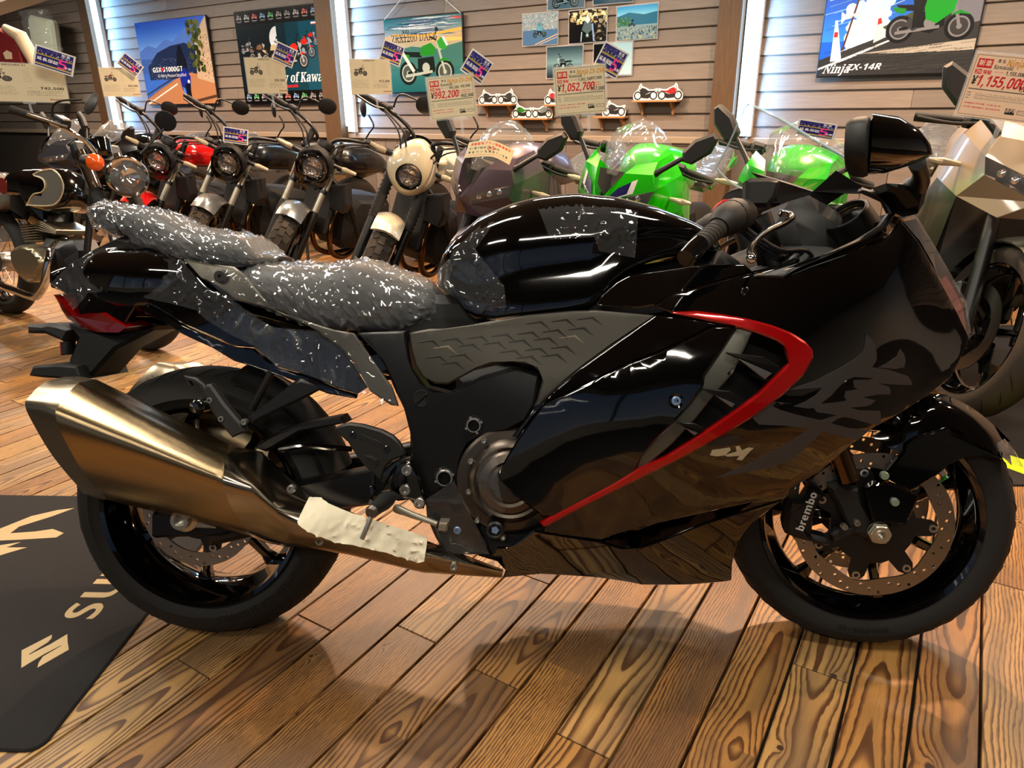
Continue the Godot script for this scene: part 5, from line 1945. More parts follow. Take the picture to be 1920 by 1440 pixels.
	if not cowl:
		# shroud over the headlight
		var sh := prism([Vector2(-0.10, -0.02), Vector2(-0.11, 0.05), Vector2(-0.075, 0.105), Vector2(-0.03, 0.13), Vector2(0.03, 0.13), Vector2(0.075, 0.105), Vector2(0.11, 0.05), Vector2(0.10, -0.02), Vector2(0.085, 0.045), Vector2(0.0, 0.098), Vector2(-0.085, 0.045)], -0.10, -0.005, 0.02, null, Transform3D(Basis(Vector3.UP, PI / 2), hc))
		part(o, "headlight_shroud", sh, mats.dark_plastic, 30.0, ft)
		part(o, "lower_shroud", prism([Vector2(-0.115, 0.0), Vector2(-0.10, -0.09), Vector2(-0.05, -0.135), Vector2(0.05, -0.135), Vector2(0.10, -0.09), Vector2(0.115, 0.0), Vector2(0.08, -0.06), Vector2(0.0, -0.092), Vector2(-0.08, -0.06)], -0.11, -0.012, 0.01, null, Transform3D(Basis(Vector3.UP, PI / 2), hc)), black, 30.0, ft)
	part(o, "meter", lathe([Vector2(0.001, -0.03), Vector2(0.05, -0.025), Vector2(0.057, 0.0), Vector2(0.054, 0.02), Vector2(0.001, 0.022)], Vector3(-0.27, 0.985, -0.02), Vector3(-0.5, 0.86, 0), 28), satin, 38.0, ft)
	# handlebar
	var yk := Vector3(-0.33, 0.945, 0)
	part(o, "yoke", box(Vector3(0.08, 0.03, 0.25), Vector3(-0.30, 0.925, 0), Basis(Vector3.BACK, 0.5), 0.008), satin, 38.0, ft)
	var bar := []
	for q: Array in [[-0.30, 0.93, 0.03], [-0.285, 1.02, 0.05], [-0.30, 1.065, 0.12], [-0.37, 1.08, 0.25], [-0.455, 1.072, 0.42]]:
		bar.append(Vector3(q[0], q[1], q[2]))
	for s: float in [1.0, -1.0]:
		var p := []
		for v: Vector3 in bar:
			p.append(Vector3(v.x, v.y, v.z * s))
		var hb := part(o, "handlebar", tube(curve(p, 4), 0.011, 10), satin, 38.0, ft)
		var g0: Vector3 = p[3].lerp(p[4], 0.18)
		part(hb, "grip", tube([g0, p[4]], 0.0168, 14), mats.rubber)
		part(hb, "bar_weight", tube([p[4], p[4] + (p[4] - g0).normalized() * 0.03], 0.013, 12), satin)
		part(hb, "switch_box", box(Vector3(0.05, 0.045, 0.06), p[3] + Vector3(0.0, 0.0, -0.005 * s), Basis(Vector3.UP, -0.5 * s), 0.008), matte)
		part(hb, "lever", tube(curve([p[3] + Vector3(0.045, 0.0, 0.0), p[3].lerp(p[4], 0.4) + Vector3(0.05, -0.012, 0), p[4] + Vector3(0.035, -0.008, 0.01 * s)], 5), 0.0062, 8), satin)
		part(hb, "cable", tube(curve([p[3] + Vector3(0.04, 0, 0), Vector3(-0.22, 1.05, 0.12 * s), Vector3(-0.20, 0.98, 0.07 * s), Vector3(-0.24, 0.88, 0.04 * s)], 6), 0.0055, 7), matte)
		part(hb, "cable", tube(curve([p[3] + Vector3(0.03, -0.01, 0), Vector3(-0.24, 1.03, 0.14 * s), Vector3(-0.215, 0.95, 0.09 * s), Vector3(-0.25, 0.86, 0.06 * s)], 6), 0.0045, 7), matte)
		if s > 0.0:
			var b0: Vector3 = p[3] + Vector3(0.005, 0.02, -0.04)
			part(hb, "mirror_stem", tube(curve([b0, b0 + Vector3(0, 0.06, 0), b0 + Vector3(0.0, 0.085, -0.03), b0 + Vector3(0, 0.088, -0.10)], 4), 0.005, 8), satin)
			part(hb, "mirror", disc_mirror(b0 + Vector3(0, 0.085, -0.155), Vector3(-0.85, 0.25, 0.25), 0.056), mats.dark_plastic)
		else:
			var b0: Vector3 = p[3] + Vector3(0.005, 0.02, 0.03)
			part(hb, "mirror_stem", tube(curve([b0, b0 + Vector3(0, 0.05, -0.01), b0 + Vector3(0.0, 0.10, -0.02), b0 + Vector3(-0.02, 0.14, 0.03)], 4), 0.005, 8), satin)
			part(hb, "mirror", disc_mirror(b0 + Vector3(-0.02, 0.165, 0.075), Vector3(-0.45, 0.3, -0.85), 0.054), mats.dark_plastic)
		# turn signal
		var ts := part(o, "turn_signal", tube([Vector3(-0.24, 0.90, 0.09 * s), Vector3(-0.23, 0.905, 0.16 * s)], 0.013, 10), satin, 38.0, ft)
		part(ts, "signal_lens", tube([Vector3(-0.23, 0.905, 0.16 * s), Vector3(-0.228, 0.907, 0.18 * s), Vector3(-0.225, 0.912, 0.25 * s)], [0.013, 0.017, 0.010], 10), mat("signal_clear", Color(0.72, 0.68, 0.58), 0.15, 0.2))
	# frame, radiator, engine, exhaust
	part(o, "radiator", box(Vector3(0.05, 0.34, 0.26), Vector3(-0.36, 0.56, 0), Basis(Vector3.BACK, 0.35), 0.015), matte)
	part(o, "radiator_shroud", prism([Vector2(0, 0), Vector2(0.12, 0.03), Vector2(0.13, -0.10), Vector2(0.10, -0.16), Vector2(0, -0.14)], -0.06, 0.02, 0.012, null, Transform3D(Basis(Vector3.UP, PI / 2 + 0.15), Vector3(-0.34, 0.72, -0.12))), mats.dark_plastic, 30.0)
	part(o, "engine", box(Vector3(0.44, 0.36, 0.34), Vector3(-0.68, 0.44, 0), Basis(Vector3.BACK, 0.15), 0.05), matte)
	part(o, "engine_cover", lathe([Vector2(0.10, 0.0), Vector2(0.095, 0.03), Vector2(0.07, 0.045), Vector2(0.001, 0.048)], Vector3(-0.68, 0.38, -0.165), Vector3.FORWARD, 28), satin)
	for s: float in [1.0, -1.0]:
		part(o, "frame_tube", tube(curve([Vector3(-0.36, 0.80, 0.04 * s), Vector3(-0.46, 0.62, 0.16 * s), Vector3(-0.60, 0.34, 0.17 * s), Vector3(-0.95, 0.28, 0.16 * s), Vector3(-1.10, 0.55, 0.14 * s)], 4), 0.016, 10), satin)
		part(o, "exhaust_header", tube(curve([Vector3(-0.46, 0.56, 0.06 * s - 0.03), Vector3(-0.37, 0.50, 0.07 * s - 0.04), Vector3(-0.33, 0.40, 0.08 * s - 0.05), Vector3(-0.38, 0.27, 0.07 * s - 0.03), Vector3(-0.55, 0.20, 0.05 * s), Vector3(-0.85, 0.19, 0.10)], 4), 0.018, 12), mat("header_bronze", Color(0.42, 0.30, 0.18), 0.25, 1.0))
	# tank, seat, tail, rear wheel
	var top := [Vector3(-0.98, 0.80, 0), Vector3(-0.90, 0.86, 0), Vector3(-0.72, 0.935, 0), Vector3(-0.52, 0.955, 0), Vector3(-0.38, 0.92, 0)]
	var low := [Vector3(-0.98, 0.76, 0), Vector3(-0.70, 0.765, 0), Vector3(-0.38, 0.80, 0)]
	var tw := func(q: float) -> float: return lerpf(0.09, 0.155, smoothstep(-1.0, -0.62, q)) * (1.0 - 0.25 * smoothstep(-0.5, -0.36, q))
	var shape := [[0.0, 0.0], [0.85, 0.0], [1.0, 0.30], [0.95, 0.62], [0.72, 0.87], [0.36, 0.97], [0.0, 1.0]]
	var tk := part(o, "fuel_tank", loft(lofted(top, low, tw, -0.97, -0.37, 12, shape, 0.5), true), paint, 60.0)
	if cowl:
		letters(tk, "lettering", "ELIMINATOR", 0.026, mats.matte_black, Transform3D(Basis(Vector3.UP, PI - 0.12), Vector3(-0.60, 0.852, -0.158)), false, true, 0.1, 1.2)
	var sw := func(q: float) -> float: return lerpf(0.11, 0.15, smoothstep(-1.6, -1.3, q)) * lerpf(1.0, 0.72, smoothstep(-1.15, -0.95, q))
	var st := lofted([Vector3(-1.72, 0.80, 0), Vector3(-1.50, 0.83, 0), Vector3(-1.32, 0.78, 0), Vector3(-1.15, 0.745, 0), Vector3(-0.95, 0.80, 0)], [Vector3(-1.72, 0.74, 0), Vector3(-1.3, 0.68, 0), Vector3(-0.95, 0.72, 0)], sw, -1.72, -0.95, 14, shape, 0.45)
	var seat := part(o, "seat", loft(st, true), mat("seat_vinyl", Color(0.045, 0.045, 0.047), 0.55), 60.0)
	if covered:
		part(o, "seat_film", crumple(st, 0.006, 0.022, 8.0, int(x * 100.0)), film(), 35.0)
	part(o, "tail", box(Vector3(0.34, 0.14, 0.18), Vector3(-1.68, 0.70, 0), Basis(Vector3.BACK, -0.15), 0.04), paint)
	var rc := Vector3(-1.52, 0.31, 0)
	var rr := part(o, "rear_rim", rim_shape(rc, 0.21, 0.055), black)
	part(rr, "tyre", tyre_shape(rc, 0.31, 0.15, 0.21), mat("rubber_brown", Color(0.16, 0.135, 0.105), 0.8), 50.0)
	part(o, "silencer", tube([Vector3(-0.85, 0.22, 0.14), Vector3(-1.0, 0.25, 0.17), Vector3(-1.55, 0.33, 0.19)], [0.03, 0.05, 0.055], 16), satin)
	for s: float in [1.0, -1.0]:
		part(o, "swingarm", tube([Vector3(-0.98, 0.36, 0.10 * s), rc + Vector3(0, 0, 0.11 * s)], 0.022, 10), satin)
	part(o, "side_stand", tube([Vector3(-0.85, 0.27, -0.16), Vector3(-0.75, 0.03, -0.30)], 0.011, 8), satin)
	return o

func fold_mesh(v: Array, faces: Array, m: M = null, sides := [1.0, -1.0]) -> M:
	# flat faceted sheet: corners by index, given counter-clockwise from outside, mirrored to the other side as well
	if m == null:
		m = M.new()
	for s: float in sides:
		var n := m.v.size()
		for p: Vector3 in v:
			m.add(Vector3(p.x, p.y, p.z * s))
		for f: Array in faces:
			for k in range(1, f.size() - 1):
				if s > 0.0:
					m.tri(n + f[0], n + f[k], n + f[k + 1])
				else:
					m.tri(n + f[0], n + f[k + 1], n + f[k])
	return m

func sport(x: float, z: float, paint: StandardMaterial3D, second: StandardMaterial3D, label: String, turn := 0.0, stripes := false, steer := 18.0, tall := 0.0, size := 1.0) -> Node3D:
	var o := thing("sport_motorcycle", label, "motorcycle", "sport motorcycles parked side by side along the siding wall", row_frame(x, z, turn, 9.0) * Transform3D(Basis().scaled(Vector3.ONE * size), Vector3.ZERO))
	var ft := steering(24.0, steer, 0.095)
	var ax := Vector3(-sin(deg_to_rad(24.0)), cos(deg_to_rad(24.0)), 0)
	var black: Material = mats.gloss_black
	var satin: Material = mats.satin_black
	var c := Vector3(0, 0.30, 0)
	var rim := part(o, "front_rim", rim_shape(c, 0.2305, 0.050), black, 40.0, ft)
	part(rim, "tyre", tyre_shape(c, 0.298, 0.118, 0.2305), mat("rubber_warm", Color(0.19, 0.165, 0.135), 0.8), 50.0)
	var gm := M.new()
	for k in 26:
		for s: float in [-1.0, 1.0]:
			var strip := []
			for j in 6:
				var u := s * lerpf(0.08 if k % 2 else 0.25, 0.60 if k % 2 else 0.82, j / 5.0)
				var a := TAU * (k + (0.5 if s > 0.0 else 0.0)) / 26.0 + j * 0.035
				var r := 0.298 - (1.0 - sqrt(1.0 - (u * 0.98) ** 2)) * 0.118 * 0.42 + 0.0004
				strip.append(c + Vector3(cos(a) * r, sin(a) * r, u * 0.118 / 2.0 * 0.99))
			tube(strip, [0.0006, 0.0018, 0.0022, 0.002, 0.0016, 0.0006], 5, true, gm)
	part(rim, "tread_groove", gm, mats.hole_black)
	for k in 5:
		part(rim, "spoke", spoke_shape(c, TAU * k / 5 + 0.3, 0.04, 0.20, 0.014, 0.009, 0.024, 0.012), black, 30.0)
	for s: float in [1.0, -1.0]:
		part(rim, "brake_disc", lathe([Vector2(0.105, 0.066 * s - 0.002), Vector2(0.15, 0.066 * s - 0.002), Vector2(0.15, 0.066 * s + 0.002), Vector2(0.105, 0.066 * s + 0.002)], c, Vector3.BACK, 36), mats.steel)
		part(o, "fork_leg", tube([c + Vector3(0.03, -0.02, 0.095 * s), c + Vector3(0.03, 0, 0.095 * s) + ax * 0.58], [0.026, 0.022], 14), satin, 38.0, ft)
		part(o, "brake_caliper", box(Vector3(0.05, 0.11, 0.045), c + Vector3(-0.12, 0.07, 0.085 * s), Basis(Vector3.BACK, 0.4), 0.012), satin, 38.0, ft)
	var mg := []
	for k in 11:
		var a := deg_to_rad(lerpf(48.0, 150.0, k / 10.0))
		var ring := []
		for j in 9:
			var u := -1.0 + 2.0 * j / 8.0
			ring.append(c + Vector3(cos(a) * (0.325 - 0.03 * u * u), sin(a) * (0.325 - 0.03 * u * u), u * 0.075))
		for j in range(8, -1, -1):
			var u := -1.0 + 2.0 * j / 8.0
			ring.append(c + Vector3(cos(a) * (0.320 - 0.03 * u * u), sin(a) * (0.320 - 0.03 * u * u), u * 0.072))
		mg.append(ring)
	part(o, "front_mudguard", loft(mg, true), second, 45.0, ft)
	# nose: facets of painted plastic round two slit headlights and an air intake
	var V := [
		Vector3(0.10, 0.765, 0.0), Vector3(0.075, 0.785, 0.03), Vector3(-0.09, 0.840, 0.180), Vector3(-0.06, 0.785, 0.170), Vector3(0.055, 0.735, 0.035),
		Vector3(0.055, 0.84, 0.040), Vector3(0.0, 0.90, 0.065), Vector3(-0.08, 0.905, 0.160), Vector3(-0.14, 0.955, 0.150), Vector3(-0.06, 0.935, 0.085),
		Vector3(-0.30, 0.90, 0.215), Vector3(-0.28, 0.985, 0.155), Vector3(-0.34, 0.74, 0.235), Vector3(-0.16, 0.70, 0.200), Vector3(-0.02, 0.665, 0.10),
		Vector3(0.02, 0.680, 0.0), Vector3(-0.42, 0.52, 0.235), Vector3(-0.20, 0.50, 0.190), Vector3(-0.52, 0.34, 0.200), Vector3(-0.30, 0.33, 0.17),
		Vector3(-0.60, 0.62, 0.21), Vector3(-0.55, 0.80, 0.19), Vector3(-0.85, 0.36, 0.18), Vector3(-0.80, 0.26, 0.13), Vector3(-0.34, 0.27, 0.12),
	]
	for k in V.size():
		V[k].y += tall * smoothstep(0.6, 0.95, V[k].y)
	part(o, "nose_cowl", fold_mesh(V, [[0, 1, 5], [1, 2, 7, 6, 5], [2, 10, 7], [7, 10, 11, 8], [6, 7, 8, 9]]), paint, 24.0)
	part(o, "chin_cowl", fold_mesh(V, [[0, 15, 14, 4], [4, 14, 13, 3], [0, 4, 1]]), paint, 24.0)
	for sd: float in [1.0, -1.0]:
		part(o, "side_fairing", fold_mesh(V, [[2, 3, 13, 12], [2, 12, 10], [10, 12, 21], [12, 20, 21]], null, [sd]), paint, 24.0)
		part(o, "lower_fairing", fold_mesh(V, [[13, 17, 16, 12], [16, 20, 12], [17, 19, 18, 16], [18, 22, 20, 16], [19, 24, 23, 18], [18, 23, 22]], null, [sd]), second, 24.0)
	var lens := fold_mesh(V, [[1, 4, 3, 2]])
	var hb := part(o, "headlight_bowl", fold_mesh([V[1] + Vector3(-0.02, 0, 0), V[4] + Vector3(-0.02, 0.004, 0), (V[4] + V[3]) / 2 + Vector3(-0.035, 0.012, 0), V[3] + Vector3(-0.02, 0.002, -0.004), V[2] + Vector3(-0.02, 0, -0.004), (V[1] + V[2]) / 2 + Vector3(-0.035, -0.006, 0)], [[0, 1, 2, 5], [5, 2, 3, 4]]), mat("lamp_dark_chrome", Color(0.30, 0.30, 0.31), 0.12, 1.0), 10.0)
	for s: float in [1.0, -1.0]:
		for k in 3:
			var p: Vector3 = ((V[1] + V[4]) / 2).lerp((V[2] + V[3]) / 2, 0.22 + 0.24 * k) + Vector3(-0.012, 0, -0.002)
			part(hb, "led_lens", lathe([Vector2(0.015, -0.012), Vector2(0.012, -0.002), Vector2(0.001, 0.002)], Vector3(p.x, p.y, p.z * s), Vector3(0.8, -0.05, 0.5 * s), 14), mats.chrome)
	part(o, "headlight_lens", lens, glass("lens_clear", Color(0.9, 0.92, 0.95, 0.06), 0.02), 30.0)
	# intake mouth
	part(o, "air_intake", fold_mesh([V[5] + Vector3(-0.03, 0, 0), V[6] + Vector3(-0.03, 0, 0), Vector3(-0.03, 0.90, 0), Vector3(0.03, 0.80, 0)], [[0, 1, 2, 3]]), mats.hole_black)
	if stripes:
		var white := mat("stripe_white", Color(0.85, 0.85, 0.85), 0.35)
		var blue := mat("stripe_blue", Color(0.02, 0.03, 0.30), 0.35)
		part(o, "nose_stripe", fold_mesh([Vector3(0.086, 0.786, 0.030), Vector3(0.020, 0.822, 0.100), Vector3(0.0, 0.872, 0.104), Vector3(0.040, 0.842, 0.064)], [[0, 1, 2, 3]]), blue)
		part(o, "nose_stripe", fold_mesh([Vector3(0.084, 0.785, 0.033), Vector3(0.004, 0.826, 0.120), Vector3(-0.020, 0.884, 0.122), Vector3(0.002, 0.873, 0.105), Vector3(0.022, 0.823, 0.101)], [[0, 1, 4], [1, 2, 3, 4]]), white)
	# windscreen with film
	var scr := M.new()
	var rows := []
	for q: Array in [[-0.005, 0.882, 0.050, 0.0], [-0.07, 0.938, 0.092, 0.02], [-0.15, 0.995, 0.128, 0.03], [-0.24, 1.045, 0.145, 0.035], [-0.30, 1.06, 0.10, 0.035]]:
		var r := []
		for j in 9:
			var u := -1.0 + 2.0 * j / 8.0
			r.append(Vector3(q[0] - 0.05 * u * u, q[1] + tall - 0.03 * u * u + q[3] * (1.0 - u * u), q[2] * u))
		rows.append(r)
	var ids := []
	for r: Array in rows:
		ids.append(ring_add(scr, r))
	for k in ids.size() - 1:
		ring_join(scr, ids[k + 1], ids[k], false)
	var ws := part(o, "windscreen", scr, glass("screen_smoke", Color(0.35, 0.37, 0.38, 0.22), 0.03), 60.0)
	var nz := noise(int(x * 90.0) + 5, 18.0, 2)
	nz.fractal_type = FastNoiseLite.FRACTAL_RIDGED
	var fm := M.new()
	var fids := []
	for k in 17:
		var r := []
		var lo_: Array = rows[mini(k / 4, 3)]
		var hi_: Array = rows[mini(k / 4, 3) + 1]
		for j in 33:
			var f := (k / 4.0) - mini(k / 4, 3)
			var a: Vector3 = lo_[mini(j / 4, 7)].lerp(lo_[mini(j / 4, 7) + 1], j / 4.0 - mini(j / 4, 7))
			var b: Vector3 = hi_[mini(j / 4, 7)].lerp(hi_[mini(j / 4, 7) + 1], j / 4.0 - mini(j / 4, 7))
			var p := a.lerp(b, f)
			p += Vector3(0.8, 0.6, 0) * (0.006 + 0.012 * pow(maxf(0.0, nz.get_noise_3d(p.x * 0.6, p.y * 0.6, p.z * 1.5)), 2.0))
			r.append(p)
		fids.append(ring_add(fm, r))
	for k in fids.size() - 1:
		ring_join(fm, fids[k + 1], fids[k], false)
	part(o, "screen_film", fm, film(), 35.0)
	# mirrors
	for s: float in [1.0, -1.0]:
		var b0 := Vector3(-0.10, 0.895 + tall, 0.145 * s)
		var b1 := Vector3(-0.16, 0.985 + tall, 0.245 * s)
		var st := part(o, "mirror_stalk", tube([b0, b0.lerp(b1, 0.3), b1], [0.018, 0.012, 0.011], 10), satin)
		var mm := M.new()
		var out := [Vector2(0.0, -0.012), Vector2(0.04, -0.03), Vector2(0.12, 0.005), Vector2(0.155, 0.06), Vector2(0.14, 0.085), Vector2(0.06, 0.07), Vector2(0.005, 0.028)]
		prism(out, -0.014, 0.020, 0.012, mm)
		if s < 0.0:
			for i in mm.v.size():
				mm.v[i].x = -mm.v[i].x
			for i in range(0, mm.t.size(), 3):
				var q := mm.t[i + 1]
				mm.t[i + 1] = mm.t[i + 2]
				mm.t[i + 2] = q
		part(st, "mirror", mm, mats.dark_plastic, 30.0, Transform3D(Basis(Vector3(-0.15, 0.28, 0.93).normalized() if s > 0.0 else Vector3(0.15, -0.28, 0.93).normalized(), Vector3.UP, Vector3(1, 0, 0)).orthonormalized(), b1))
		# clip-on bar and lever
		var h0 := Vector3(-0.36, 0.93, 0.14 * s)
		var h1 := Vector3(-0.47, 0.90, 0.34 * s)
		var hbm := part(o, "handlebar", tube([h0, h1], 0.011, 10), satin, 38.0, ft)
		part(hbm, "grip", tube([h0.lerp(h1, 0.35), h1], 0.017, 12), mats.rubber)
		part(hbm, "switch_box", box(Vector3(0.05, 0.05, 0.06), h0.lerp(h1, 0.2), Basis(), 0.01), mats.matte_black)
		part(hbm, "lever", tube(curve([h0.lerp(h1, 0.1) + Vector3(0.05, 0, 0), h0.lerp(h1, 0.55) + Vector3(0.055, -0.01, 0), h1 + Vector3(0.035, 0, 0.005 * s)], 4), 0.006, 8), satin)
		part(o, "turn_signal", tube([Vector3(-0.22, 0.80, 0.21 * s), Vector3(-0.21, 0.80, 0.27 * s), Vector3(-0.22, 0.80, 0.31 * s)], [0.008, 0.014, 0.006], 10), mat("signal_clear", Color(0.72, 0.68, 0.58), 0.15, 0.2))
	# tank, seat, tail, rear wheel, engine mass
	var shape := [[0.0, 0.0], [0.85, 0.0], [1.0, 0.30], [0.95, 0.62], [0.72, 0.87], [0.36, 0.97], [0.0, 1.0]]
	var tw := func(q: float) -> float: return lerpf(0.10, 0.165, smoothstep(-0.95, -0.62, q)) * (1.0 - 0.25 * smoothstep(-0.5, -0.36, q))
	part(o, "fuel_tank", loft(lofted([Vector3(-0.95, 0.80, 0), Vector3(-0.72, 0.965, 0), Vector3(-0.52, 0.985, 0), Vector3(-0.38, 0.93, 0)], [Vector3(-0.95, 0.76, 0), Vector3(-0.38, 0.80, 0)], tw, -0.94, -0.38, 12, shape, 0.5), true), paint, 60.0)
	var sw := func(q: float) -> float: return lerpf(0.07, 0.13, smoothstep(-1.7, -1.2, q))
	var sr := lofted([Vector3(-1.68, 0.96, 0), Vector3(-1.40, 0.90, 0), Vector3(-1.15, 0.83, 0), Vector3(-0.92, 0.82, 0)], [Vector3(-1.68, 0.90, 0), Vector3(-1.2, 0.76, 0), Vector3(-0.92, 0.75, 0)], sw, -1.66, -0.92, 14, shape, 0.45)
	part(o, "seat", loft(sr, true), mat("seat_vinyl", Color(0.045, 0.045, 0.047), 0.55), 60.0)
	part(o, "seat_film", crumple(sr, 0.006, 0.022, 8.0, int(x * 70.0) + 9), film(), 35.0)
	part(o, "tail_cowl", box(Vector3(0.50, 0.10, 0.20), Vector3(-1.42, 0.80, 0), Basis(Vector3.BACK, -0.28), 0.04), paint)
	part(o, "engine", box(Vector3(0.50, 0.40, 0.34), Vector3(-0.62, 0.50, 0), Basis(), 0.04), mats.matte_black)
	part(o, "radiator", box(Vector3(0.04, 0.34, 0.32), Vector3(-0.33, 0.58, 0), Basis(Vector3.BACK, 0.3), 0.01), mats.matte_black)
	var rc := Vector3(-1.38, 0.305, 0)
	var rr := part(o, "rear_rim", rim_shape(rc, 0.2305, 0.07), black)
	part(rr, "tyre", tyre_shape(rc, 0.305, 0.15, 0.2305), mat("rubber_warm", Color(0.19, 0.165, 0.135), 0.8), 50.0)
	for s: float in [1.0, -1.0]:
		part(o, "swingarm", tube([Vector3(-0.85, 0.40, 0.10 * s), rc + Vector3(0, 0, 0.10 * s)], 0.022, 10), satin)
	part(o, "side_stand", tube([Vector3(-0.75, 0.28, -0.15), Vector3(-0.68, 0.03, -0.28)], 0.011, 8), satin)
	return o

func make_row() -> void:
	make_classic()
	var red := mat("tank_red", Color(0.72, 0.045, 0.03), 0.16, 0.1, 1.0)
	var cream := mat("cream_paint", Color(0.80, 0.77, 0.66), 0.3, 0.0, 0.6)
	var film_grey := mat("guard_silver", Color(0.45, 0.47, 0.48), 0.25, 0.7)
	var flat_black := mat("flat_black_paint", Color(0.03, 0.032, 0.036), 0.32, 0.2, 0.4)
	cruiser(-2.12, -1.70, cream, cream, true, true, "cruiser with cream headlight cowl and cream front mudguard", true)
	cruiser(-3.01, -1.85, flat_black, film_grey, false, false, "black cruiser next to the one with the cream cowl", true)
	cruiser(-3.82, -1.85, flat_black, film_grey, false, false, "black cruiser with a blue tag on its headlight", true)
	cruiser(-4.50, -1.78, red, red, false, false, "red cruiser at the left end of the cruisers", true)
	var violet := mat("matte_violet", Color(0.36, 0.32, 0.37), 0.34, 0.6, 0.25)
	var green := mat("lime_green", Color(0.10, 0.72, 0.01), 0.22, 0.0, 0.8)
	var silver := mat("champagne_paint", Color(0.62, 0.55, 0.46), 0.34, 0.5, 0.3)
	sport(-1.46, -1.70, violet, violet, "matt violet grey sport motorcycle with a paper strip on its screen")
	sport(-0.78, -1.75, green, green, "lime green sport motorcycle with white and blue nose stripes", 0.0, true)
	sport(-0.10, -1.85, green, mats.gloss_black, "lime green sport motorcycle half hidden behind the clear windscreen")
	sport(0.78, -1.98, silver, mat("olive_paint", Color(0.20, 0.22, 0.18), 0.35, 0.3, 0.3), "champagne silver sport motorcycle at the right edge", 15.0, false, 12.0, 0.0, 1.12)
	sport(-5.5, -2.1, mats.gloss_black, mats.gloss_black, "black sport motorcycle with a clear screen at the left edge")
	sport(-6.5, -2.3, mat("slate_paint", Color(0.20, 0.21, 0.25), 0.3, 0.4, 0.4), mats.gloss_black, "slate grey motorcycle far left under plastic film")

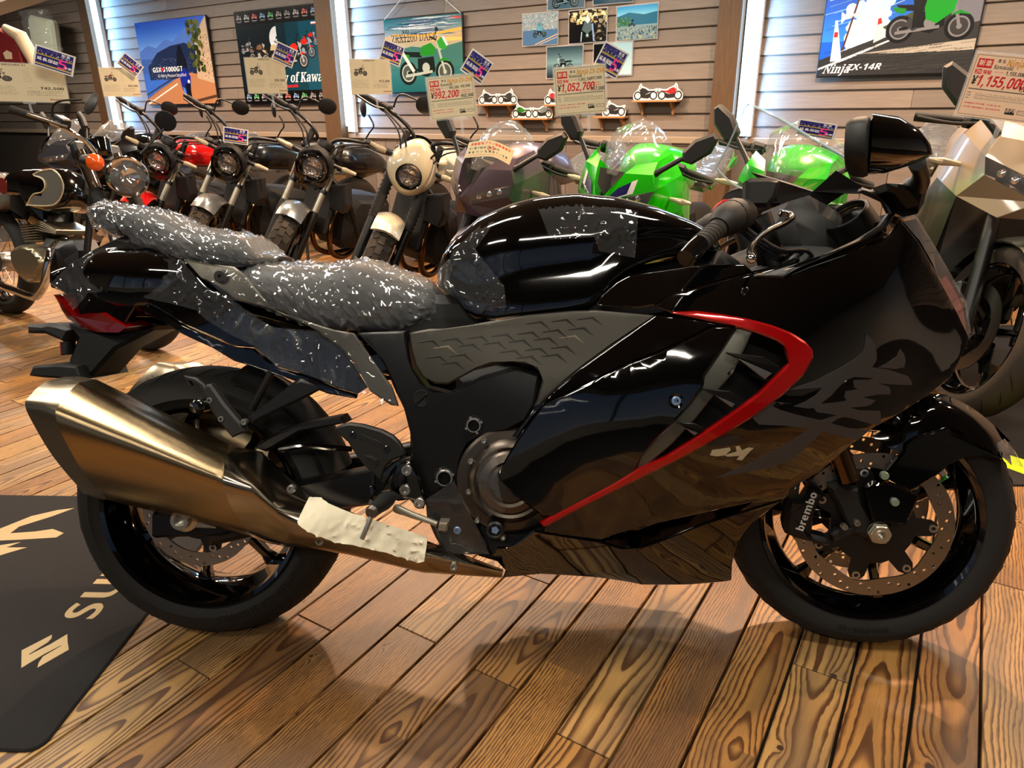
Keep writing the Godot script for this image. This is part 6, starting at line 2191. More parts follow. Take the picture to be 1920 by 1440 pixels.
# ---------------------------------------------------------------- the classic motorcycle at the left, parallel to the wall
func make_classic() -> void:
	var o := thing("classic_motorcycle", "black classic motorcycle with chrome tank panel and round chrome headlight at the left edge", "motorcycle", "", Transform3D(room * Basis(Vector3.RIGHT, deg_to_rad(-9.0)), Vector3(-2.03, 0, -2.06)))
	var black: Material = mats.gloss_black
	var satin: Material = mats.satin_black
	var shape := [[0.0, 0.0], [0.85, 0.0], [1.0, 0.30], [0.97, 0.62], [0.75, 0.87], [0.36, 0.97], [0.0, 1.0]]
	var tt := t3("cl_tank_top")
	var tl := t3("cl_tank_low")
	var tw := func(x: float) -> float: return 0.128
	var tr := lofted(tt, tl, tw, tt[0].x + 0.03, minf(tt[-1].x, tl[-1].x) + 0.01, 14, shape, 0.55)
	var tank := part(o, "fuel_tank", loft(tr, true), black, 60.0)
	var side := func(_x: float, _y: float) -> float: return 0.1285
	part(tank, "chrome_panel", panel(t2("cl_chrome"), side, 0.03, 0.004, 0.002), mat("tank_chrome", Color(0.74, 0.73, 0.69), 0.22, 0.8), 60.0)
	var rim := []
	for p: Vector3 in curve(t3("cl_chrome"), 3, true):
		rim.append(Vector3(p.x, p.y, 0.1305))
	rim.append(rim[0])
	part(tank, "panel_piping", tube(rim, 0.0035, 6), mat("piping_cream", Color(0.78, 0.72, 0.55), 0.4))
	part(tank, "tank_badge", lathe([Vector2(0.045, 0.0), Vector2(0.044, 0.004), Vector2(0.001, 0.005)], Vector3(tt[0].x + 0.10, (tt[1].y + tl[2].y) / 2 + 0.02, 0.128), Vector3.BACK, 24), mat("badge_red", Color(0.5, 0.16, 0.14), 0.3, 0.4))
	var sw := func(_x: float) -> float: return 0.125
	var sr := lofted(t3("cl_seat_top"), t3("cl_seat_low"), sw, t3("cl_seat_top")[0].x + 0.02, t3("cl_seat_top")[4].x + 0.05, 12, shape, 0.5)
	part(o, "seat", loft(sr, true), mat("seat_tan", Color(0.30, 0.26, 0.18), 0.6), 60.0)
	part(o, "seat_film", crumple(sr, 0.006, 0.02, 9.0, 91), film(), 35.0)
	part(o, "side_panel", box(Vector3(0.30, 0.22, 0.24), Vector3(-0.92, 0.66, 0), Basis(), 0.04), black)
	part(o, "frame_tube", tube([Vector3(-0.38, 0.90, 0), Vector3(-0.46, 0.30, 0.05), Vector3(-1.0, 0.26, 0.05)], 0.018, 10), satin)
	part(o, "engine", box(Vector3(0.36, 0.26, 0.22), Vector3(-0.66, 0.38, 0), Basis(), 0.05), satin)
	# crankcase cover, cylinder with cooling fins, head
	var alloy := mat("crankcase_alloy", Color(0.62, 0.58, 0.48), 0.32, 0.85)
	part(o, "crankcase_cover", prism(curve(t2("cl_case"), 3, true), 0.09, 0.165, 0.022), alloy, 60.0)
	var cy := t3("cl_cyl")
	var hd := t3("cl_head")
	for k in 8:
		var f := (k + 0.5) / 8.0
		var a: Vector3 = cy[0].lerp(cy[3], f)
		var b: Vector3 = cy[1].lerp(cy[2], f)
		part(o, "cooling_fin", box(Vector3((b - a).length() + 0.03, 0.006, 0.20), (a + b) / 2, Basis(Vector3.BACK, atan2((b - a).y, (b - a).x)), 0.002), alloy)
	part(o, "cylinder", prism(xy(cy), -0.07, 0.07, 0.01), mat("cylinder_grey", Color(0.30, 0.29, 0.27), 0.4, 0.7))
	for k in 5:
		var f := (k + 0.5) / 5.0
		var a: Vector3 = hd[0].lerp(hd[3], f)
		var b: Vector3 = hd[1].lerp(hd[2], f)
		part(o, "head_fin", box(Vector3((b - a).length(), 0.006, 0.19), (a + b) / 2, Basis(Vector3.BACK, atan2((b - a).y, (b - a).x)), 0.002), alloy)
	part(o, "throttle_body", lathe([Vector2(0.001, -0.04), Vector2(0.03, -0.03), Vector2(0.035, 0.0), Vector2(0.026, 0.03), Vector2(0.001, 0.035)], t3("cl_carb")[0], Vector3(0.3, 0.2, 1), 20), mats.chrome)
	part(o, "exhaust_pipe", tube(curve(t3("cl_pipe"), 4), 0.022, 14), mats.chrome, 60.0)
	# fork, wheels
	var fk := t3("cl_fork")
	var dir: Vector3 = (fk[1] - fk[0]).normalized()
	for s: float in [1.0, -1.0]:
		var a := Vector3(fk[0].x, fk[0].y, 0.09 * s)
		part(o, "fork_shroud", tube([a - dir * 0.06, a + dir * 0.16], 0.030, 16), mats.chrome)
		var pts := []
		var rr := []
		for k in 17:
			pts.append(a + dir * (0.16 + 0.012 * k))
			rr.append(0.028 if k % 2 else 0.036)
		part(o, "fork_gaiter", tube(pts, rr, 16), mats.rubber, 70.0)
		part(o, "fork_slider", tube([a + dir * 0.35, Vector3(0.02, 0.31, 0.09 * s)], 0.026, 14), mats.steel)
	for w in 2:
		var c := Vector3(0.0, 0.315, 0) if w == 0 else Vector3(-1.41, 0.31, 0)
		var rm := part(o, ["front_rim", "rear_rim"][w], rim_shape(c, 0.245, 0.035), mats.chrome)
		part(rm, "tyre", tyre_shape(c, 0.313, 0.10 if w == 0 else 0.12, 0.245), mats.rubber, 50.0)
		part(rm, "hub", lathe([Vector2(0.001, -0.05), Vector2(0.06, -0.05), Vector2(0.06, 0.05), Vector2(0.001, 0.05)], c, Vector3.BACK, 24), mats.steel)
		for k in 18:
			var a := TAU * k / 18
			part(rm, "spoke", tube([c + Vector3(cos(a + 0.3) * 0.05, sin(a + 0.3) * 0.05, 0.03 * (1 if k % 2 else -1)), c + Vector3(cos(a) * 0.22, sin(a) * 0.22, 0)], 0.002, 5), mats.steel)
	var mg := []
	for k in 13:
		var a := deg_to_rad(lerpf(20.0, 160.0, k / 12.0))
		var ring := []
		for j in 7:
			var u := -1.0 + 2.0 * j / 6.0
			ring.append(Vector3(cos(a) * (0.345 - 0.02 * u * u), 0.315 + sin(a) * (0.345 - 0.02 * u * u), u * 0.065))
		for j in range(6, -1, -1):
			var u := -1.0 + 2.0 * j / 6.0
			ring.append(Vector3(cos(a) * (0.342 - 0.02 * u * u), 0.315 + sin(a) * (0.342 - 0.02 * u * u), u * 0.063))
		mg.append(ring)
	part(o, "front_mudguard", loft(mg, true), mats.chrome, 45.0)
	# headlight
	var lc: Vector3 = t3("cl_light")[0]
	var ln := Vector3(0.93, -0.05, 0.36).normalized()
	var hl := part(o, "headlight_shell", lathe([Vector2(0.02, -0.15), Vector2(0.07, -0.13), Vector2(0.088, -0.07), Vector2(0.090, -0.03)], lc, ln, 36), black)
	part(hl, "headlight_ring", lathe([Vector2(0.090, -0.035), Vector2(0.098, -0.02), Vector2(0.098, 0.0), Vector2(0.090, 0.012), Vector2(0.080, 0.008)], lc, ln, 36), mats.chrome, 60.0)
	part(hl, "headlight_bowl", lathe([Vector2(0.082, 0.004), Vector2(0.06, -0.03), Vector2(0.02, -0.05), Vector2(0.001, -0.05)], lc, ln, 32), mats.chrome)
	part(hl, "headlight_glass", lathe([Vector2(0.082, 0.006), Vector2(0.05, 0.018), Vector2(0.001, 0.024)], lc, ln, 32), glass("lens_clear", Color(0.9, 0.92, 0.95, 0.06), 0.02))
	var amber := mat("amber_lens", Color(0.85, 0.32, 0.02), 0.12, 0.0, 0.8)
	var sg := t3("cl_signal")
	var ts := part(o, "turn_signal", tube([sg[0] + Vector3(-0.03, 0, 0), sg[0], sg[1]], [0.012, 0.032, 0.040], 16), satin)
	part(ts, "signal_lens", lathe([Vector2(0.040, 0.0), Vector2(0.038, 0.02), Vector2(0.024, 0.034), Vector2(0.001, 0.038)], sg[1], (sg[1] - sg[0]).normalized(), 24), amber, 60.0)
	part(o, "turn_signal", lathe([Vector2(0.02, -0.03), Vector2(0.038, 0.0), Vector2(0.03, 0.022), Vector2(0.001, 0.03)], t3("cl_signal_b")[0], Vector3.RIGHT, 20), amber, 60.0)
	# bars, mirrors, meter
	var gr := t3("cl_grip")
	part(o, "handlebar_grip", tube([gr[0], gr[0].lerp(gr[1], 0.5), gr[1]], [0.019, 0.017, 0.016], 16), mats.rubber)
	part(o, "handlebar", tube(curve(t3("cl_bar"), 4), 0.012, 10), mats.chrome)
	part(o, "brake_lever", tube(curve(t3("cl_lever"), 4), 0.007, 8), mats.steel)
	part(o, "brake_reservoir", box(Vector3(0.075, 0.045, 0.05), t3("cl_master")[0], Basis(Vector3.BACK, -0.3), 0.006), satin)
	part(o, "mirror_stem", tube(curve(t3("cl_mstem"), 4), 0.005, 8), satin)
	part(o, "mirror", disc_mirror(t3("cl_mirror")[0], Vector3(0.25, -0.35, -1.0), 0.085, 0.62), mats.dark_plastic, 60.0)
	part(o, "mirror", disc_mirror(Vector3(-0.25, 1.16, -0.32), Vector3(0.2, -0.2, 1.0), 0.075, 0.7), satin, 60.0)
	part(o, "mirror_stem", tube([Vector3(-0.30, 0.98, -0.20), Vector3(-0.27, 1.12, -0.32)], 0.006, 8), satin)
	part(o, "meter", lathe([Vector2(0.02, -0.06), Vector2(0.05, -0.05), Vector2(0.055, 0.02), Vector2(0.05, 0.028), Vector2(0.001, 0.028)], t3("cl_meter")[0], Vector3(-0.4, 0.9, 0), 28), black)
	part(o, "top_yoke", box(Vector3(0.06, 0.10, 0.24), Vector3(fk[0].x - dir.x * 0.08, fk[0].y + 0.05, 0), Basis(Vector3.BACK, 0.35), 0.012), satin)
	part(o, "side_stand", tube([Vector3(-0.80, 0.27, -0.12), Vector3(-0.74, 0.02, -0.26)], 0.010, 8), satin)

# ---------------------------------------------------------------- posters, photographs, shelves and goods on the siding wall
func wall_at(x: float, y: float, off := 0.04) -> Transform3D:
	return Transform3D(room, at_room(x, y, WALL_Z + off))

func poster_road() -> Sheet:
	var g := RandomNumberGenerator.new()
	g.seed = 11
	var s := Sheet.new(640, 430, Color(0.2, 0.4, 0.8))
	s.fade(Color(0.10, 0.30, 0.78), Color(0.52, 0.72, 0.95), 0, 190)
	s.poly([Vector2(0, 150), Vector2(90, 120), Vector2(170, 135), Vector2(260, 95), Vector2(330, 110), Vector2(430, 60), Vector2(560, 20), Vector2(640, 70), Vector2(640, 220), Vector2(0, 220)], Color(0.30, 0.45, 0.78))
	s.rect(0, 190, 640, 80, Color(0.22, 0.36, 0.66))
	s.poly([Vector2(60, 230), Vector2(170, 160), Vector2(300, 130), Vector2(430, 120), Vector2(520, 150), Vector2(520, 300), Vector2(60, 300)], Color(0.10, 0.15, 0.30))
	s.speckle(80, 190, 380, 110, 500, 4, [Color(0.45, 0.5, 0.62), Color(0.25, 0.3, 0.45), Color(0.6, 0.62, 0.7), Color(0.1, 0.16, 0.3)], g)
	s.speckle(0, 270, 330, 70, 260, 4, [Color(0.2, 0.3, 0.55), Color(0.4, 0.5, 0.7), Color(0.12, 0.2, 0.42)], g)
	s.poly([Vector2(0, 430), Vector2(0, 400), Vector2(120, 355), Vector2(300, 300), Vector2(450, 270), Vector2(640, 300), Vector2(640, 430)], Color(0.66, 0.46, 0.32))
	s.poly([Vector2(500, 300), Vector2(520, 120), Vector2(600, 30), Vector2(640, 0), Vector2(640, 330)], Color(0.72, 0.62, 0.52))
	s.speckle(520, 70, 118, 230, 260, 8, [Color(0.55, 0.42, 0.33), Color(0.85, 0.78, 0.68), Color(0.4, 0.3, 0.24)], g)
	for k in 90:
		s.disc(Vector2(470 + g.randf() * 110, 20 + g.randf() * 240), 6 + g.randf() * 12, [Color(0.13, 0.18, 0.08), Color(0.24, 0.28, 0.12), Color(0.35, 0.36, 0.18)][g.randi() % 3])
	for k in 22:
		s.line(Vector2(10 + k * 13, 372 - k * 4.1), Vector2(10 + k * 13, 400 - k * 4.4), 3, Color(0.12, 0.12, 0.16))
	s.line(Vector2(0, 378), Vector2(300, 290), 6, Color(0.16, 0.16, 0.2))
	s.line(Vector2(0, 428), Vector2(310, 325), 7, Color(0.92, 0.90, 0.88))
	s.poly([Vector2(350, 160), Vector2(378, 140), Vector2(402, 160), Vector2(425, 215), Vector2(420, 290), Vector2(350, 300), Vector2(330, 240)], Color(0.06, 0.07, 0.11))
	s.disc(Vector2(378, 152), 20, Color(0.05, 0.06, 0.09))
	s.poly([Vector2(340, 270), Vector2(400, 240), Vector2(440, 290), Vector2(425, 360), Vector2(385, 400), Vector2(350, 350)], Color(0.08, 0.14, 0.55))
	s.poly([Vector2(380, 330), Vector2(425, 320), Vector2(425, 410), Vector2(395, 420)], Color(0.05, 0.05, 0.06))
	s.poly([Vector2(355, 340), Vector2(375, 350), Vector2(392, 425), Vector2(378, 428)], Color(0.25, 0.5, 0.95))
	s.disc(Vector2(417, 315), 9, Color(1, 1, 1))
	s.poly([Vector2(420, 415), Vector2(640, 385), Vector2(640, 400), Vector2(430, 428)], Color(0.3, 0.2, 0.16))
	print_text(s, "GSX-S1000GT", 100, 248, 26, Color(0.95, 0.95, 0.97), false, true, 0.1, 1.3)
	s.rect(182, 238, 26, 16, Color(0.8, 0.15, 0.2))
	print_text(s, "GT Riding Pleasure Simplified", 140, 280, 15, Color(0.9, 0.92, 0.95), false, false)
	s.rect(14, 16, 22, 5, Color(0.15, 0.2, 0.5))
	return s

func poster_history() -> Sheet:
	var s := Sheet.new(640, 450, Color(0.05, 0.09, 0.11))
	s.poly([Vector2(330, 70), Vector2(640, 70), Vector2(640, 390), Vector2(300, 390)], Color(0.02, 0.20, 0.27))
	s.poly([Vector2(480, 70), Vector2(640, 70), Vector2(640, 390), Vector2(520, 390)], Color(0.02, 0.27, 0.36))
	var cs := [Color(0.55, 0.55, 0.58), Color(0.6, 0.6, 0.62), Color(0.4, 0.75, 0.5), Color(0.5, 0.65, 0.85), Color(0.8, 0.4, 0.38), Color(0.7, 0.7, 0.72)]
	for r in 2:
		s.rect(0, 0 if r == 0 else 390, 640, 66, Color(0.02, 0.02, 0.025))
		for k in 10:
			var col: Color = cs[(k * 5 + r * 3) % 6]
			s.motorcycle(36 + k * 63, (26 if r == 0 else 414), 46, col, col.darkened(0.35), col.lightened(0.25), true)
			s.rect(16 + k * 63, (46 if r == 0 else 434), 40, 2, Color(0.75, 0.75, 0.78))
			s.rect(22 + k * 63, (51 if r == 0 else 439), 28, 1, Color(0.6, 0.6, 0.62))
	s.disc(Vector2(318, 140), 58, Color(0.80, 0.84, 0.88))
	s.poly([Vector2(318, 70), Vector2(385, 70), Vector2(385, 210), Vector2(318, 210)], Color(0.03, 0.13, 0.18))
	s.motorcycle(75, 170, 110, Color(0.5, 0.5, 0.52), Color(0.22, 0.22, 0.24), Color(0.6, 0.6, 0.62))
	s.motorcycle(165, 195, 170, Color(0.45, 0.33, 0.24), Color(0.12, 0.12, 0.13), Color(0.62, 0.60, 0.58))
	s.motorcycle(275, 205, 190, Color(0.72, 0.66, 0.52), Color(0.10, 0.10, 0.11), Color(0.66, 0.64, 0.60))
	s.motorcycle(560, 150, 120, Color(0.75, 0.10, 0.08), Color(0.12, 0.12, 0.14), Color(0.55, 0.62, 0.70))
	s.motorcycle(505, 185, 180, Color(0.78, 0.12, 0.10), Color(0.10, 0.11, 0.13), Color(0.5, 0.58, 0.66))
	s.motorcycle(425, 215, 230, Color(0.82, 0.16, 0.10), Color(0.08, 0.09, 0.10), Color(0.62, 0.66, 0.70))
	print_text(s, "History of Kawasaki", 150, 330, 46, Color(0.95, 0.95, 0.95), true, true, 0.25, 0.95)
	print_text(s, "Kawasaki", 330, 368, 18, Color(0.85, 0.08, 0.08), false, true)
	s.rect(575, 78, 45, 8, Color(0.9, 0.9, 0.95))
	s.rect(575, 86, 45, 4, Color(0.7, 0.1, 0.2))
	return s

func poster_sunset() -> Sheet:
	var g := RandomNumberGenerator.new()
	g.seed = 4
	var s := Sheet.new(560, 396, Color(0.2, 0.4, 0.45))
	s.fade(Color(0.10, 0.38, 0.42), Color(0.55, 0.60, 0.62), 0, 90)
	s.fade(Color(0.75, 0.62, 0.45), Color(0.55, 0.60, 0.55), 90, 190)
	s.fade(Color(0.25, 0.46, 0.46), Color(0.10, 0.34, 0.36), 190, 396)
	for k in 60:
		var y := g.randf() * 95
		s.poly([Vector2(g.randf() * 560, y), Vector2(g.randf() * 560, y + 6), Vector2(g.randf() * 560, y + 10)], [Color(0.78, 0.80, 0.82), Color(0.30, 0.36, 0.48), Color(0.12, 0.30, 0.40), Color(0.60, 0.66, 0.70)][g.randi() % 4])
	s.poly([Vector2(60, 80), Vector2(300, 92), Vector2(560, 66), Vector2(560, 84), Vector2(300, 104), Vector2(60, 92)], Color(0.95, 0.66, 0.28))
	s.poly([Vector2(320, 125), Vector2(470, 112), Vector2(560, 118), Vector2(560, 132), Vector2(420, 134)], Color(0.92, 0.72, 0.40))
	s.poly([Vector2(0, 180), Vector2(200, 150), Vector2(380, 170), Vector2(560, 140), Vector2(560, 270), Vector2(0, 270)], Color(0.22, 0.42, 0.40))
	s.rect(0, 268, 560, 3, Color(0.16, 0.36, 0.36))
	s.motorcycle(300, 225, 420, Color(0.12, 0.50, 0.12), Color(0.07, 0.10, 0.09), Color(0.62, 0.66, 0.62))
	s.poly([Vector2(385, 130), Vector2(420, 108), Vector2(455, 165), Vector2(430, 178), Vector2(400, 165)], Color(0.16, 0.58, 0.16))
	s.poly([Vector2(418, 108), Vector2(440, 110), Vector2(462, 150), Vector2(452, 160)], Color(0.75, 0.82, 0.88))
	s.poly([Vector2(115, 180), Vector2(135, 172), Vector2(220, 280), Vector2(200, 290)], Color(0.75, 0.78, 0.76))
	print_text(s, "ZRX1200 DAEG", 52, 106, 38, Color(0.12, 0.16, 0.18), true, false, 0.0, 0.92)
	s.line(Vector2(95, 126), Vector2(225, 124), 2, Color(0.12, 0.16, 0.18))
	print_text(s, "SD", 135, 72, 18, Color(0.12, 0.14, 0.16), true, true, 0.3, 1.6)
	print_text(s, "Kawasaki", 490, 16, 17, Color(0.85, 0.08, 0.10))
	return s

func poster_track() -> Sheet:
	var g := RandomNumberGenerator.new()
	g.seed = 9
	var s := Sheet.new(700, 494, Color(0.1, 0.35, 0.8))
	s.fade(Color(0.04, 0.18, 0.60), Color(0.20, 0.52, 0.90), 0, 330)
	for k in 70:
		var y := g.randf() * 240
		var x := g.randf() * 500
		s.line(Vector2(x, y + 40), Vector2(x + 90 + g.randf() * 130, y), 1 + g.randf() * 3, [Color(0.45, 0.68, 0.95), Color(0.7, 0.84, 0.98), Color(0.12, 0.34, 0.78)][g.randi() % 3])
	for k in 160:
		var a := g.randf()
		s.disc(Vector2(110 + a * 170 + g.randf() * 30, 420 - a * 40 - g.randf() * 240), 14 + g.randf() * 16, [Color(0.78, 0.86, 0.93), Color(0.86, 0.91, 0.95), Color(0.68, 0.80, 0.92)][g.randi() % 3])
	s.poly([Vector2(0, 494), Vector2(0, 415), Vector2(330, 300), Vector2(520, 200), Vector2(700, 150), Vector2(700, 494)], Color(0.17, 0.17, 0.175))
	s.poly([Vector2(280, 275), Vector2(330, 250), Vector2(480, 180), Vector2(700, 130), Vector2(700, 165), Vector2(520, 205), Vector2(330, 300)], Color(0.25, 0.28, 0.18))
	s.poly([Vector2(560, 190), Vector2(700, 150), Vector2(700, 270), Vector2(600, 290)], Color(0.42, 0.42, 0.47))
	s.poly([Vector2(180, 392), Vector2(700, 345), Vector2(700, 395), Vector2(420, 398)], Color(0.62, 0.60, 0.56))
	s.poly([Vector2(0, 455), Vector2(150, 398), Vector2(330, 330), Vector2(335, 336), Vector2(160, 408), Vector2(0, 465)], Color(0.85, 0.86, 0.86))
	for k in 120:
		var y := 360 + g.randf() * 130
		var x := g.randf() * 640
		s.line(Vector2(x, y), Vector2(x + 40 + g.randf() * 80, y - 6), 1.5, [Color(0.12, 0.12, 0.125), Color(0.25, 0.25, 0.25)][g.randi() % 2])
	s.poly([Vector2(55, 230), Vector2(66, 228), Vector2(110, 420), Vector2(55, 425)], Color(0.72, 0.78, 0.86))
	s.rect(58, 285, 18, 24, Color(0.82, 0.15, 0.14))
	s.poly([Vector2(255, 230), Vector2(265, 225), Vector2(305, 320), Vector2(250, 345)], Color(0.72, 0.76, 0.80))
	s.poly([Vector2(257, 235), Vector2(270, 230), Vector2(278, 255), Vector2(258, 262)], Color(0.82, 0.15, 0.14))
	s.line(Vector2(165, 80), Vector2(108, 370), 9, Color(0.30, 0.16, 0.12))
	s.line(Vector2(95, 225), Vector2(165, 200), 12, Color(0.72, 0.74, 0.78))
	s.poly([Vector2(80, 190), Vector2(112, 215), Vector2(84, 250)], Color(0.75, 0.84, 0.90))
	s.motorcycle(490, 225, 400, Color(0.06, 0.50, 0.12), Color(0.05, 0.05, 0.055), Color(0.45, 0.45, 0.47))
	s.poly([Vector2(440, 130), Vector2(600, 120), Vector2(585, 220), Vector2(520, 270), Vector2(470, 250)], Color(0.07, 0.56, 0.14))
	s.poly([Vector2(395, 240), Vector2(430, 235), Vector2(440, 290), Vector2(420, 300), Vector2(380, 270)], Color(0.20, 0.20, 0.21))
	s.poly([Vector2(390, 100), Vector2(470, 90), Vector2(460, 180), Vector2(440, 280), Vector2(415, 290), Vector2(410, 190)], Color(0.06, 0.06, 0.065))
	print_text(s, "Ninja", 30, 462, 40, Color(0.92, 0.93, 0.95), true, true, 0.35, 0.9)
	print_text(s, "ZX-14R", 145, 455, 30, Color(0.92, 0.93, 0.95), false, true, 0.35, 1.25)
	return s

func photo_sheet(kind: int) -> Sheet:
	var g := RandomNumberGenerator.new()
	g.seed = 40 + kind
	var s := Sheet.new(220, 156, Color(0.5, 0.6, 0.66))
	match kind:
		0:
			s.speckle(0, 0, 220, 80, 900, 7, [Color(0.55, 0.60, 0.64), Color(0.70, 0.74, 0.76), Color(0.42, 0.48, 0.52), Color(0.62, 0.58, 0.52)], g)
			s.rect(0, 82, 220, 74, Color(0.28, 0.42, 0.58))
			s.line(Vector2(80, 156), Vector2(220, 108), 5, Color(0.80, 0.66, 0.50))
			s.line(Vector2(110, 156), Vector2(220, 122), 3, Color(0.80, 0.70, 0.56))
			s.motorcycle(110, 92, 90, Color(0.15, 0.35, 0.42), Color(0.07, 0.08, 0.09), Color(0.35, 0.45, 0.48))
			s.disc(Vector2(108, 58), 13, Color(0.30, 0.52, 0.60))
			s.poly([Vector2(85, 85), Vector2(95, 62), Vector2(125, 64), Vector2(128, 86)], Color(0.36, 0.60, 0.70))
		1:
			s.im.fill(Color(0.06, 0.06, 0.065))
			s.speckle(0, 0, 220, 55, 160, 22, [Color(0.70, 0.62, 0.42), Color(0.16, 0.15, 0.13), Color(0.86, 0.82, 0.66)], g)
			s.speckle(150, 40, 70, 110, 60, 16, [Color(0.55, 0.52, 0.42), Color(0.12, 0.12, 0.12)], g)
			s.poly([Vector2(110, 18), Vector2(130, 60), Vector2(150, 110), Vector2(112, 135), Vector2(72, 110), Vector2(92, 60)], Color(0.30, 0.38, 0.40))
			s.poly([Vector2(110, 20), Vector2(128, 50), Vector2(112, 66), Vector2(96, 50)], Color(0.82, 0.88, 0.88))
			s.poly([Vector2(60, 84), Vector2(105, 112), Vector2(100, 128), Vector2(56, 96)], Color(0.05, 0.06, 0.07))
			s.poly([Vector2(160, 84), Vector2(117, 112), Vector2(122, 128), Vector2(166, 96)], Color(0.05, 0.06, 0.07))
			s.line(Vector2(78, 106), Vector2(74, 150), 7, Color(0.55, 0.66, 0.72))
			s.line(Vector2(140, 70), Vector2(150, 150), 9, Color(0.5, 0.62, 0.8))
			s.disc(Vector2(111, 122), 6, Color(0.62, 0.78, 0.68))
		2:
			s.fade(Color(0.20, 0.55, 0.78), Color(0.55, 0.80, 0.88), 0, 50)
			s.poly([Vector2(0, 46), Vector2(70, 30), Vector2(150, 44), Vector2(220, 34), Vector2(220, 90), Vector2(0, 90)], Color(0.18, 0.40, 0.52))
			s.speckle(0, 50, 75, 60, 200, 8, [Color(0.25, 0.45, 0.22), Color(0.42, 0.56, 0.30), Color(0.18, 0.34, 0.2)], g)
			s.rect(0, 95, 220, 61, Color(0.45, 0.55, 0.58))
			s.speckle(0, 100, 220, 56, 260, 10, [Color(0.22, 0.30, 0.36), Color(0.62, 0.62, 0.50), Color(0.36, 0.46, 0.56)], g)
			s.motorcycle(85, 84, 40, Color(0.16, 0.2, 0.24), Color(0.08, 0.1, 0.12), Color(0.3, 0.36, 0.4))
			s.disc(Vector2(88, 68), 6, Color(0.1, 0.12, 0.15))
		3:
			s.fade(Color(0.16, 0.24, 0.28), Color(0.42, 0.56, 0.60), 0, 80)
			s.fade(Color(0.42, 0.56, 0.60), Color(0.10, 0.14, 0.18), 80, 156)
			s.motorcycle(105, 86, 130, Color(0.22, 0.28, 0.28), Color(0.07, 0.08, 0.09), Color(0.55, 0.64, 0.66), true)
		4:
			s.fade(Color(0.55, 0.70, 0.76), Color(0.68, 0.80, 0.84), 0, 156)
			s.rect(0, 0, 70, 156, Color(0.05, 0.06, 0.07))
			s.motorcycle(120, 66, 60, Color(0.14, 0.16, 0.16), Color(0.07, 0.08, 0.09), Color(0.3, 0.36, 0.38))
		5:
			s.fade(Color(0.12, 0.18, 0.22), Color(0.24, 0.36, 0.44), 0, 156)
			s.motorcycle(110, 100, 170, Color(0.15, 0.22, 0.26), Color(0.05, 0.06, 0.07), Color(0.38, 0.50, 0.56))
		_:
			s.fade(Color(0.22, 0.42, 0.55), Color(0.16, 0.26, 0.34), 0, 156)
			s.motorcycle(120, 108, 110, Color(0.10, 0.14, 0.16), Color(0.05, 0.06, 0.07), Color(0.30, 0.40, 0.46))
	return s

func cutout_outline(s: float) -> Array:
	# outer line of a small motorcycle figure, wheels at the bottom
	var p := []
	for q: Array in [[-0.48, 0.06], [-0.46, 0.0], [-0.18, 0.0], [0.18, 0.0], [0.46, 0.0], [0.50, 0.10], [0.48, 0.24], [0.40, 0.32], [0.30, 0.40], [0.27, 0.52], [0.20, 0.60], [0.16, 0.52], [0.10, 0.48], [-0.02, 0.44], [-0.14, 0.38], [-0.30, 0.38], [-0.44, 0.42], [-0.48, 0.36], [-0.42, 0.28], [-0.50, 0.18]]:
		p.append(Vector2(q[0], q[1]) * s)
	return p

func cutout(x: float, y: float, s: float, col: Color, label: String, flip := false) -> void:
	var o := thing("motorcycle_cutout", label, "figure", "small motorcycle figures on the wall shelves", wall_at(x, y, 0.06))
	var fx := Transform3D(Basis(Vector3(-1, 0, 0), Vector3.UP, Vector3(0, 0, -1)) if flip else Basis(), Vector3.ZERO)
	part(o, "white_backing", prism(cutout_outline(s), -0.0015, 0.0015, 0.0), mat("cutout_white", Color(0.82, 0.84, 0.86), 0.4), 38.0, fx)
	var dark := mat("cutout_dark", Color(0.05, 0.05, 0.055), 0.5)
	var z := 0.0016
	for k: float in [-0.31, 0.31]:
		var w := lathe([Vector2(0.105 * s, z), Vector2(0.135 * s, z + 0.001), Vector2(0.155 * s, z)], Vector3(k * s, 0.165 * s, 0), Vector3.BACK, 24)
		if flip:
			for i in w.v.size():
				w.v[i].x *= -1.0
		part(o, "wheel_print", w, dark)
	var c := mat("cutout_%s" % col.to_html(false), col, 0.4)
	var body := []
	for q: Array in [[-0.42, 0.37], [-0.30, 0.33], [-0.10, 0.33], [0.0, 0.40], [0.14, 0.44], [0.24, 0.36], [0.20, 0.24], [0.02, 0.20], [-0.12, 0.26], [-0.30, 0.30]]:
		body.append(Vector2(q[0] * (-1.0 if flip else 1.0), q[1]) * s)
	part(o, "body_print", prism(body, z - 0.0005, z + 0.0006), c)
	var eng := []
	for q: Array in [[-0.20, 0.26], [0.0, 0.20], [0.18, 0.24], [0.16, 0.08], [-0.10, 0.06], [-0.22, 0.12]]:
		eng.append(Vector2(q[0] * (-1.0 if flip else 1.0), q[1]) * s)
	part(o, "engine_print", prism(eng, z - 0.0005, z + 0.0004), dark)
	part(o, "fork_print", tube([Vector3(0.31 * s * (-1.0 if flip else 1.0), 0.165 * s, z), Vector3(0.20 * s * (-1.0 if flip else 1.0), 0.52 * s, z)], 0.006 * s * 2.0, 6), mat("cutout_grey", Color(0.4, 0.42, 0.44), 0.4))

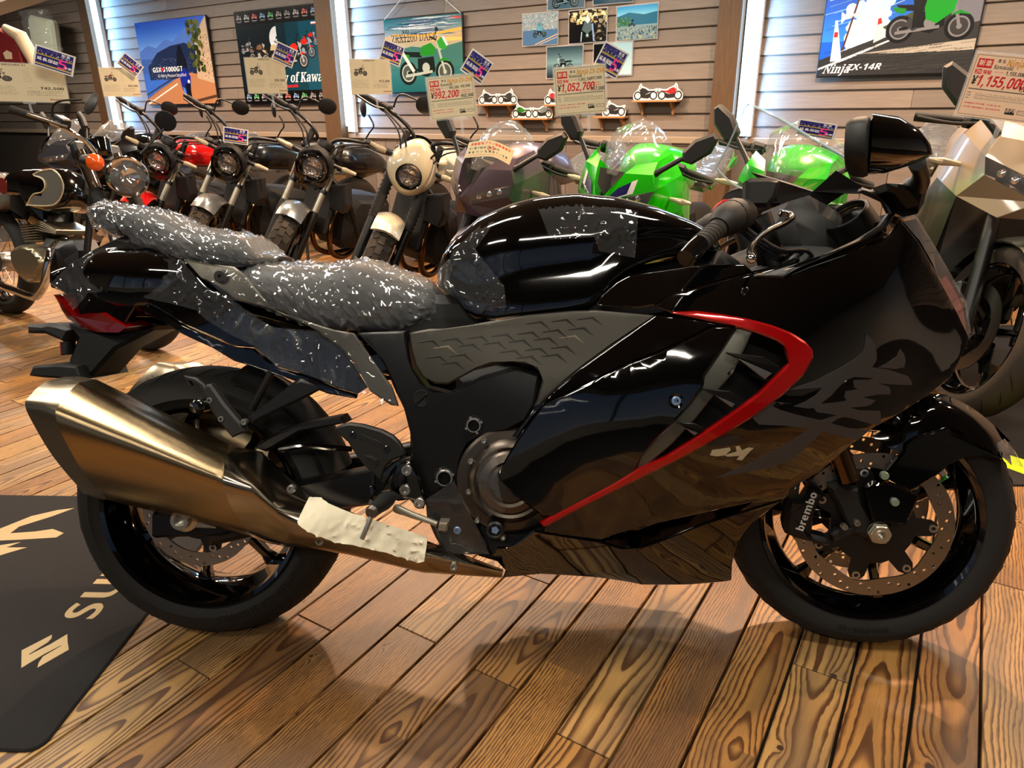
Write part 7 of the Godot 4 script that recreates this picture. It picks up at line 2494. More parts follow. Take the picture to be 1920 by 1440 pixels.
func make_wall_things() -> void:
	var frame_m := mat("poster_edge", Color(0.03, 0.03, 0.035), 0.4)
	var list := [
		[-7.12, 1.645, 1.27, 0.86, poster_road(), "poster of a blue touring motorcycle on a coastal mountain road"],
		[-5.42, 1.637, 1.21, 0.86, poster_history(), "dark teal poster of many motorcycles with small ones along its edges"],
		[-3.60, 1.576, 0.85, 0.596, poster_sunset(), "poster of a green motorcycle before a sunset, hung from a cord"],
		[0.115, 1.614, 0.86, 0.607, poster_track(), "poster of a green motorcycle racing beside a small aeroplane"],
	]
	for p: Array in list:
		var o := thing("poster", p[5], "poster", "framed posters on the siding wall", wall_at(p[0], p[1], 0.062))
		part(o, "backing_board", box(Vector3(p[2] + 0.016, p[3] + 0.016, 0.02), Vector3(0, 0, -0.0125), Basis(), 0.003), frame_m)
		part(o, "poster_print", sheet_mesh(p[2], p[3], 0.002, 0.004), paper_material(p[4], 0.22))
		if p[0] < -3.0 and p[0] > -4.0:
			for s: float in [-1.0, 1.0]:
				part(o, "hanging_cord", tube([Vector3(s * 0.415, 0.30, 0.0), Vector3(s * 0.06, 0.56, -0.01)], 0.004, 6), mat("cord_white", Color(0.75, 0.75, 0.72), 0.6))
	var pl := ["of a rider on a winding road, at the left end", "of a motorcycle's front in the dark, the middle one of its row", "of a lake and hills, at the right end", "of a silver motorcycle on grey, below the rider", "half covered by a blue tag", "of a standing motorcycle, cut by the top edge above the rider", "of a dark motorcycle on blue, cut by the top edge above the lake"]
	for k in 7:
		var a: Array = WALL_AT["ph%d" % (k + 1)]
		var o := thing("photograph", "laminated photograph " + pl[k], "photograph", "laminated photographs on the siding wall", wall_at(a[0], a[1] + (0.014 if k > 4 else 0.0), 0.034) * Transform3D(Basis(Vector3.BACK, [0.0, 0.01, 0.015, 0.0, 0.01, 0.0, 0.0][k]), Vector3.ZERO))
		part(o, "photo_print", sheet_mesh(0.315, 0.222, 0.001, 0.006), paper_material(photo_sheet(k), 0.15))
		part(o, "laminate", sheet_mesh(0.333, 0.24, 0.0005, 0.006), glass("laminate_film", Color(0.95, 0.97, 1.0, 0.15), 0.08), 38.0, Transform3D(Basis(), Vector3(0, 0, -0.0016)))
	# shelves with small motorcycle figures
	var wood := mat("shelf_pine", Color(0.62, 0.44, 0.26), 0.5)
	var sl := ["left of the taller price card", "lowest, behind the violet motorcycle", "rightmost, next to the post", "behind the green motorcycle's screen", "half hidden behind the price card"]
	for k in 5:
		var a: Array = WALL_AT["shelf%d" % (k + 1)]
		var w: float = a[2] - 0.02
		var o := thing("wall_shelf", "small pine wall shelf " + sl[k], "shelf", "small shelves on the siding wall", wall_at(a[0], a[1], 0.02))
		part(o, "shelf_board", box(Vector3(w, 0.014, 0.10), Vector3(0, -0.007, 0.05), Basis(), 0.002), wood)
		for s: float in [-1.0, 1.0]:
			part(o, "shelf_bracket", prism([Vector2(0, 0), Vector2(0.075, 0), Vector2(0.07, -0.012), Vector2(0.02, -0.05), Vector2(0.016, -0.085), Vector2(0, -0.09)], -0.008, 0.008, 0.001, null, Transform3D(Basis(Vector3.UP, -PI / 2), Vector3(s * w * 0.34, -0.0145, 0))), wood)
	var s1: Array = WALL_AT.shelf1
	var s2: Array = WALL_AT.shelf2
	var s3: Array = WALL_AT.shelf3
	var s4: Array = WALL_AT.shelf4
	var s5: Array = WALL_AT.shelf5
	cutout(s1[0] - 0.09, s1[1], 0.20, Color(0.12, 0.12, 0.13), "black motorcycle figure, left one on the left shelf", true)
	cutout(s1[0] + 0.10, s1[1], 0.20, Color(0.16, 0.16, 0.17), "black motorcycle figure, right one on the left shelf")
	cutout(s2[0] - 0.10, s2[1], 0.20, Color(0.14, 0.42, 0.12), "green motorcycle figure on the lowest shelf", true)
	cutout(s2[0] + 0.09, s2[1], 0.20, Color(0.42, 0.46, 0.46), "grey motorcycle figure on the lowest shelf")
	cutout(s3[0] - 0.09, s3[1], 0.20, Color(0.10, 0.10, 0.11), "black motorcycle figure on the rightmost shelf", true)
	cutout(s3[0] + 0.10, s3[1], 0.20, Color(0.60, 0.10, 0.10), "red motorcycle figure on the rightmost shelf")
	cutout(s4[0] + 0.02, s4[1], 0.20, Color(0.13, 0.14, 0.15), "single black motorcycle figure above the green motorcycle's screen", true)
	cutout(s5[0] - 0.09, s5[1], 0.20, Color(0.60, 0.12, 0.16), "red motorcycle figure half hidden behind the price card", true)
	# goods at the far left: jersey on a hanger, packed bag, helmet on a shelf
	var red := mat("jersey_red", Color(0.42, 0.05, 0.09), 0.85)
	var jr := thing("jersey", "dark red riding jersey with white sleeves on a hanger", "jersey", "", Transform3D(room * Basis(Vector3.UP, 0.35), Vector3(JERSEY[0], JERSEY[1] - 0.30, JERSEY[2])))
	var body := [Vector2(-0.26, 0.0), Vector2(0.26, 0.0), Vector2(0.27, 0.30), Vector2(0.24, 0.42), Vector2(0.10, 0.50), Vector2(0.0, 0.47), Vector2(-0.10, 0.50), Vector2(-0.24, 0.42), Vector2(-0.27, 0.30)]
	part(jr, "jersey_body", prism(body, -0.05, 0.05, 0.04), red)
	for s: float in [-1.0, 1.0]:
		part(jr, "sleeve", tube([Vector3(0.10 * s, 0.49, 0), Vector3(0.24 * s, 0.42, 0), Vector3(0.32 * s, 0.24, 0), Vector3(0.36 * s, 0.0, 0)], [0.035, 0.06, 0.055, 0.045], 12), mat("jersey_white", Color(0.80, 0.76, 0.66), 0.85))
	part(jr, "jersey_emblem", prism([Vector2(0.08, 0.24), Vector2(0.15, 0.24), Vector2(0.16, 0.29), Vector2(0.115, 0.31), Vector2(0.07, 0.29)], 0.05, 0.053), mat("jersey_white", Color(0.80, 0.76, 0.66), 0.85))
	part(jr, "hanger_hook", tube([Vector3(0, 0.47, 0), Vector3(0, 0.56, 0), Vector3(0.0, 1.55, 0)], 0.004, 6), mats.steel)
	var bg := thing("packed_bag", "clear plastic bag of folded pale cloth hanging on the wall", "bag", "", wall_at(-9.45, 1.86, 0.26))
	part(bg, "folded_cloth", box(Vector3(0.55, 0.40, 0.10), Vector3(0.12, 0.16, 0), Basis(Vector3.BACK, -0.18), 0.03), mat("pale_cloth", Color(0.72, 0.74, 0.66), 0.8))
	var br := []
	for k in 9:
		var y := -0.12 + 0.07 * k
		var ring := []
		for j in 16:
			var a := TAU * j / 16
			ring.append(Vector3(cos(a) * (0.42 - 0.02 * k) + 0.06 * y, y, sin(a) * 0.10))
		ring.reverse()
		br.append(ring)
	part(bg, "bag_film", crumple(br, 0.004, 0.05, 5.0, 77), film(), 35.0)
	var he := thing("helmet", "black open helmet with grey trim hanging on the wall behind the price card", "helmet", "", wall_at(-9.52, 1.40, 0.27))
	part(he, "helmet_shell", lathe([Vector2(0.15, -0.10), Vector2(0.165, -0.02), Vector2(0.15, 0.07), Vector2(0.10, 0.135), Vector2(0.04, 0.16), Vector2(0.001, 0.165)], Vector3.ZERO, Vector3.UP, 32), mats.gloss_black, 60.0)
	part(he, "helmet_trim", lathe([Vector2(0.168, -0.10), Vector2(0.172, -0.09), Vector2(0.166, -0.08)], Vector3.ZERO, Vector3.UP, 32), mat("trim_grey", Color(0.4, 0.41, 0.42), 0.3, 0.8))
	part(he, "visor", lathe([Vector2(0.158, -0.06), Vector2(0.162, -0.02), Vector2(0.156, 0.04)], Vector3(0.0, 0, 0.012), Vector3.UP, 20, false, null, 0.3, 1.8), glass("visor_smoke", Color(0.1, 0.12, 0.15, 0.5), 0.05))
	part(he, "wall_peg", tube([Vector3(0, 0.0, -0.20), Vector3(0, 0.02, 0.0)], 0.012, 8), mats.steel)

# ---------------------------------------------------------------- price cards and tags on the motorcycles
func card_frame(k: String) -> Transform3D:
	var a: Array = CARD_AT[k]
	return Transform3D(Basis(Vector3.UP, deg_to_rad(a[3])) * Basis(Vector3.BACK, deg_to_rad(a[6])), Vector3(a[0], a[1], a[2]))

func spec_sheet(seed_: int, price: String, col: Color) -> Sheet:
	var g := RandomNumberGenerator.new()
	g.seed = seed_
	var s := Sheet.new(440, 330, Color(0.82, 0.78, 0.66))
	s.motorcycle(115, 110, 150, col, Color(0.14, 0.12, 0.11), Color(0.5, 0.47, 0.42))
	print_text(s, "MEGURO S1" if seed_ == 1 else "ELIMINATOR", 150, 14, 15, Color(0.3, 0.26, 0.2))
	s.small_print(20, 196, 200, 8, 10, Color(0.45, 0.41, 0.34), g)
	for r in 9:
		s.small_print(240, 40 + r * 14, 40, 1, 8, Color(0.4, 0.36, 0.3), g)
		s.small_print(330, 40 + r * 14, 80, 1, 8, Color(0.5, 0.46, 0.38), g)
	s.small_print(245, 205, 60, 1, 9, Color(0.25, 0.2, 0.16), g)
	print_text(s, price, 310, 208, 24, Color(0.22, 0.18, 0.14))
	s.small_print(245, 232, 170, 4, 12, Color(0.32, 0.28, 0.22), g)
	print_text(s, "Kawasaki", 350, 305, 16, Color(0.5, 0.12, 0.1))
	return s

func price_sheet(seed_: int, model: String, price: String, plain_price: String, base: Color, years: String) -> Sheet:
	var g := RandomNumberGenerator.new()
	g.seed = seed_
	var s := Sheet.new(480, 420, base)
	var ink := Color(0.14, 0.12, 0.10)
	var red := Color(0.80, 0.07, 0.13)
	for k in 58:
		s.rect(14 + k * 8, 10, 5, 4, ink)
		s.rect(14 + k * 8, 406, 5, 4, ink)
	for k in 49:
		s.rect(10, 14 + k * 8, 4, 5, ink)
		s.rect(466, 14 + k * 8, 4, 5, ink)
	s.rect(28, 34, 96, 60, red)
	s.glyph(GLYPH.shin, 34, 40, 42, 5, base)
	s.glyph(GLYPH.sha, 78, 40, 42, 5, base)
	s.glyph(GLYPH.sha, 150, 30, 24, 2.5, ink)
	s.glyph(GLYPH.mei, 178, 30, 24, 2.5, ink)
	print_text(s, "Kawasaki", 140, 82, 26, ink, true, true, 0.0, 0.72)
	print_text(s, model, 216, 50, 44, Color(0.80, 0.55, 0.08), false, true, 0.12, 0.72)
	s.rect(28, 104, 44, 32, red)
	print_text(s, years, 32, 120, 26, base)
	s.glyph(GLYPH.nen, 47, 108, 24, 3, base)
	s.glyph(GLYPH.ho, 78, 106, 28, 3.5, red)
	s.glyph(GLYPH.sho, 108, 106, 28, 3.5, red)
	s.small_print(150, 112, 70, 1, 16, red, g)
	print_text(s, price, 226, 116, 26, ink, false, true, 0.1, 0.8)
	print_text(s, plain_price, 345, 112, 26, ink, false, true, 0.1, 0.8)
	print_text(s, "\u00a5", 24, 178, 62, ink, false, true, 0.1, 0.8)
	print_text(s, price, 62, 178, 74, red, false, true, 0.16, 0.72)
	s.small_print(290, 150, 160, 2, 20, red, g)
	s.small_print(300, 200, 34, 1, 16, ink, g)
	print_text(s, plain_price, 340, 206, 34, ink, false, true, 0.14, 0.8)
	s.rect(24, 232, 432, 7, Color(0.35, 0.34, 0.30))
	s.small_print(26, 258, 30, 3, 18, ink, g)
	s.small_print(80, 262, 370, 1, 10, ink, g)
	s.rect(80, 274, 370, 2, ink)
	s.small_print(80, 284, 370, 1, 10, ink, g)
	s.rect(80, 296, 370, 2, ink)
	s.small_print(28, 326, 260, 2, 26, red, g)
	s.rect(308, 338, 62, 40, ink)
	print_text(s, "BPM", 314, 352, 26, base, false, true, 0.2)
	s.rect(384, 344, 76, 28, ink)
	s.rect(387, 347, 70, 22, base)
	s.small_print(392, 354, 60, 1, 14, ink, g)
	return s

func tag_sheet() -> Sheet:
	var g := RandomNumberGenerator.new()
	g.seed = 31
	var s := Sheet.new(300, 230, Color(0.88, 0.88, 0.86))
	var blue := Color(0.07, 0.06, 0.42)
	var gold := Color(0.72, 0.62, 0.16)
	s.rect(12, 12, 276, 74, blue)
	s.rect(12, 92, 276, 96, blue)
	s.rect(12, 82, 276, 13, gold)
	s.rect(12, 186, 276, 14, gold)
	s.rect(12, 204, 276, 14, blue)
	s.speckle(20, 18, 150, 30, 40, 5, [Color(0.85, 0.8, 0.9), Color(0.85, 0.5, 0.6), Color(0.6, 0.6, 0.85)], g)
	s.speckle(14, 52, 175, 28, 60, 9, [Color(0.02, 0.02, 0.1), Color(0.80, 0.84, 0.7), Color(0.05, 0.04, 0.2)], g)
	s.glyph(GLYPH.shin, 196, 16, 32, 3.5, Color(0.9, 0.9, 0.9))
	s.glyph(GLYPH.sha, 232, 16, 32, 3.5, Color(0.9, 0.9, 0.9))
	s.glyph(GLYPH.pu, 190, 50, 30, 3.5, Color(0.9, 0.9, 0.9))
	s.glyph(GLYPH.ra, 222, 50, 30, 3.5, Color(0.9, 0.9, 0.9))
	s.glyph(GLYPH.n, 252, 50, 30, 3.5, Color(0.9, 0.9, 0.9))
	var k := 0
	for n in ["en", "cho", "ho", "sho"]:
		s.glyph(GLYPH[n], 18 + k * 41, 116, 39, 5.0, Color(0.93, 0.93, 0.93))
		k += 1
	print_text(s, "5", 180, 138, 108, Color(0.93, 0.25, 0.58), false, true)
	s.glyph(GLYPH.nen, 230, 146, 27, 3.5, Color(0.93, 0.93, 0.93))
	s.glyph(GLYPH.kan, 258, 146, 27, 3.5, Color(0.93, 0.93, 0.93))
	return s

func make_cards() -> void:
	var clear := glass("acrylic", Color(0.92, 0.95, 0.97, 0.16), 0.05)
	var spec := {
		"c1": ["large cream specification card on the classic motorcycle", 1, "742,500", Color(0.12, 0.10, 0.10)],
		"c2": ["cream specification card on the red cruiser's handlebar", 2, "858,000", Color(0.45, 0.10, 0.08)],
		"c3": ["cream specification card before the dark teal poster", 3, "858,000", Color(0.14, 0.12, 0.11)],
		"c4": ["cream specification card left of the sunset poster", 4, "913,000", Color(0.16, 0.14, 0.13)],
	}
	for k: String in spec:
		var a: Array = CARD_AT[k]
		var e: Array = spec[k]
		var o := thing("specification_card", e[0], "card", "cream specification cards on the motorcycles", card_frame(k))
		part(o, "card_print", sheet_mesh(a[4], a[5], 0.001, 0.003), paper_material(spec_sheet(e[1], e[2], e[3]), 0.3))
		part(o, "card_sleeve", sheet_mesh(a[4] + 0.008, a[5] + 0.008, 0.0006, 0.003), clear, 38.0, Transform3D(Basis(), Vector3(0, 0, -0.0022)))
		part(o, "card_clip", box(Vector3(0.05, 0.012, 0.012), Vector3(0.02, -a[5] / 2 - 0.004, 0), Basis(), 0.002), clear)
		part(o, "clip_stem", tube([Vector3(0.02, -a[5] / 2 - 0.008, 0), Vector3(0.025, -a[5] / 2 - 0.075, -0.005)], 0.005, 8), clear)
	var price := {
		"p1": ["price card reading 992,200 on the violet sport motorcycle", 5, "Ninja ZX-25R SE", "992,200", "902,000", Color(0.86, 0.82, 0.70), "2"],
		"p2": ["price card reading 1,052,700 on the lime green motorcycle", 6, "Ninja ZX-25RR", "1,052,700", "957,000", Color(0.86, 0.82, 0.70), "2"],
		"p3": ["price card reading 1,155,000 at the right edge", 7, "Ninja ZX-4R", "1,155,000", "1,050,000", Color(0.93, 0.80, 0.68), "2"],
	}
	for k: String in price:
		var a: Array = CARD_AT[k]
		var e: Array = price[k]
		var o := thing("price_card", e[0], "price card", "large price cards on the sport motorcycles", card_frame(k))
		part(o, "card_print", sheet_mesh(a[4], a[5], 0.001, 0.002), paper_material(price_sheet(e[1], e[2], e[3], e[4], e[5], e[6]), 0.3))
		part(o, "card_sleeve", sheet_mesh(a[4] + 0.012, a[5] + 0.012, 0.0008, 0.002), clear, 38.0, Transform3D(Basis(), Vector3(0, 0, -0.0024)))
		part(o, "card_clip", box(Vector3(0.06, 0.014, 0.014), Vector3(0.03, -a[5] / 2 - 0.006, 0), Basis(), 0.002), clear)
		part(o, "clip_stem", tube([Vector3(0.03, -a[5] / 2 - 0.010, 0), Vector3(0.028, -a[5] / 2 - 0.075, -0.006)], [0.008, 0.006], 8), clear)
	var tm := paper_material(tag_sheet(), 0.3)
	var where := {"t1": "above the large cream card at the left", "t2": "turned steeply beside the leftmost post", "t3": "before the dark teal poster", "t4": "left of the sunset poster's motorcycle", "t5": "beside the violet motorcycle's price card", "t6": "beside the lime green motorcycle's price card", "t7": "lying on a black cruiser's headlight", "t8": "seen behind the clear windscreen"}
	for k: String in where:
		var a: Array = CARD_AT[k]
		var o := thing("warranty_tag", "blue and gold warranty tag " + where[k], "tag", "blue warranty tags on the cards", card_frame(k))
		part(o, "tag_print", sheet_mesh(a[4], a[5], 0.001, 0.001), tm)
		part(o, "tag_backing", sheet_mesh(a[4] * 1.03, a[5] * 1.03, 0.0006, 0.001), mat("tag_white", Color(0.85, 0.84, 0.80), 0.5), 38.0, Transform3D(Basis(), Vector3(0, 0, -0.0014)))
	# paper strip bent over the violet motorcycle's screen
	var g := RandomNumberGenerator.new()
	g.seed = 8
	var st := Sheet.new(360, 120, Color(0.88, 0.80, 0.62))
	var red := Color(0.82, 0.16, 0.10)
	var ink := Color(0.22, 0.2, 0.18)
	for k in 12:
		st.glyph(GLYPH[["shin", "sha", "sho", "nen", "pu", "ra", "n", "ho"][k % 8]], 36 + k * 24, 12, 20, 3, red)
	for k in 11:
		st.glyph(GLYPH[["ho", "n", "kan", "ra", "sho"][k % 5]], 30 + k * 19, 46, 16, 2, ink)
		st.glyph(GLYPH[["kan", "cho", "ra", "n", "mei"][k % 5]], 30 + k * 26, 74, 18, 2.2, ink)
	print_text(st, "2.5", 150, 56, 30, red)
	st.rect(30, 104, 280, 2, red)
	var sp := []
	for i in range(0, STRIP.size(), 3):
		sp.append(Vector3(STRIP[i], STRIP[i + 1], STRIP[i + 2]))
	var top := curve([sp[0], sp[1], sp[2]], 6)
	var low := curve([sp[5], sp[4], sp[3]], 6)
	var o := thing("paper_strip", "cream paper strip with red writing across the violet motorcycle's screen", "paper strip", "", Transform3D(Basis(), sp[4]))
	var m := M.new()
	var ids := []
	for i in top.size():
		var u := float(i) / (top.size() - 1)
		var bow := Vector3(0, 0, 0.02 * sin(PI * u))
		ids.append([m.add(low[i] + bow - sp[4], Vector2(u, 1)), m.add(top[i] + bow - sp[4], Vector2(u, 0))])
	for i in ids.size() - 1:
		m.quad(ids[i][0], ids[i + 1][0], ids[i + 1][1], ids[i][1])
	part(o, "strip_print", m, paper_material(st, 0.6), 60.0)

const WALL_AT := {"ph1": [-2.438, 1.714, 0.344, 0.243], "ph2": [-2.020, 1.711, 0.338, 0.243], "ph3": [-1.620, 1.712, 0.339, 0.242], "ph4": [-2.215, 1.469, 0.334, 0.237], "ph5": [-1.803, 1.472, 0.336, 0.240], "ph6": [-2.212, 1.942, 0.329, 0.225], "ph7": [-1.818, 1.950, 0.342, 0.220], "shelf1": [-2.835, 1.168, 0.379, 0.004], "shelf2": [-2.491, 1.057, 0.363, 0.001], "shelf3": [-1.420, 1.179, 0.371, 0.000], "shelf4": [-1.782, 1.068, 0.280, 0.007], "shelf5": [-2.192, 1.159, 0.348, 0.000], "jersey": [-11.178, 1.955, 1.808, 0.483], "bag": [-9.814, 2.033, 1.037, 0.385], "helmet": [-9.514, 1.422, 0.567, 0.307]}
const CARD_AT := {"c1": [-2.417, 1.276, -2.137, 35.095, 0.367, 0.164, -2.000], "c2": [-2.734, 1.322, -3.537, 29.510, 0.214, 0.173, 0.000], "c3": [-1.552, 1.324, -2.951, 20.195, 0.210, 0.183, 0.000], "c4": [-0.853, 1.294, -2.490, 12.924, 0.200, 0.160, 0.000], "p1": [-0.374, 1.188, -1.881, 7.082, 0.194, 0.164, 5.000], "p2": [0.168, 1.209, -1.917, -2.497, 0.214, 0.185, 4.000], "p3": [1.501, 1.187, -1.221, -29.945, 0.211, 0.190, -8.000], "t1": [-2.245, 1.368, -2.160, 32.986, 0.155, 0.089, -19.000], "t2": [-2.657, 1.423, -3.559, 28.716, 0.127, 0.086, -42.000], "t3": [-1.441, 1.431, -2.977, 18.767, 0.111, 0.099, -25.000], "t4": [-0.743, 1.401, -2.516, 11.276, 0.103, 0.095, -21.000], "t5": [-0.267, 1.305, -1.911, 5.155, 0.103, 0.098, -35.000], "t6": [0.294, 1.324, -1.946, -4.657, 0.110, 0.110, -28.000], "t7": [-1.852, 1.000, -3.132, 22.785, 0.139, 0.087, -10.000], "t8": [1.050, 1.054, -1.577, -19.345, 0.138, 0.055, -9.000]}
const JERSEY := [-4.809, 1.644, -5.388]
const BEAM := [-6.081, 2.110, -6.797, -4.903, 2.443, -6.986]
const STRIP := [-0.286, 1.015, -1.689, -0.193, 1.022, -1.696, -0.100, 0.982, -1.685, -0.123, 0.928, -1.663, -0.195, 0.961, -1.673, -0.307, 0.956, -1.665]
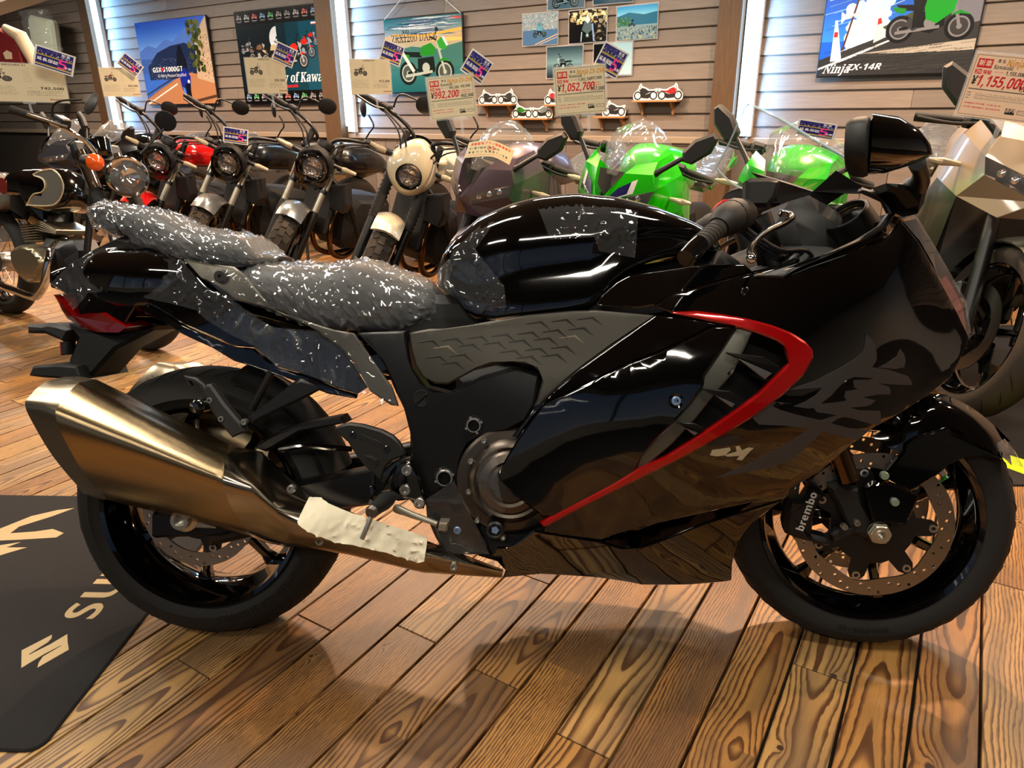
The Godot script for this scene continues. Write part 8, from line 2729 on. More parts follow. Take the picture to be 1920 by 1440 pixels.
# ---------------------------------------------------------------- measured outlines of the near motorcycle, in millimetres of its own frame (x forward, y up, z to its right)
const T := {
	"surf_fair": [-52.1, 435.7, 235, 14.6, 588.9, 240, 104.7, 646.6, 250, 237.4, 746.7, 245, 134.8, 757.9, 200, 331.5, 791.2, 235, 393.6, 766.7, 262, 538.5, 737.9, 262, 494.2, 591.8, 272, 308.1, 435.6, 258, 109.3, 363.3, 235, 415.8, 389, 235, 627.3, 467.3, 200, 742, 567.3, 160, 849.5, 636.8, 105, 904, 711.3, 65, 829.3, 852, 95, 730.6, 937.4, 135, 641, 885.7, 205, 641.3, 776.6, 240, 757.1, 766.6, 165, 552.6, 854.5, 235, 503.3, 389.9, 215],
	"surf_belly": [-80.9, 262.7, 205, 21.2, 315.6, 225, 153, 299.7, 220, 410.7, 299.2, 190, 506.7, 387.1, 205, 414.4, 188.3, 150, 226.2, 186.3, 160, 4.8, 209.3, 165, 317.5, 347.3, 225, 218.6, 262.5, 205],
	"surf_frame": [-244.3, 706.8, 165, -103.2, 728.9, 175, 81.2, 753.5, 180, 233, 745.5, 235, 105.7, 644.9, 232, 14.5, 570.8, 222, -166.3, 607.5, 190, -232.7, 637.7, 175, -300.4, 582.2, 168, -256.9, 517.4, 172, -178.5, 416.6, 178, -105.5, 261.5, 172, -102.2, 544.4, 195, -48.4, 589.3, 208, -331.5, 690.4, 165],
	"surf_tail": [-1083.3, 823.4, 25, -1026.5, 775.8, 50, -857.8, 719.6, 115, -745.6, 864.4, 115, -866.5, 913.6, 60, -621.7, 841.1, 140, -562.6, 775.9, 155, -566.2, 689, 155, -384.6, 711.9, 168, -276.3, 583.7, 178, -475.8, 603, 168, -320.6, 690.4, 165, -714.5, 732, 145, -385.6, 636.6, 172],
	"red": [260, 752, 250, 307, 754, 254, 351, 748, 264, 395, 740, 274, 436, 729, 278, 472, 715, 278, 499, 698, 276, 512, 684, 275, 514, 670, 275, 507, 656, 277, 497, 638, 279, 458, 600, 283, 404, 558, 283, 350, 522, 280, 281, 479, 272, 212, 439, 261, 125, 388, 244, 36, 334, 234, 24, 330, 234, 18, 340, 235, 42, 355, 237, 96, 387, 242, 151, 421, 253, 199, 455, 263, 255, 484, 272, 307, 522, 280, 374, 573, 286, 415, 605, 287, 444, 636, 286, 469, 661, 283, 464, 676, 283, 461, 690, 282, 444, 701, 282, 408, 715, 281, 370, 726, 275, 371, 727, 275, 334, 734, 266, 293, 743, 258, 260, 749, 252],
	"pod": [334, 725, 266, 292, 703, 268, 250, 683, 268, 183, 656, 261, 117, 623, 258, 68, 596, 251, 23, 575, 243, -6, 535, 241, -27, 504, 238, -49, 467, 236, -64, 437, 234, -59, 423, 234, -33, 395, 234, 0, 371, 233, 24, 353, 232, 48, 352, 232, 96, 381, 237, 152, 415, 248, 199, 451, 258, 207, 482, 265, 232, 514, 272, 258, 544, 278, 291, 583, 282, 317, 621, 284, 316, 637, 283, 349, 688, 278, 373, 725, 271],
	"shoulder": [232, 745, 244, 279, 742, 253, 334, 733, 263, 372, 724, 271, 334, 726, 265, 292, 704, 268, 250, 684, 268, 183, 657, 261, 117, 624, 258, 68, 597, 251, 23, 576, 243, -6, 537, 241, -27, 506, 238, -37, 510, 237, -18, 535, 239, 5, 569, 240, 21, 578, 243, 42, 601, 245, 91, 643, 248, 167, 698, 242],
	"front_fairing": [233, 762, 236, 268, 785, 231, 367, 811, 236, 455, 835, 242, 469, 815, 250, 515, 834, 244, 602, 863, 226, 675, 894, 185, 712, 928, 150, 759, 886, 135, 796, 839, 122, 823, 805, 109, 873, 746, 82, 910, 697, 63, 895, 669, 74, 857, 616, 100, 796, 583, 132, 731, 552, 164, 656, 524, 199, 614, 493, 211, 556, 442, 217, 502, 411, 222, 501, 396, 217, 456, 391, 227, 365, 373, 238, 276, 351, 239, 188, 323, 232, 137, 305, 228, 24, 319, 229, 28, 334, 230, 126, 392, 241, 212, 443, 258, 282, 482, 269, 350, 526, 276, 404, 562, 279, 453, 604, 280, 490, 641, 276, 507, 668, 273, 499, 690, 273, 469, 709, 275, 430, 725, 275, 374, 740, 267, 309, 749, 253, 258, 751, 247],
	"upper_cowl": [125, 763, 190, 132, 779, 185, 165, 809, 184, 188, 821, 187, 229, 827, 196, 277, 833, 203, 329, 841, 210, 397, 841, 225, 416, 820, 238, 483, 831, 239, 542, 854, 230, 611, 884, 209, 663, 909, 178, 680, 898, 175, 605, 866, 218, 517, 836, 237, 471, 818, 243, 457, 836, 236, 368, 813, 230, 269, 786, 224, 234, 764, 230, 198, 758, 219],
	"cockpit_trim": [461, 813, 256, 491, 838, 248, 555, 859, 239, 618, 883, 220, 673, 912, 184, 699, 938, 159, 700, 963, 148, 670, 982, 154, 629, 987, 167, 625, 981, 171, 674, 963, 161, 684, 940, 166, 657, 914, 191, 605, 886, 221, 537, 856, 241, 479, 833, 250, 413, 822, 248, 410, 816, 250],
	"lower_cowl": [138, 298, 218, 181, 284, 214, 203, 281, 214, 251, 300, 218, 341, 338, 217, 432, 366, 210, 493, 384, 206, 482, 372, 203, 437, 331, 197, 417, 292, 186, 411, 240, 170, 415, 197, 154, 408, 194, 153, 327, 187, 157, 231, 186, 160, 166, 202, 168, 5, 207, 164, -59, 198, 166, -52, 217, 175, -79, 260, 203, -67, 280, 213, -44, 279, 210, -19, 299, 218, 6, 322, 229, 24, 316, 225],
	"slit": [137, 292, 185, 192, 315, 198, 284, 342, 199, 377, 361, 189, 471, 380, 178, 516, 386, 173, 505, 372, 170, 443, 353, 173, 349, 325, 181, 257, 284, 181, 208, 265, 176, 186, 268, 177],
	"vent_strip": [375, 724, 266, 351, 687, 272, 317, 636, 277, 319, 620, 278, 292, 582, 276, 260, 543, 272, 232, 512, 266, 208, 481, 259, 199, 452, 253, 209, 453, 254, 229, 469, 258, 267, 507, 267, 304, 553, 274, 341, 606, 279, 374, 660, 277, 362, 634, 279, 386, 682, 275, 407, 720, 270],
	"duct": [351, 736, 189, 391, 726, 198, 427, 719, 201, 431, 713, 202, 473, 697, 201, 492, 682, 200, 495, 667, 200, 498, 648, 200, 471, 621, 204, 440, 590, 205, 397, 554, 204, 325, 500, 197, 270, 461, 189, 204, 427, 179, 207, 465, 187, 249, 515, 198, 334, 618, 210, 332, 635, 209, 373, 692, 204],
	"fin_a": [355.9, 679.6, 285.9, 422, 671.6, 288.5, 449.3, 654.8, 287.6, 448, 651.4, 287.9, 372.3, 671.4, 288.1],
	"fin_a2": [374.2, 669.8, 286.4, 437.6, 642, 286.9, 425.3, 630.6, 287.8],
	"fin_b": [313.4, 613.5, 289.8, 363.5, 609.1, 291.1, 386.6, 594.9, 290.1, 369.8, 594.6, 290.5, 333.1, 603.2, 290.6],
	"fin_b2": [335.9, 602.1, 288.6, 373.6, 585, 287.7, 367.8, 578.6, 287.2],
	"fin_c": [269, 550, 284.8, 302.2, 548.2, 285.9, 321.1, 538.9, 284.9, 308.5, 536.7, 284.5, 284.2, 542.3, 284.6],
	"fin_c2": [283.9, 540.1, 282.4, 309.9, 529.5, 281.5, 303.4, 524.9, 280.7],
	"mark_1": [616, 712, 249, 627, 703, 244, 639, 691, 238, 645, 674, 233, 646, 661, 231, 638, 649, 233, 681, 642, 209, 733, 627, 176, 745, 615, 167, 748, 608, 164, 705, 612, 190, 657, 617, 218, 686, 609, 201, 692, 602, 196, 693, 593, 194, 662, 595, 211, 627, 592, 228, 659, 583, 210, 648, 576, 215, 635, 573, 220, 600, 573, 236, 623, 566, 225, 674, 561, 198, 678, 549, 194, 680, 538, 191, 670, 533, 195, 644, 540, 210, 609, 551, 227, 590, 555, 236, 576, 552, 241, 564, 544, 244, 607, 531, 224, 655, 524, 201, 630, 505, 209, 595, 515, 225, 547, 529, 246, 535, 514, 245, 510, 489, 245, 489, 472, 245, 454, 460, 249, 392, 448, 256, 348, 439, 258, 390, 459, 259, 441, 484, 258, 479, 507, 258, 505, 524, 256, 521, 535, 255, 470, 543, 269, 421, 546, 276, 409, 557, 279, 404, 564, 281, 436, 590, 282, 477, 586, 276, 443, 581, 280, 457, 574, 277, 490, 564, 269, 541, 551, 253, 574, 559, 243, 546, 565, 254, 531, 567, 259, 523, 576, 263, 512, 575, 266, 483, 580, 274, 505, 588, 270, 525, 601, 267, 537, 614, 265, 503, 613, 274, 469, 611, 280, 520, 627, 271, 565, 648, 260, 597, 665, 251, 613, 680, 247, 616, 695, 248],
	"mark_hole": [601, 632, 246, 644, 628, 227, 633, 626, 232, 599, 627, 247, 603, 612, 243, 612, 609, 238, 585, 606, 249, 584, 595, 247, 590, 588, 244, 565, 585, 252, 537, 584, 261, 556, 598, 258, 571, 615, 255, 587, 628, 251],
	"mark_2": [701, 682, 204, 715, 670, 194, 720, 658, 189, 719, 645, 188, 696, 643, 201, 653, 648, 225, 673, 656, 217, 694, 668, 206],
	"sticker_k": [415.7, 500, 266.8, 406.8, 490.3, 265.5, 396.2, 475.6, 263, 386.1, 477, 264.5, 390.8, 484.7, 265.9, 367.8, 483.3, 267.7, 362, 486.1, 268.8, 384.4, 493, 268.6, 381.1, 503.4, 271.3, 388.7, 504.5, 270.9, 394.1, 495.2, 268.2, 405.6, 500.9, 268.3],
	"sticker_8": [355.4, 498.9, 272.1, 370.4, 501.2, 271.7, 373.1, 496.5, 270.4, 363.1, 486.1, 268.7, 348.1, 483.8, 269.2, 334.8, 486.1, 270.3, 338.3, 496.6, 272.4],
	"sticker_box": [386.7, 525.6, 275.4, 380.9, 506.9, 271.9, 355.1, 503.5, 272.9, 329.1, 503.4, 273.9, 336.8, 516.1, 276.1, 362.1, 521.8, 276.3],
	"side_cover": [-247, 708, 169, -244, 679, 173, -234, 643, 178, -218, 619, 183, -192, 607, 189, -166, 607, 194, -141, 620, 196, -107, 639, 198, -64, 654, 200, -33, 658, 203, -40, 654, 203, -0, 648, 211, 20, 633, 218, 21, 616, 222, 12, 583, 225, 5, 568, 224, 11, 563, 226, 42, 600, 229, 92, 642, 233, 168, 699, 233, 232, 745, 239, 128, 754, 199, 81, 753, 184, -10, 745, 179, -103, 728, 179, -158, 716, 177, -206, 716, 171],
	"frame_spar": [-358, 707, 155, -256, 711, 158, -243, 637, 168, -212, 597, 176, -167, 587, 184, -102, 621, 190, -33, 641, 197, 16, 629, 208, 8, 570, 215, -12, 535, 210, -49, 514, 200, -114, 496, 186, -137, 473, 181, -147, 427, 177, -145, 373, 172, -123, 324, 170, -107, 290, 169, -81, 248, 170, -181, 240, 153, -203, 280, 154, -219, 321, 156, -221, 366, 161, -236, 416, 163, -250, 448, 163, -249, 520, 167, -262, 555, 167, -278, 587, 165, -298, 636, 162, -325, 679, 160],
	"engine_block": [-156, 620, 100, 113, 688, 100, 333, 689, 100, 453, 397, 100, 345, 279, 100, 4, 202, 100, -112, 236, 100, -169, 389, 100],
	"frame_hole": [-222, 576, 180],
	"pivot_nut": [-177, 413, 178],
	"pivot_nut2": [-115, 525, 192],
	"clutch_c": [-42, 413, 205],
	"clutch_bolts": [-94, 495, 215, -121, 453, 215, -125, 391, 215, -108, 332, 215, -56, 297, 215],
	"filler_cap": [-71, 318, 222],
	"guard_plate": [-215, 369, 178, -154, 412, 191, -137, 375, 190, -125, 351, 189, -100, 297, 187, -84, 260, 186, -170, 253, 171, -189, 283, 172, -216, 346, 175],
	"guard_bolt": [-151, 305, 183],
	"clutch_film": [-75, 492, 262, -65, 476, 262, -65, 435, 262, -61, 403, 262, -49, 362, 262, -55, 354, 262, -85, 344, 262, -97, 374, 262, -109, 427, 262, -100, 459, 262],
	"tail_cowl": [-1086, 826, 24, -1037, 850, 30, -972, 884, 38, -915, 906, 48, -870, 918, 58, -845, 894, 73, -815, 863, 93, -734, 858, 119, -703, 835, 130, -670, 797, 142, -619, 771, 150, -546, 724, 157, -431, 707, 167, -381, 670, 170, -333, 597, 175, -353, 584, 176, -394, 595, 174, -453, 620, 169, -526, 638, 161, -572, 676, 155, -615, 679, 154, -715, 720, 146, -789, 758, 126, -873, 783, 96, -960, 790, 66, -1012, 785, 52, -1039, 786, 44, -1080, 806, 30],
	"tail_rail": [-724, 858, 126, -670, 847, 137, -611, 841, 145, -587, 825, 151, -557, 790, 158, -531, 760, 162, -475, 736, 167, -398, 713, 172, -359, 707, 171, -317, 647, 174, -281, 597, 180, -268, 561, 185, -284, 563, 184, -326, 590, 180, -373, 673, 174, -429, 709, 171, -508, 750, 164, -607, 775, 155, -644, 803, 148, -682, 816, 141, -705, 838, 134],
	"tail_lower": [-1016, 784, 47, -964, 789, 61, -876, 782, 91, -792, 757, 122, -717, 718, 142, -616, 677, 150, -574, 674, 151, -528, 636, 157, -454, 618, 165, -395, 593, 170, -354, 582, 172, -357, 574, 173, -415, 583, 170, -474, 604, 164, -537, 625, 157, -617, 648, 151, -663, 675, 149, -724, 701, 142, -844, 761, 106, -870, 723, 107, -941, 745, 79, -998, 740, 63],
	"rail_bolt": [-635, 821, 148],
	"tail_film": [-1079, 809, 38, -1029, 851, 41, -965, 884, 49, -908, 906, 59, -839, 893, 85, -809, 861, 105, -729, 856, 130, -676, 803, 149, -614, 775, 159, -526, 718, 168, -427, 711, 176, -372, 675, 178, -322, 592, 185, -280, 563, 189, -315, 564, 188, -353, 585, 185, -392, 599, 183, -450, 622, 178, -522, 640, 170, -565, 680, 164, -616, 702, 162, -669, 733, 158, -689, 752, 155, -742, 765, 145, -780, 771, 135, -816, 778, 124, -858, 786, 109, -919, 791, 88, -970, 788, 72, -1005, 751, 71, -1029, 771, 59, -1053, 791, 48],
	"rail_film": [-675, 828, 148, -641, 841, 150, -607, 828, 156, -587, 834, 157, -528, 758, 170, -396, 712, 180, -357, 706, 179, -280, 598, 188, -267, 562, 193, -327, 595, 188, -377, 674, 182, -431, 713, 179, -521, 759, 170, -623, 775, 161],
	"tail_light": [-1083, 785, 20, -1061, 783, 30, -1043, 771, 45, -1024, 744, 60, -993, 741, 75, -928, 745, 100, -861, 716, 115, -883, 704, 110, -941, 704, 95, -991, 714, 70, -1035, 733, 50, -1052, 750, 40, -1066, 767, 30],
	"tail_bracket": [-1033, 721, 50, -1005, 709, 50, -924, 702, 50, -838, 716, 50, -840, 706, 50, -926, 664, 50, -988, 601, 50, -1045, 603, 50, -1037, 640, 50, -1013, 690, 50],
	"plate_mount": [-1105, 608, 50, -1095, 628, 50, -1082, 631, 50, -1039, 633, 50, -996, 629, 50, -987, 599, 50, -1048, 603, 50, -1074, 604, 50],
	"plate_arm": [-1116, 720, 30, -1081, 720, 30, -1068, 723, 30, -1046, 720, 30, -1018, 708, 30, -1035, 680, 30, -1049, 687, 30, -1077, 699, 30, -1117, 700, 30],
	"side_reflector": [-1043, 680, 60, -1036, 683, 60, -1029, 680, 60, -1031, 652, 60, -1043, 652, 60],
	"seat_top": [-665, 826, -30, -649, 840, -30, -624, 852, -30, -577, 853, -30, -505, 852, -30, -433, 852, -30, -390, 856, -30, -361, 863, -30, -329, 849, -30, -290, 835, -30, -255, 823, -30, -230, 815, -30, -206, 793, -30, -181, 772, -30],
	"seat_bottom": [-593, 816, 130, -581, 797, 130, -562, 775, 130, -533, 757, 130, -488, 738, 130, -436, 719, 130, -398, 710, 130, -358, 710, 130, -326, 709, 130, -293, 708, 130, -261, 711, 130, -229, 717, 130, -196, 729, 130, -159, 745, 130],
	"pillion_top": [-941, 962, -30, -926, 978, -30, -882, 979, -30, -835, 970, -30, -799, 961, -30, -767, 946, -30, -735, 931, -30, -685, 922, -30, -631, 917, -30, -599, 905, -30, -579, 877, -30],
	"pillion_bottom": [-855, 930, 110, -836, 914, 110, -807, 894, 110, -771, 881, 110, -732, 869, 110, -702, 860, 110, -673, 852, 110, -627, 842, 110, -594, 839, 110, -554, 842, 110, -522, 848, 110],
	"hump": [-995, 966, 0, -975, 984, 0, -943, 981, 0, -920, 958, 0, -904, 923, 0, -944, 921, 0, -978, 948, 0],
	"tank_top": [-227, 818, -45, -218, 849, -45, -185, 895, -45, -139, 929, -45, -122, 948, -45, -52, 976, -45, 11, 992, -45, 87, 999, -45, 167, 989, -45, 247, 968, -45, 313, 941, -45, 365, 913, -45, 394, 893, -45],
	"tank_low": [-187, 790, 165, -153, 772, 165, -134, 741, 165, -104, 730, 165, -42, 740, 165, 69, 753, 165, 125, 765, 165, 155, 805, 165, 188, 832, 165, 239, 853, 165, 293, 865, 165, 347, 868, 165],
	"muf_front": [-623, 457, 130, -613, 466, 190, -604, 469, 245, -593, 455, 285, -593, 435, 302, -582, 383, 275, -578, 336, 240, -578, 297, 200, -613, 278, 120, -648, 386, 80],
	"muf_rear": [-912, 599, 140, -903, 609, 200, -887, 609, 250, -886, 587, 290, -888, 557, 315, -877, 485, 295, -869, 429, 265, -872, 380, 215, -919, 356, 130, -951, 504, 90],
	"muf_cap": [-943, 604, 140, -936, 614, 200, -927, 607, 245, -920, 589, 280, -916, 566, 305, -904, 490, 285, -893, 430, 255, -890, 380, 210, -927, 355, 130, -975, 504, 90],
	"muf_end": [-967, 603, 150, -965, 614, 200, -970, 606, 235, -972, 590, 262, -968, 572, 285, -958, 526, 275, -945, 464, 250, -930, 398, 210, -963, 369, 140, -1016, 505, 100],
	"sh_a": [-623, 459, 130, -609, 469, 190, -595, 468, 250, -582, 454, 292, -576, 432, 308, -578, 386, 285, -574, 341, 250, -574, 298, 205, -606, 274, 120, -621, 389, 90],
	"sh_b": [-571, 449, 130, -558, 455, 190, -546, 446, 245, -535, 432, 285, -526, 413, 300, -524, 374, 280, -528, 333, 250, -540, 284, 205, -575, 263, 120, -583, 369, 90],
	"sh_c": [-523, 410, 140, -512, 408, 190, -501, 398, 235, -490, 383, 270, -484, 368, 285, -484, 340, 270, -488, 310, 245, -498, 271, 200, -528, 255, 120, -544, 350, 90],
	"sh_d": [-470, 366, 150, -460, 371, 190, -453, 370, 220, -447, 359, 250, -449, 344, 270, -455, 325, 262, -463, 304, 245, -485, 272, 200, -508, 253, 120, -488, 317, 100],
	"sh_e": [-368, 325, 150, -360, 333, 185, -355, 336, 210, -353, 328, 235, -354, 317, 250, -357, 302, 245, -364, 284, 230, -377, 252, 190, -392, 238, 120, -383, 283, 100],
	"sh_f": [-217, 269, 150, -216, 272, 170, -214, 273, 190, -211, 275, 215, -210, 272, 232, -211, 261, 230, -214, 248, 220, -223, 212, 180, -230, 199, 120, -224, 230, 110],
	"sh_g": [-58, 210, 150, -58, 216, 165, -57, 220, 180, -57, 225, 195, -57, 228, 205, -57, 225, 205, -58, 219, 200, -60, 202, 175, -61, 187, 130, -60, 192, 120],
	"shield_bolts": [-468, 406, 250, -420, 296, 235, -153, 244, 225],
	"paper": [-448, 378, 200, -419, 381, 215, -354, 352, 225, -278, 330, 228, -204, 305, 225, -208, 264, 245, -224, 260, 243, -280, 282, 252, -379, 305, 262, -447, 351, 278],
	"peg_hanger": [-471, 614, 165, -426, 595, 165, -473, 570, 165, -562, 526, 165, -577, 517, 165, -587, 533, 165, -531, 573, 165, -486, 607, 165],
	"strut": [-536, 630, 150, -583, 548, 150],
	"peg_bracket": [-659, 603, 185, -649, 604, 185, -621, 563, 185, -587, 521, 185, -583, 506, 185, -610, 494, 185, -634, 526, 185, -657, 557, 185, -665, 586, 185],
	"hook": [-713, 620, 175, -687, 615, 175, -670, 602, 175, -658, 576, 175, -662, 553, 175, -670, 579, 175, -683, 601, 175, -702, 610, 175, -696, 598, 175, -702, 599, 175],
	"knob": [-672, 560, 200],
	"hanger_bolts": [-583, 527, 190, -652, 571, 190, -630, 533, 190],
	"swing_top": [-206, 451, 120, -341, 420, 120, -504, 386, 120, -689, 346, 120, -809, 324, 120],
	"swing_bottom": [-207, 370, 120, -339, 339, 120, -503, 313, 120, -669, 269, 120, -812, 264, 120],
	"brace": [-591, 462, 130, -547, 492, 130, -487, 514, 130, -400, 531, 130, -390, 517, 130, -488, 496, 130, -538, 467, 130, -564, 453, 130],
	"hose": [-529, 462, 150, -510, 465, 150, -470, 471, 150, -427, 468, 150, -375, 465, 150],
	"hugger": [-700, 515, 85, -658, 490, 85, -596, 479, 85, -518, 498, 85, -471, 535, 85, -441, 517, 85, -474, 455, 85, -537, 411, 85, -628, 453, 85, -689, 471, 85],
	"heel_plate": [-394, 518, 200, -382, 525, 200, -363, 529, 200, -337, 526, 200, -298, 515, 200, -277, 504, 200, -264, 491, 200, -254, 473, 200, -253, 466, 200, -257, 462, 200, -278, 454, 200, -292, 440, 200, -300, 417, 200, -303, 412, 200, -318, 427, 200, -336, 443, 200, -342, 451, 200, -357, 472, 200, -367, 490, 200, -385, 506, 200],
	"heel_trim": [-254, 466, 198, -249, 462, 198, -268, 445, 198, -279, 430, 198, -294, 406, 198, -304, 410, 198, -299, 430, 198, -287, 442, 198],
	"heel_bolts": [-356, 506, 207, -289, 478, 207],
	"heel_slot": [-346, 504, 207, -297, 485, 207],
	"heel_vent": [-333, 463, 206, -320, 460, 206, -311, 453, 206, -309, 443, 206],
	"foot_bracket": [-272, 445, 178, -256, 448, 178, -241, 442, 178, -229, 417, 178, -220, 382, 178, -214, 369, 178, -221, 348, 178, -237, 354, 178, -250, 368, 178, -271, 364, 178, -285, 367, 178, -290, 386, 178, -308, 383, 178, -300, 399, 178, -284, 417, 178],
	"foot_bolts": [-253, 431, 192, -257, 389, 192, -228, 362, 192],
	"peg": [-275, 382, 205, -282, 384, 235, -286, 385, 275, -294, 382, 315],
	"peg_feeler": [-294, 379, 315, -300, 359, 322, -311, 333, 325],
	"master": [-324, 422, 170, -325, 395, 170, -330, 359, 170],
	"pedal": [-272, 354, 200, -257, 352, 210, -271, 360, 215, -235, 349, 225, -184, 335, 235],
	"pedal_pad": [-178, 344, 245, -160, 343, 245, -162, 330, 245, -167, 323, 245, -182, 326, 245],
	"mirror_axis": [531, 1026, 335, 559, 1028, 340, 590, 1025, 345, 623, 1022, 340, 647, 1018, 335, 663, 1014, 330],
	"mirror_top": [533, 1062, 330, 560, 1076, 330, 595, 1071, 330, 625, 1054, 330, 649, 1033, 330, 663, 1016, 330],
	"mirror_low": [533, 990, 330, 566, 984, 330, 600, 987, 330, 629, 995, 330, 651, 1004, 330, 663, 1012, 330],
	"mirror_stem": [662, 1008, 300, 695, 997, 250, 710, 986, 215, 710, 981, 190],
	"mirror_foot": [659, 990, 200, 691, 990, 200, 727, 988, 200, 733, 974, 200, 729, 953, 200, 719, 934, 200, 699, 943, 200, 675, 971, 200, 661, 976, 200],
	"screen_0": [424, 1083, -150, 480, 1043, -170, 564, 1025, -170, 654, 1022, -150, 704, 1039, -110],
	"screen_1": [432, 1115, -80, 498, 1084, -90, 570, 1057, -90, 637, 1039, -85, 686, 1045, -60],
	"screen_2": [436, 1153, 0, 496, 1123, 0, 554, 1089, 0, 612, 1061, 0, 663, 1051, 0],
	"screen_3": [434, 1169, 60, 490, 1131, 75, 543, 1097, 80, 591, 1071, 80, 637, 1053, 70],
	"screen_4": [434, 1158, 100, 480, 1123, 135, 528, 1088, 150, 576, 1061, 150, 611, 1045, 140],
	"headlight": [719, 949, 130, 753, 947, 100, 780, 940, 80, 829, 883, 60, 872, 829, 45, 916, 773, 30, 932, 706, 28, 911, 699, 55, 824, 810, 95, 801, 849, 105, 769, 891, 115, 720, 931, 135],
	"dash": [491, 1064, -100, 563, 1045, -100, 632, 1011, -60, 604, 1031, 100, 648, 997, 120, 646, 982, 120, 643, 993, 50, 626, 975, 0, 568, 939, -50, 548, 1015, -100],
	"gauges": [607, 946, 0, 629, 948, 90],
	"bodywork_bolts": [267, 590, 262],
	"grip": [314, 864, 355, 327, 878, 335, 339, 890, 320, 375, 919, 265, 389, 933, 245, 402, 940, 225],
	"switch_box": [409, 943, 215, 428, 948, 185],
	"kill": [366, 953, 220, 376, 966, 220, 386, 973, 220, 397, 972, 220, 390, 964, 220, 378, 960, 220],
	"reservoir": [429, 1009, 170, 438, 1014, 170, 472, 1014, 170, 490, 1008, 170, 490, 997, 170, 485, 977, 170, 471, 960, 170, 440, 960, 170, 431, 967, 170],
	"lever": [518, 949, 140, 522, 942, 155, 501, 928, 180, 473, 916, 215, 450, 903, 250, 434, 889, 285, 427, 876, 305, 428, 864, 315],
	"lever_bolt": [506, 949, 160],
	"fork_cap": [483, 889, 105, 495, 853, 105],
	"caliper": [601, 396, 105, 616, 389, 105, 631, 374, 105, 621, 365, 105, 613, 345, 105, 609, 323, 105, 605, 303, 105, 608, 287, 105, 637, 281, 105, 648, 268, 105, 631, 261, 105, 609, 270, 105, 576, 277, 105, 554, 286, 105, 549, 306, 105, 553, 330, 105, 551, 342, 105, 558, 364, 105, 585, 363, 105],
	"caliper_word": [586, 314, 125, 600, 365, 125],
	"fork_lower": [641, 388, 100, 658, 397, 100, 676, 390, 100, 696, 389, 100, 707, 357, 100, 731, 315, 100, 750, 317, 100, 766, 308, 100, 771, 285, 100, 761, 268, 100, 738, 268, 100, 723, 279, 100, 710, 290, 100, 694, 289, 100, 677, 276, 100, 653, 267, 100, 647, 286, 100, 658, 295, 100, 683, 304, 100, 668, 331, 100, 656, 356, 100, 643, 373, 100],
	"fork_tube": [678, 400, 105, 631, 520, 105],
	"axle_nut": [738, 301, 125],
	"fork_bolt": [696, 317, 115, 672, 307, 115],
	"fork_bolts": [737, 426, 130, 761, 371, 130],
	"fork_guard": [703, 390, 118, 720, 406, 118, 744, 411, 118, 773, 401, 118, 807, 382, 118, 798, 349, 118, 788, 322, 118, 754, 324, 118, 725, 324, 118],
	"fender_side": [754, 428, 90, 779, 468, 90, 781, 486, 90, 798, 501, 90, 863, 526, 90, 868, 510, 90, 918, 488, 90, 962, 468, 90, 965, 476, 90, 963, 460, 90, 934, 467, 90, 899, 463, 90, 873, 448, 90, 852, 426, 90, 835, 411, 90, 800, 384, 90, 762, 405, 90],
	"fender_0": [725, 494, 65, 758, 518, 62, 784, 554, 62, 829, 594, 30],
	"fender_1": [780, 468, 85, 786, 492, 85, 803, 545, 75, 841, 582, 30],
	"fender_2": [863, 522, 90, 855, 533, 85, 847, 566, 70, 879, 577, 20],
	"fender_3": [907, 496, 92, 906, 521, 80, 907, 545, 60, 934, 550, 10],
	"fender_4": [962, 468, 90, 958, 486, 75, 962, 504, 50, 984, 512, 0],
	"fender_5": [1004, 438, 50, 1003, 458, 40, 1007, 472, 20, 1016, 479, -10],
	"fender_film": [953, 494, 90, 994, 490, 30, 1024, 465, 0, 1041, 427, 20, 1007, 443, 60, 986, 450, 80, 961, 469, 92],
	"spoke_f": [629, 165, 0, 775, 149, 0, 906, 386, 0],
	"spoke_r": [-771, 131, 0, -617, 182, 0, -911, 225, 0],
	"cl_tank_top": [-1172, 805, -20, -1133, 827, -20, -1019, 859, -20, -827, 877, -20, -664, 871, -20, -607, 843, -20, -596, 796, -20],
	"cl_tank_low": [-892, 709, 110, -871, 668, 110, -799, 651, 110, -652, 649, 110, -508, 671, 110, -427, 707, 110, -371, 749, 110],
	"cl_chrome": [-730, 833, 130, -560, 865, 130, -478, 843, 130, -439, 792, 130, -468, 734, 130, -562, 684, 130, -810, 671, 130, -817, 677, 130, -752, 729, 130, -659, 746, 130, -621, 780, 130, -643, 815, 130],
	"cl_seat_top": [-1775, 797, -20, -1543, 821, -20, -1349, 822, -20, -1227, 809, -20, -1169, 781, -20],
	"cl_seat_low": [-1498, 611, 110, -1278, 629, 110, -1069, 649, 110, -934, 660, 110, -895, 695, 110],
	"cl_case": [-985, 425, 140, -902, 451, 140, -814, 463, 140, -732, 447, 140, -683, 414, 140, -661, 378, 140, -687, 328, 140, -761, 277, 140, -850, 253, 140, -924, 274, 140, -983, 327, 140, -1003, 384, 140],
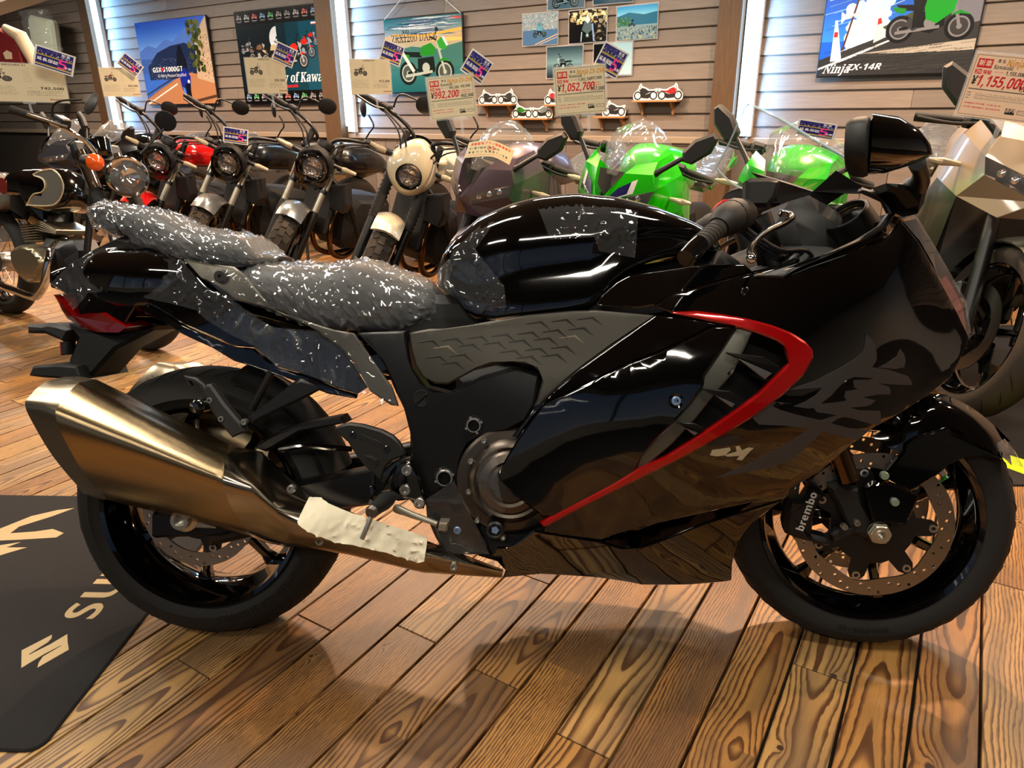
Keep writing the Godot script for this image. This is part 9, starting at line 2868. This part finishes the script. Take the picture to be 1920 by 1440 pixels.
	"cl_cyl": [-987, 568, 0, -840, 588, 0, -829, 477, 0, -945, 462, 0],
	"cl_head": [-837, 607, 0, -616, 556, 0, -628, 532, 0, -839, 535, 0],
	"cl_pipe": [-663, 505, 30, -650, 477, 80, -634, 437, 120, -629, 381, 140, -655, 285, 150, -711, 216, 155, -782, 184, 155, -955, 192, 155, -1075, 198, 155, -1258, 217, 155, -1825, 176, 160],
	"cl_carb": [-950, 583, 80],
	"cl_fork": [-304, 907, 100, -212, 775, 100, -150, 671, 100],
	"cl_light": [-38, 854, 30],
	"cl_signal": [-148, 911, 170, -72, 909, 170],
	"cl_signal_b": [-274, 786, -140],
	"cl_grip": [-404, 1119, 360, -303, 1080, 240],
	"cl_bar": [-303, 1080, 240, -267, 1052, 180, -255, 997, 90, -263, 947, 50],
	"cl_lever": [-300, 1100, 340, -273, 1082, 270, -226, 1062, 200],
	"cl_master": [-270, 1086, 200],
	"cl_mirror": [-16, 1165, 200],
	"cl_mstem": [-316, 1103, 220, -300, 1155, 220, -237, 1178, 210, -95, 1182, 200],
	"cl_mirror_b": [-771, 1182, -300],
	"cl_mstem_b": [-751, 1036, -200, -820, 1150, -280],
	"cl_meter": [-324, 998, 0],
	"fl_mark_a": [-1123, 0, 159, -1160, 0, 106, -1124, 0, 53, -1117, 0, 65, -1117, 0, 78, -1135, 0, 117, -1133, 0, 119, -1107, 0, 84, -1089, 0, 50, -1072, 0, 75, -1053, 0, 100, -1088, 0, 157, -1095, 0, 142, -1098, 0, 123, -1078, 0, 88, -1080, 0, 87, -1100, 0, 115],
	"fl_swoosh_a": [-1582, 0, -370, -1527, 0, -453, -1468, 0, -490, -1424, 0, -502, -1461, 0, -455, -1524, 0, -395, -1526, 0, -360, -1459, 0, -371, -1415, 0, -386, -1369, 0, -366, -1376, 0, -343, -1472, 0, -329, -1545, 0, -321],
	"fl_swoosh_b": [-1526, 0, -295, -1463, 0, -317, -1486, 0, -290, -1427, 0, -292, -1459, 0, -267, -1487, 0, -243],
}
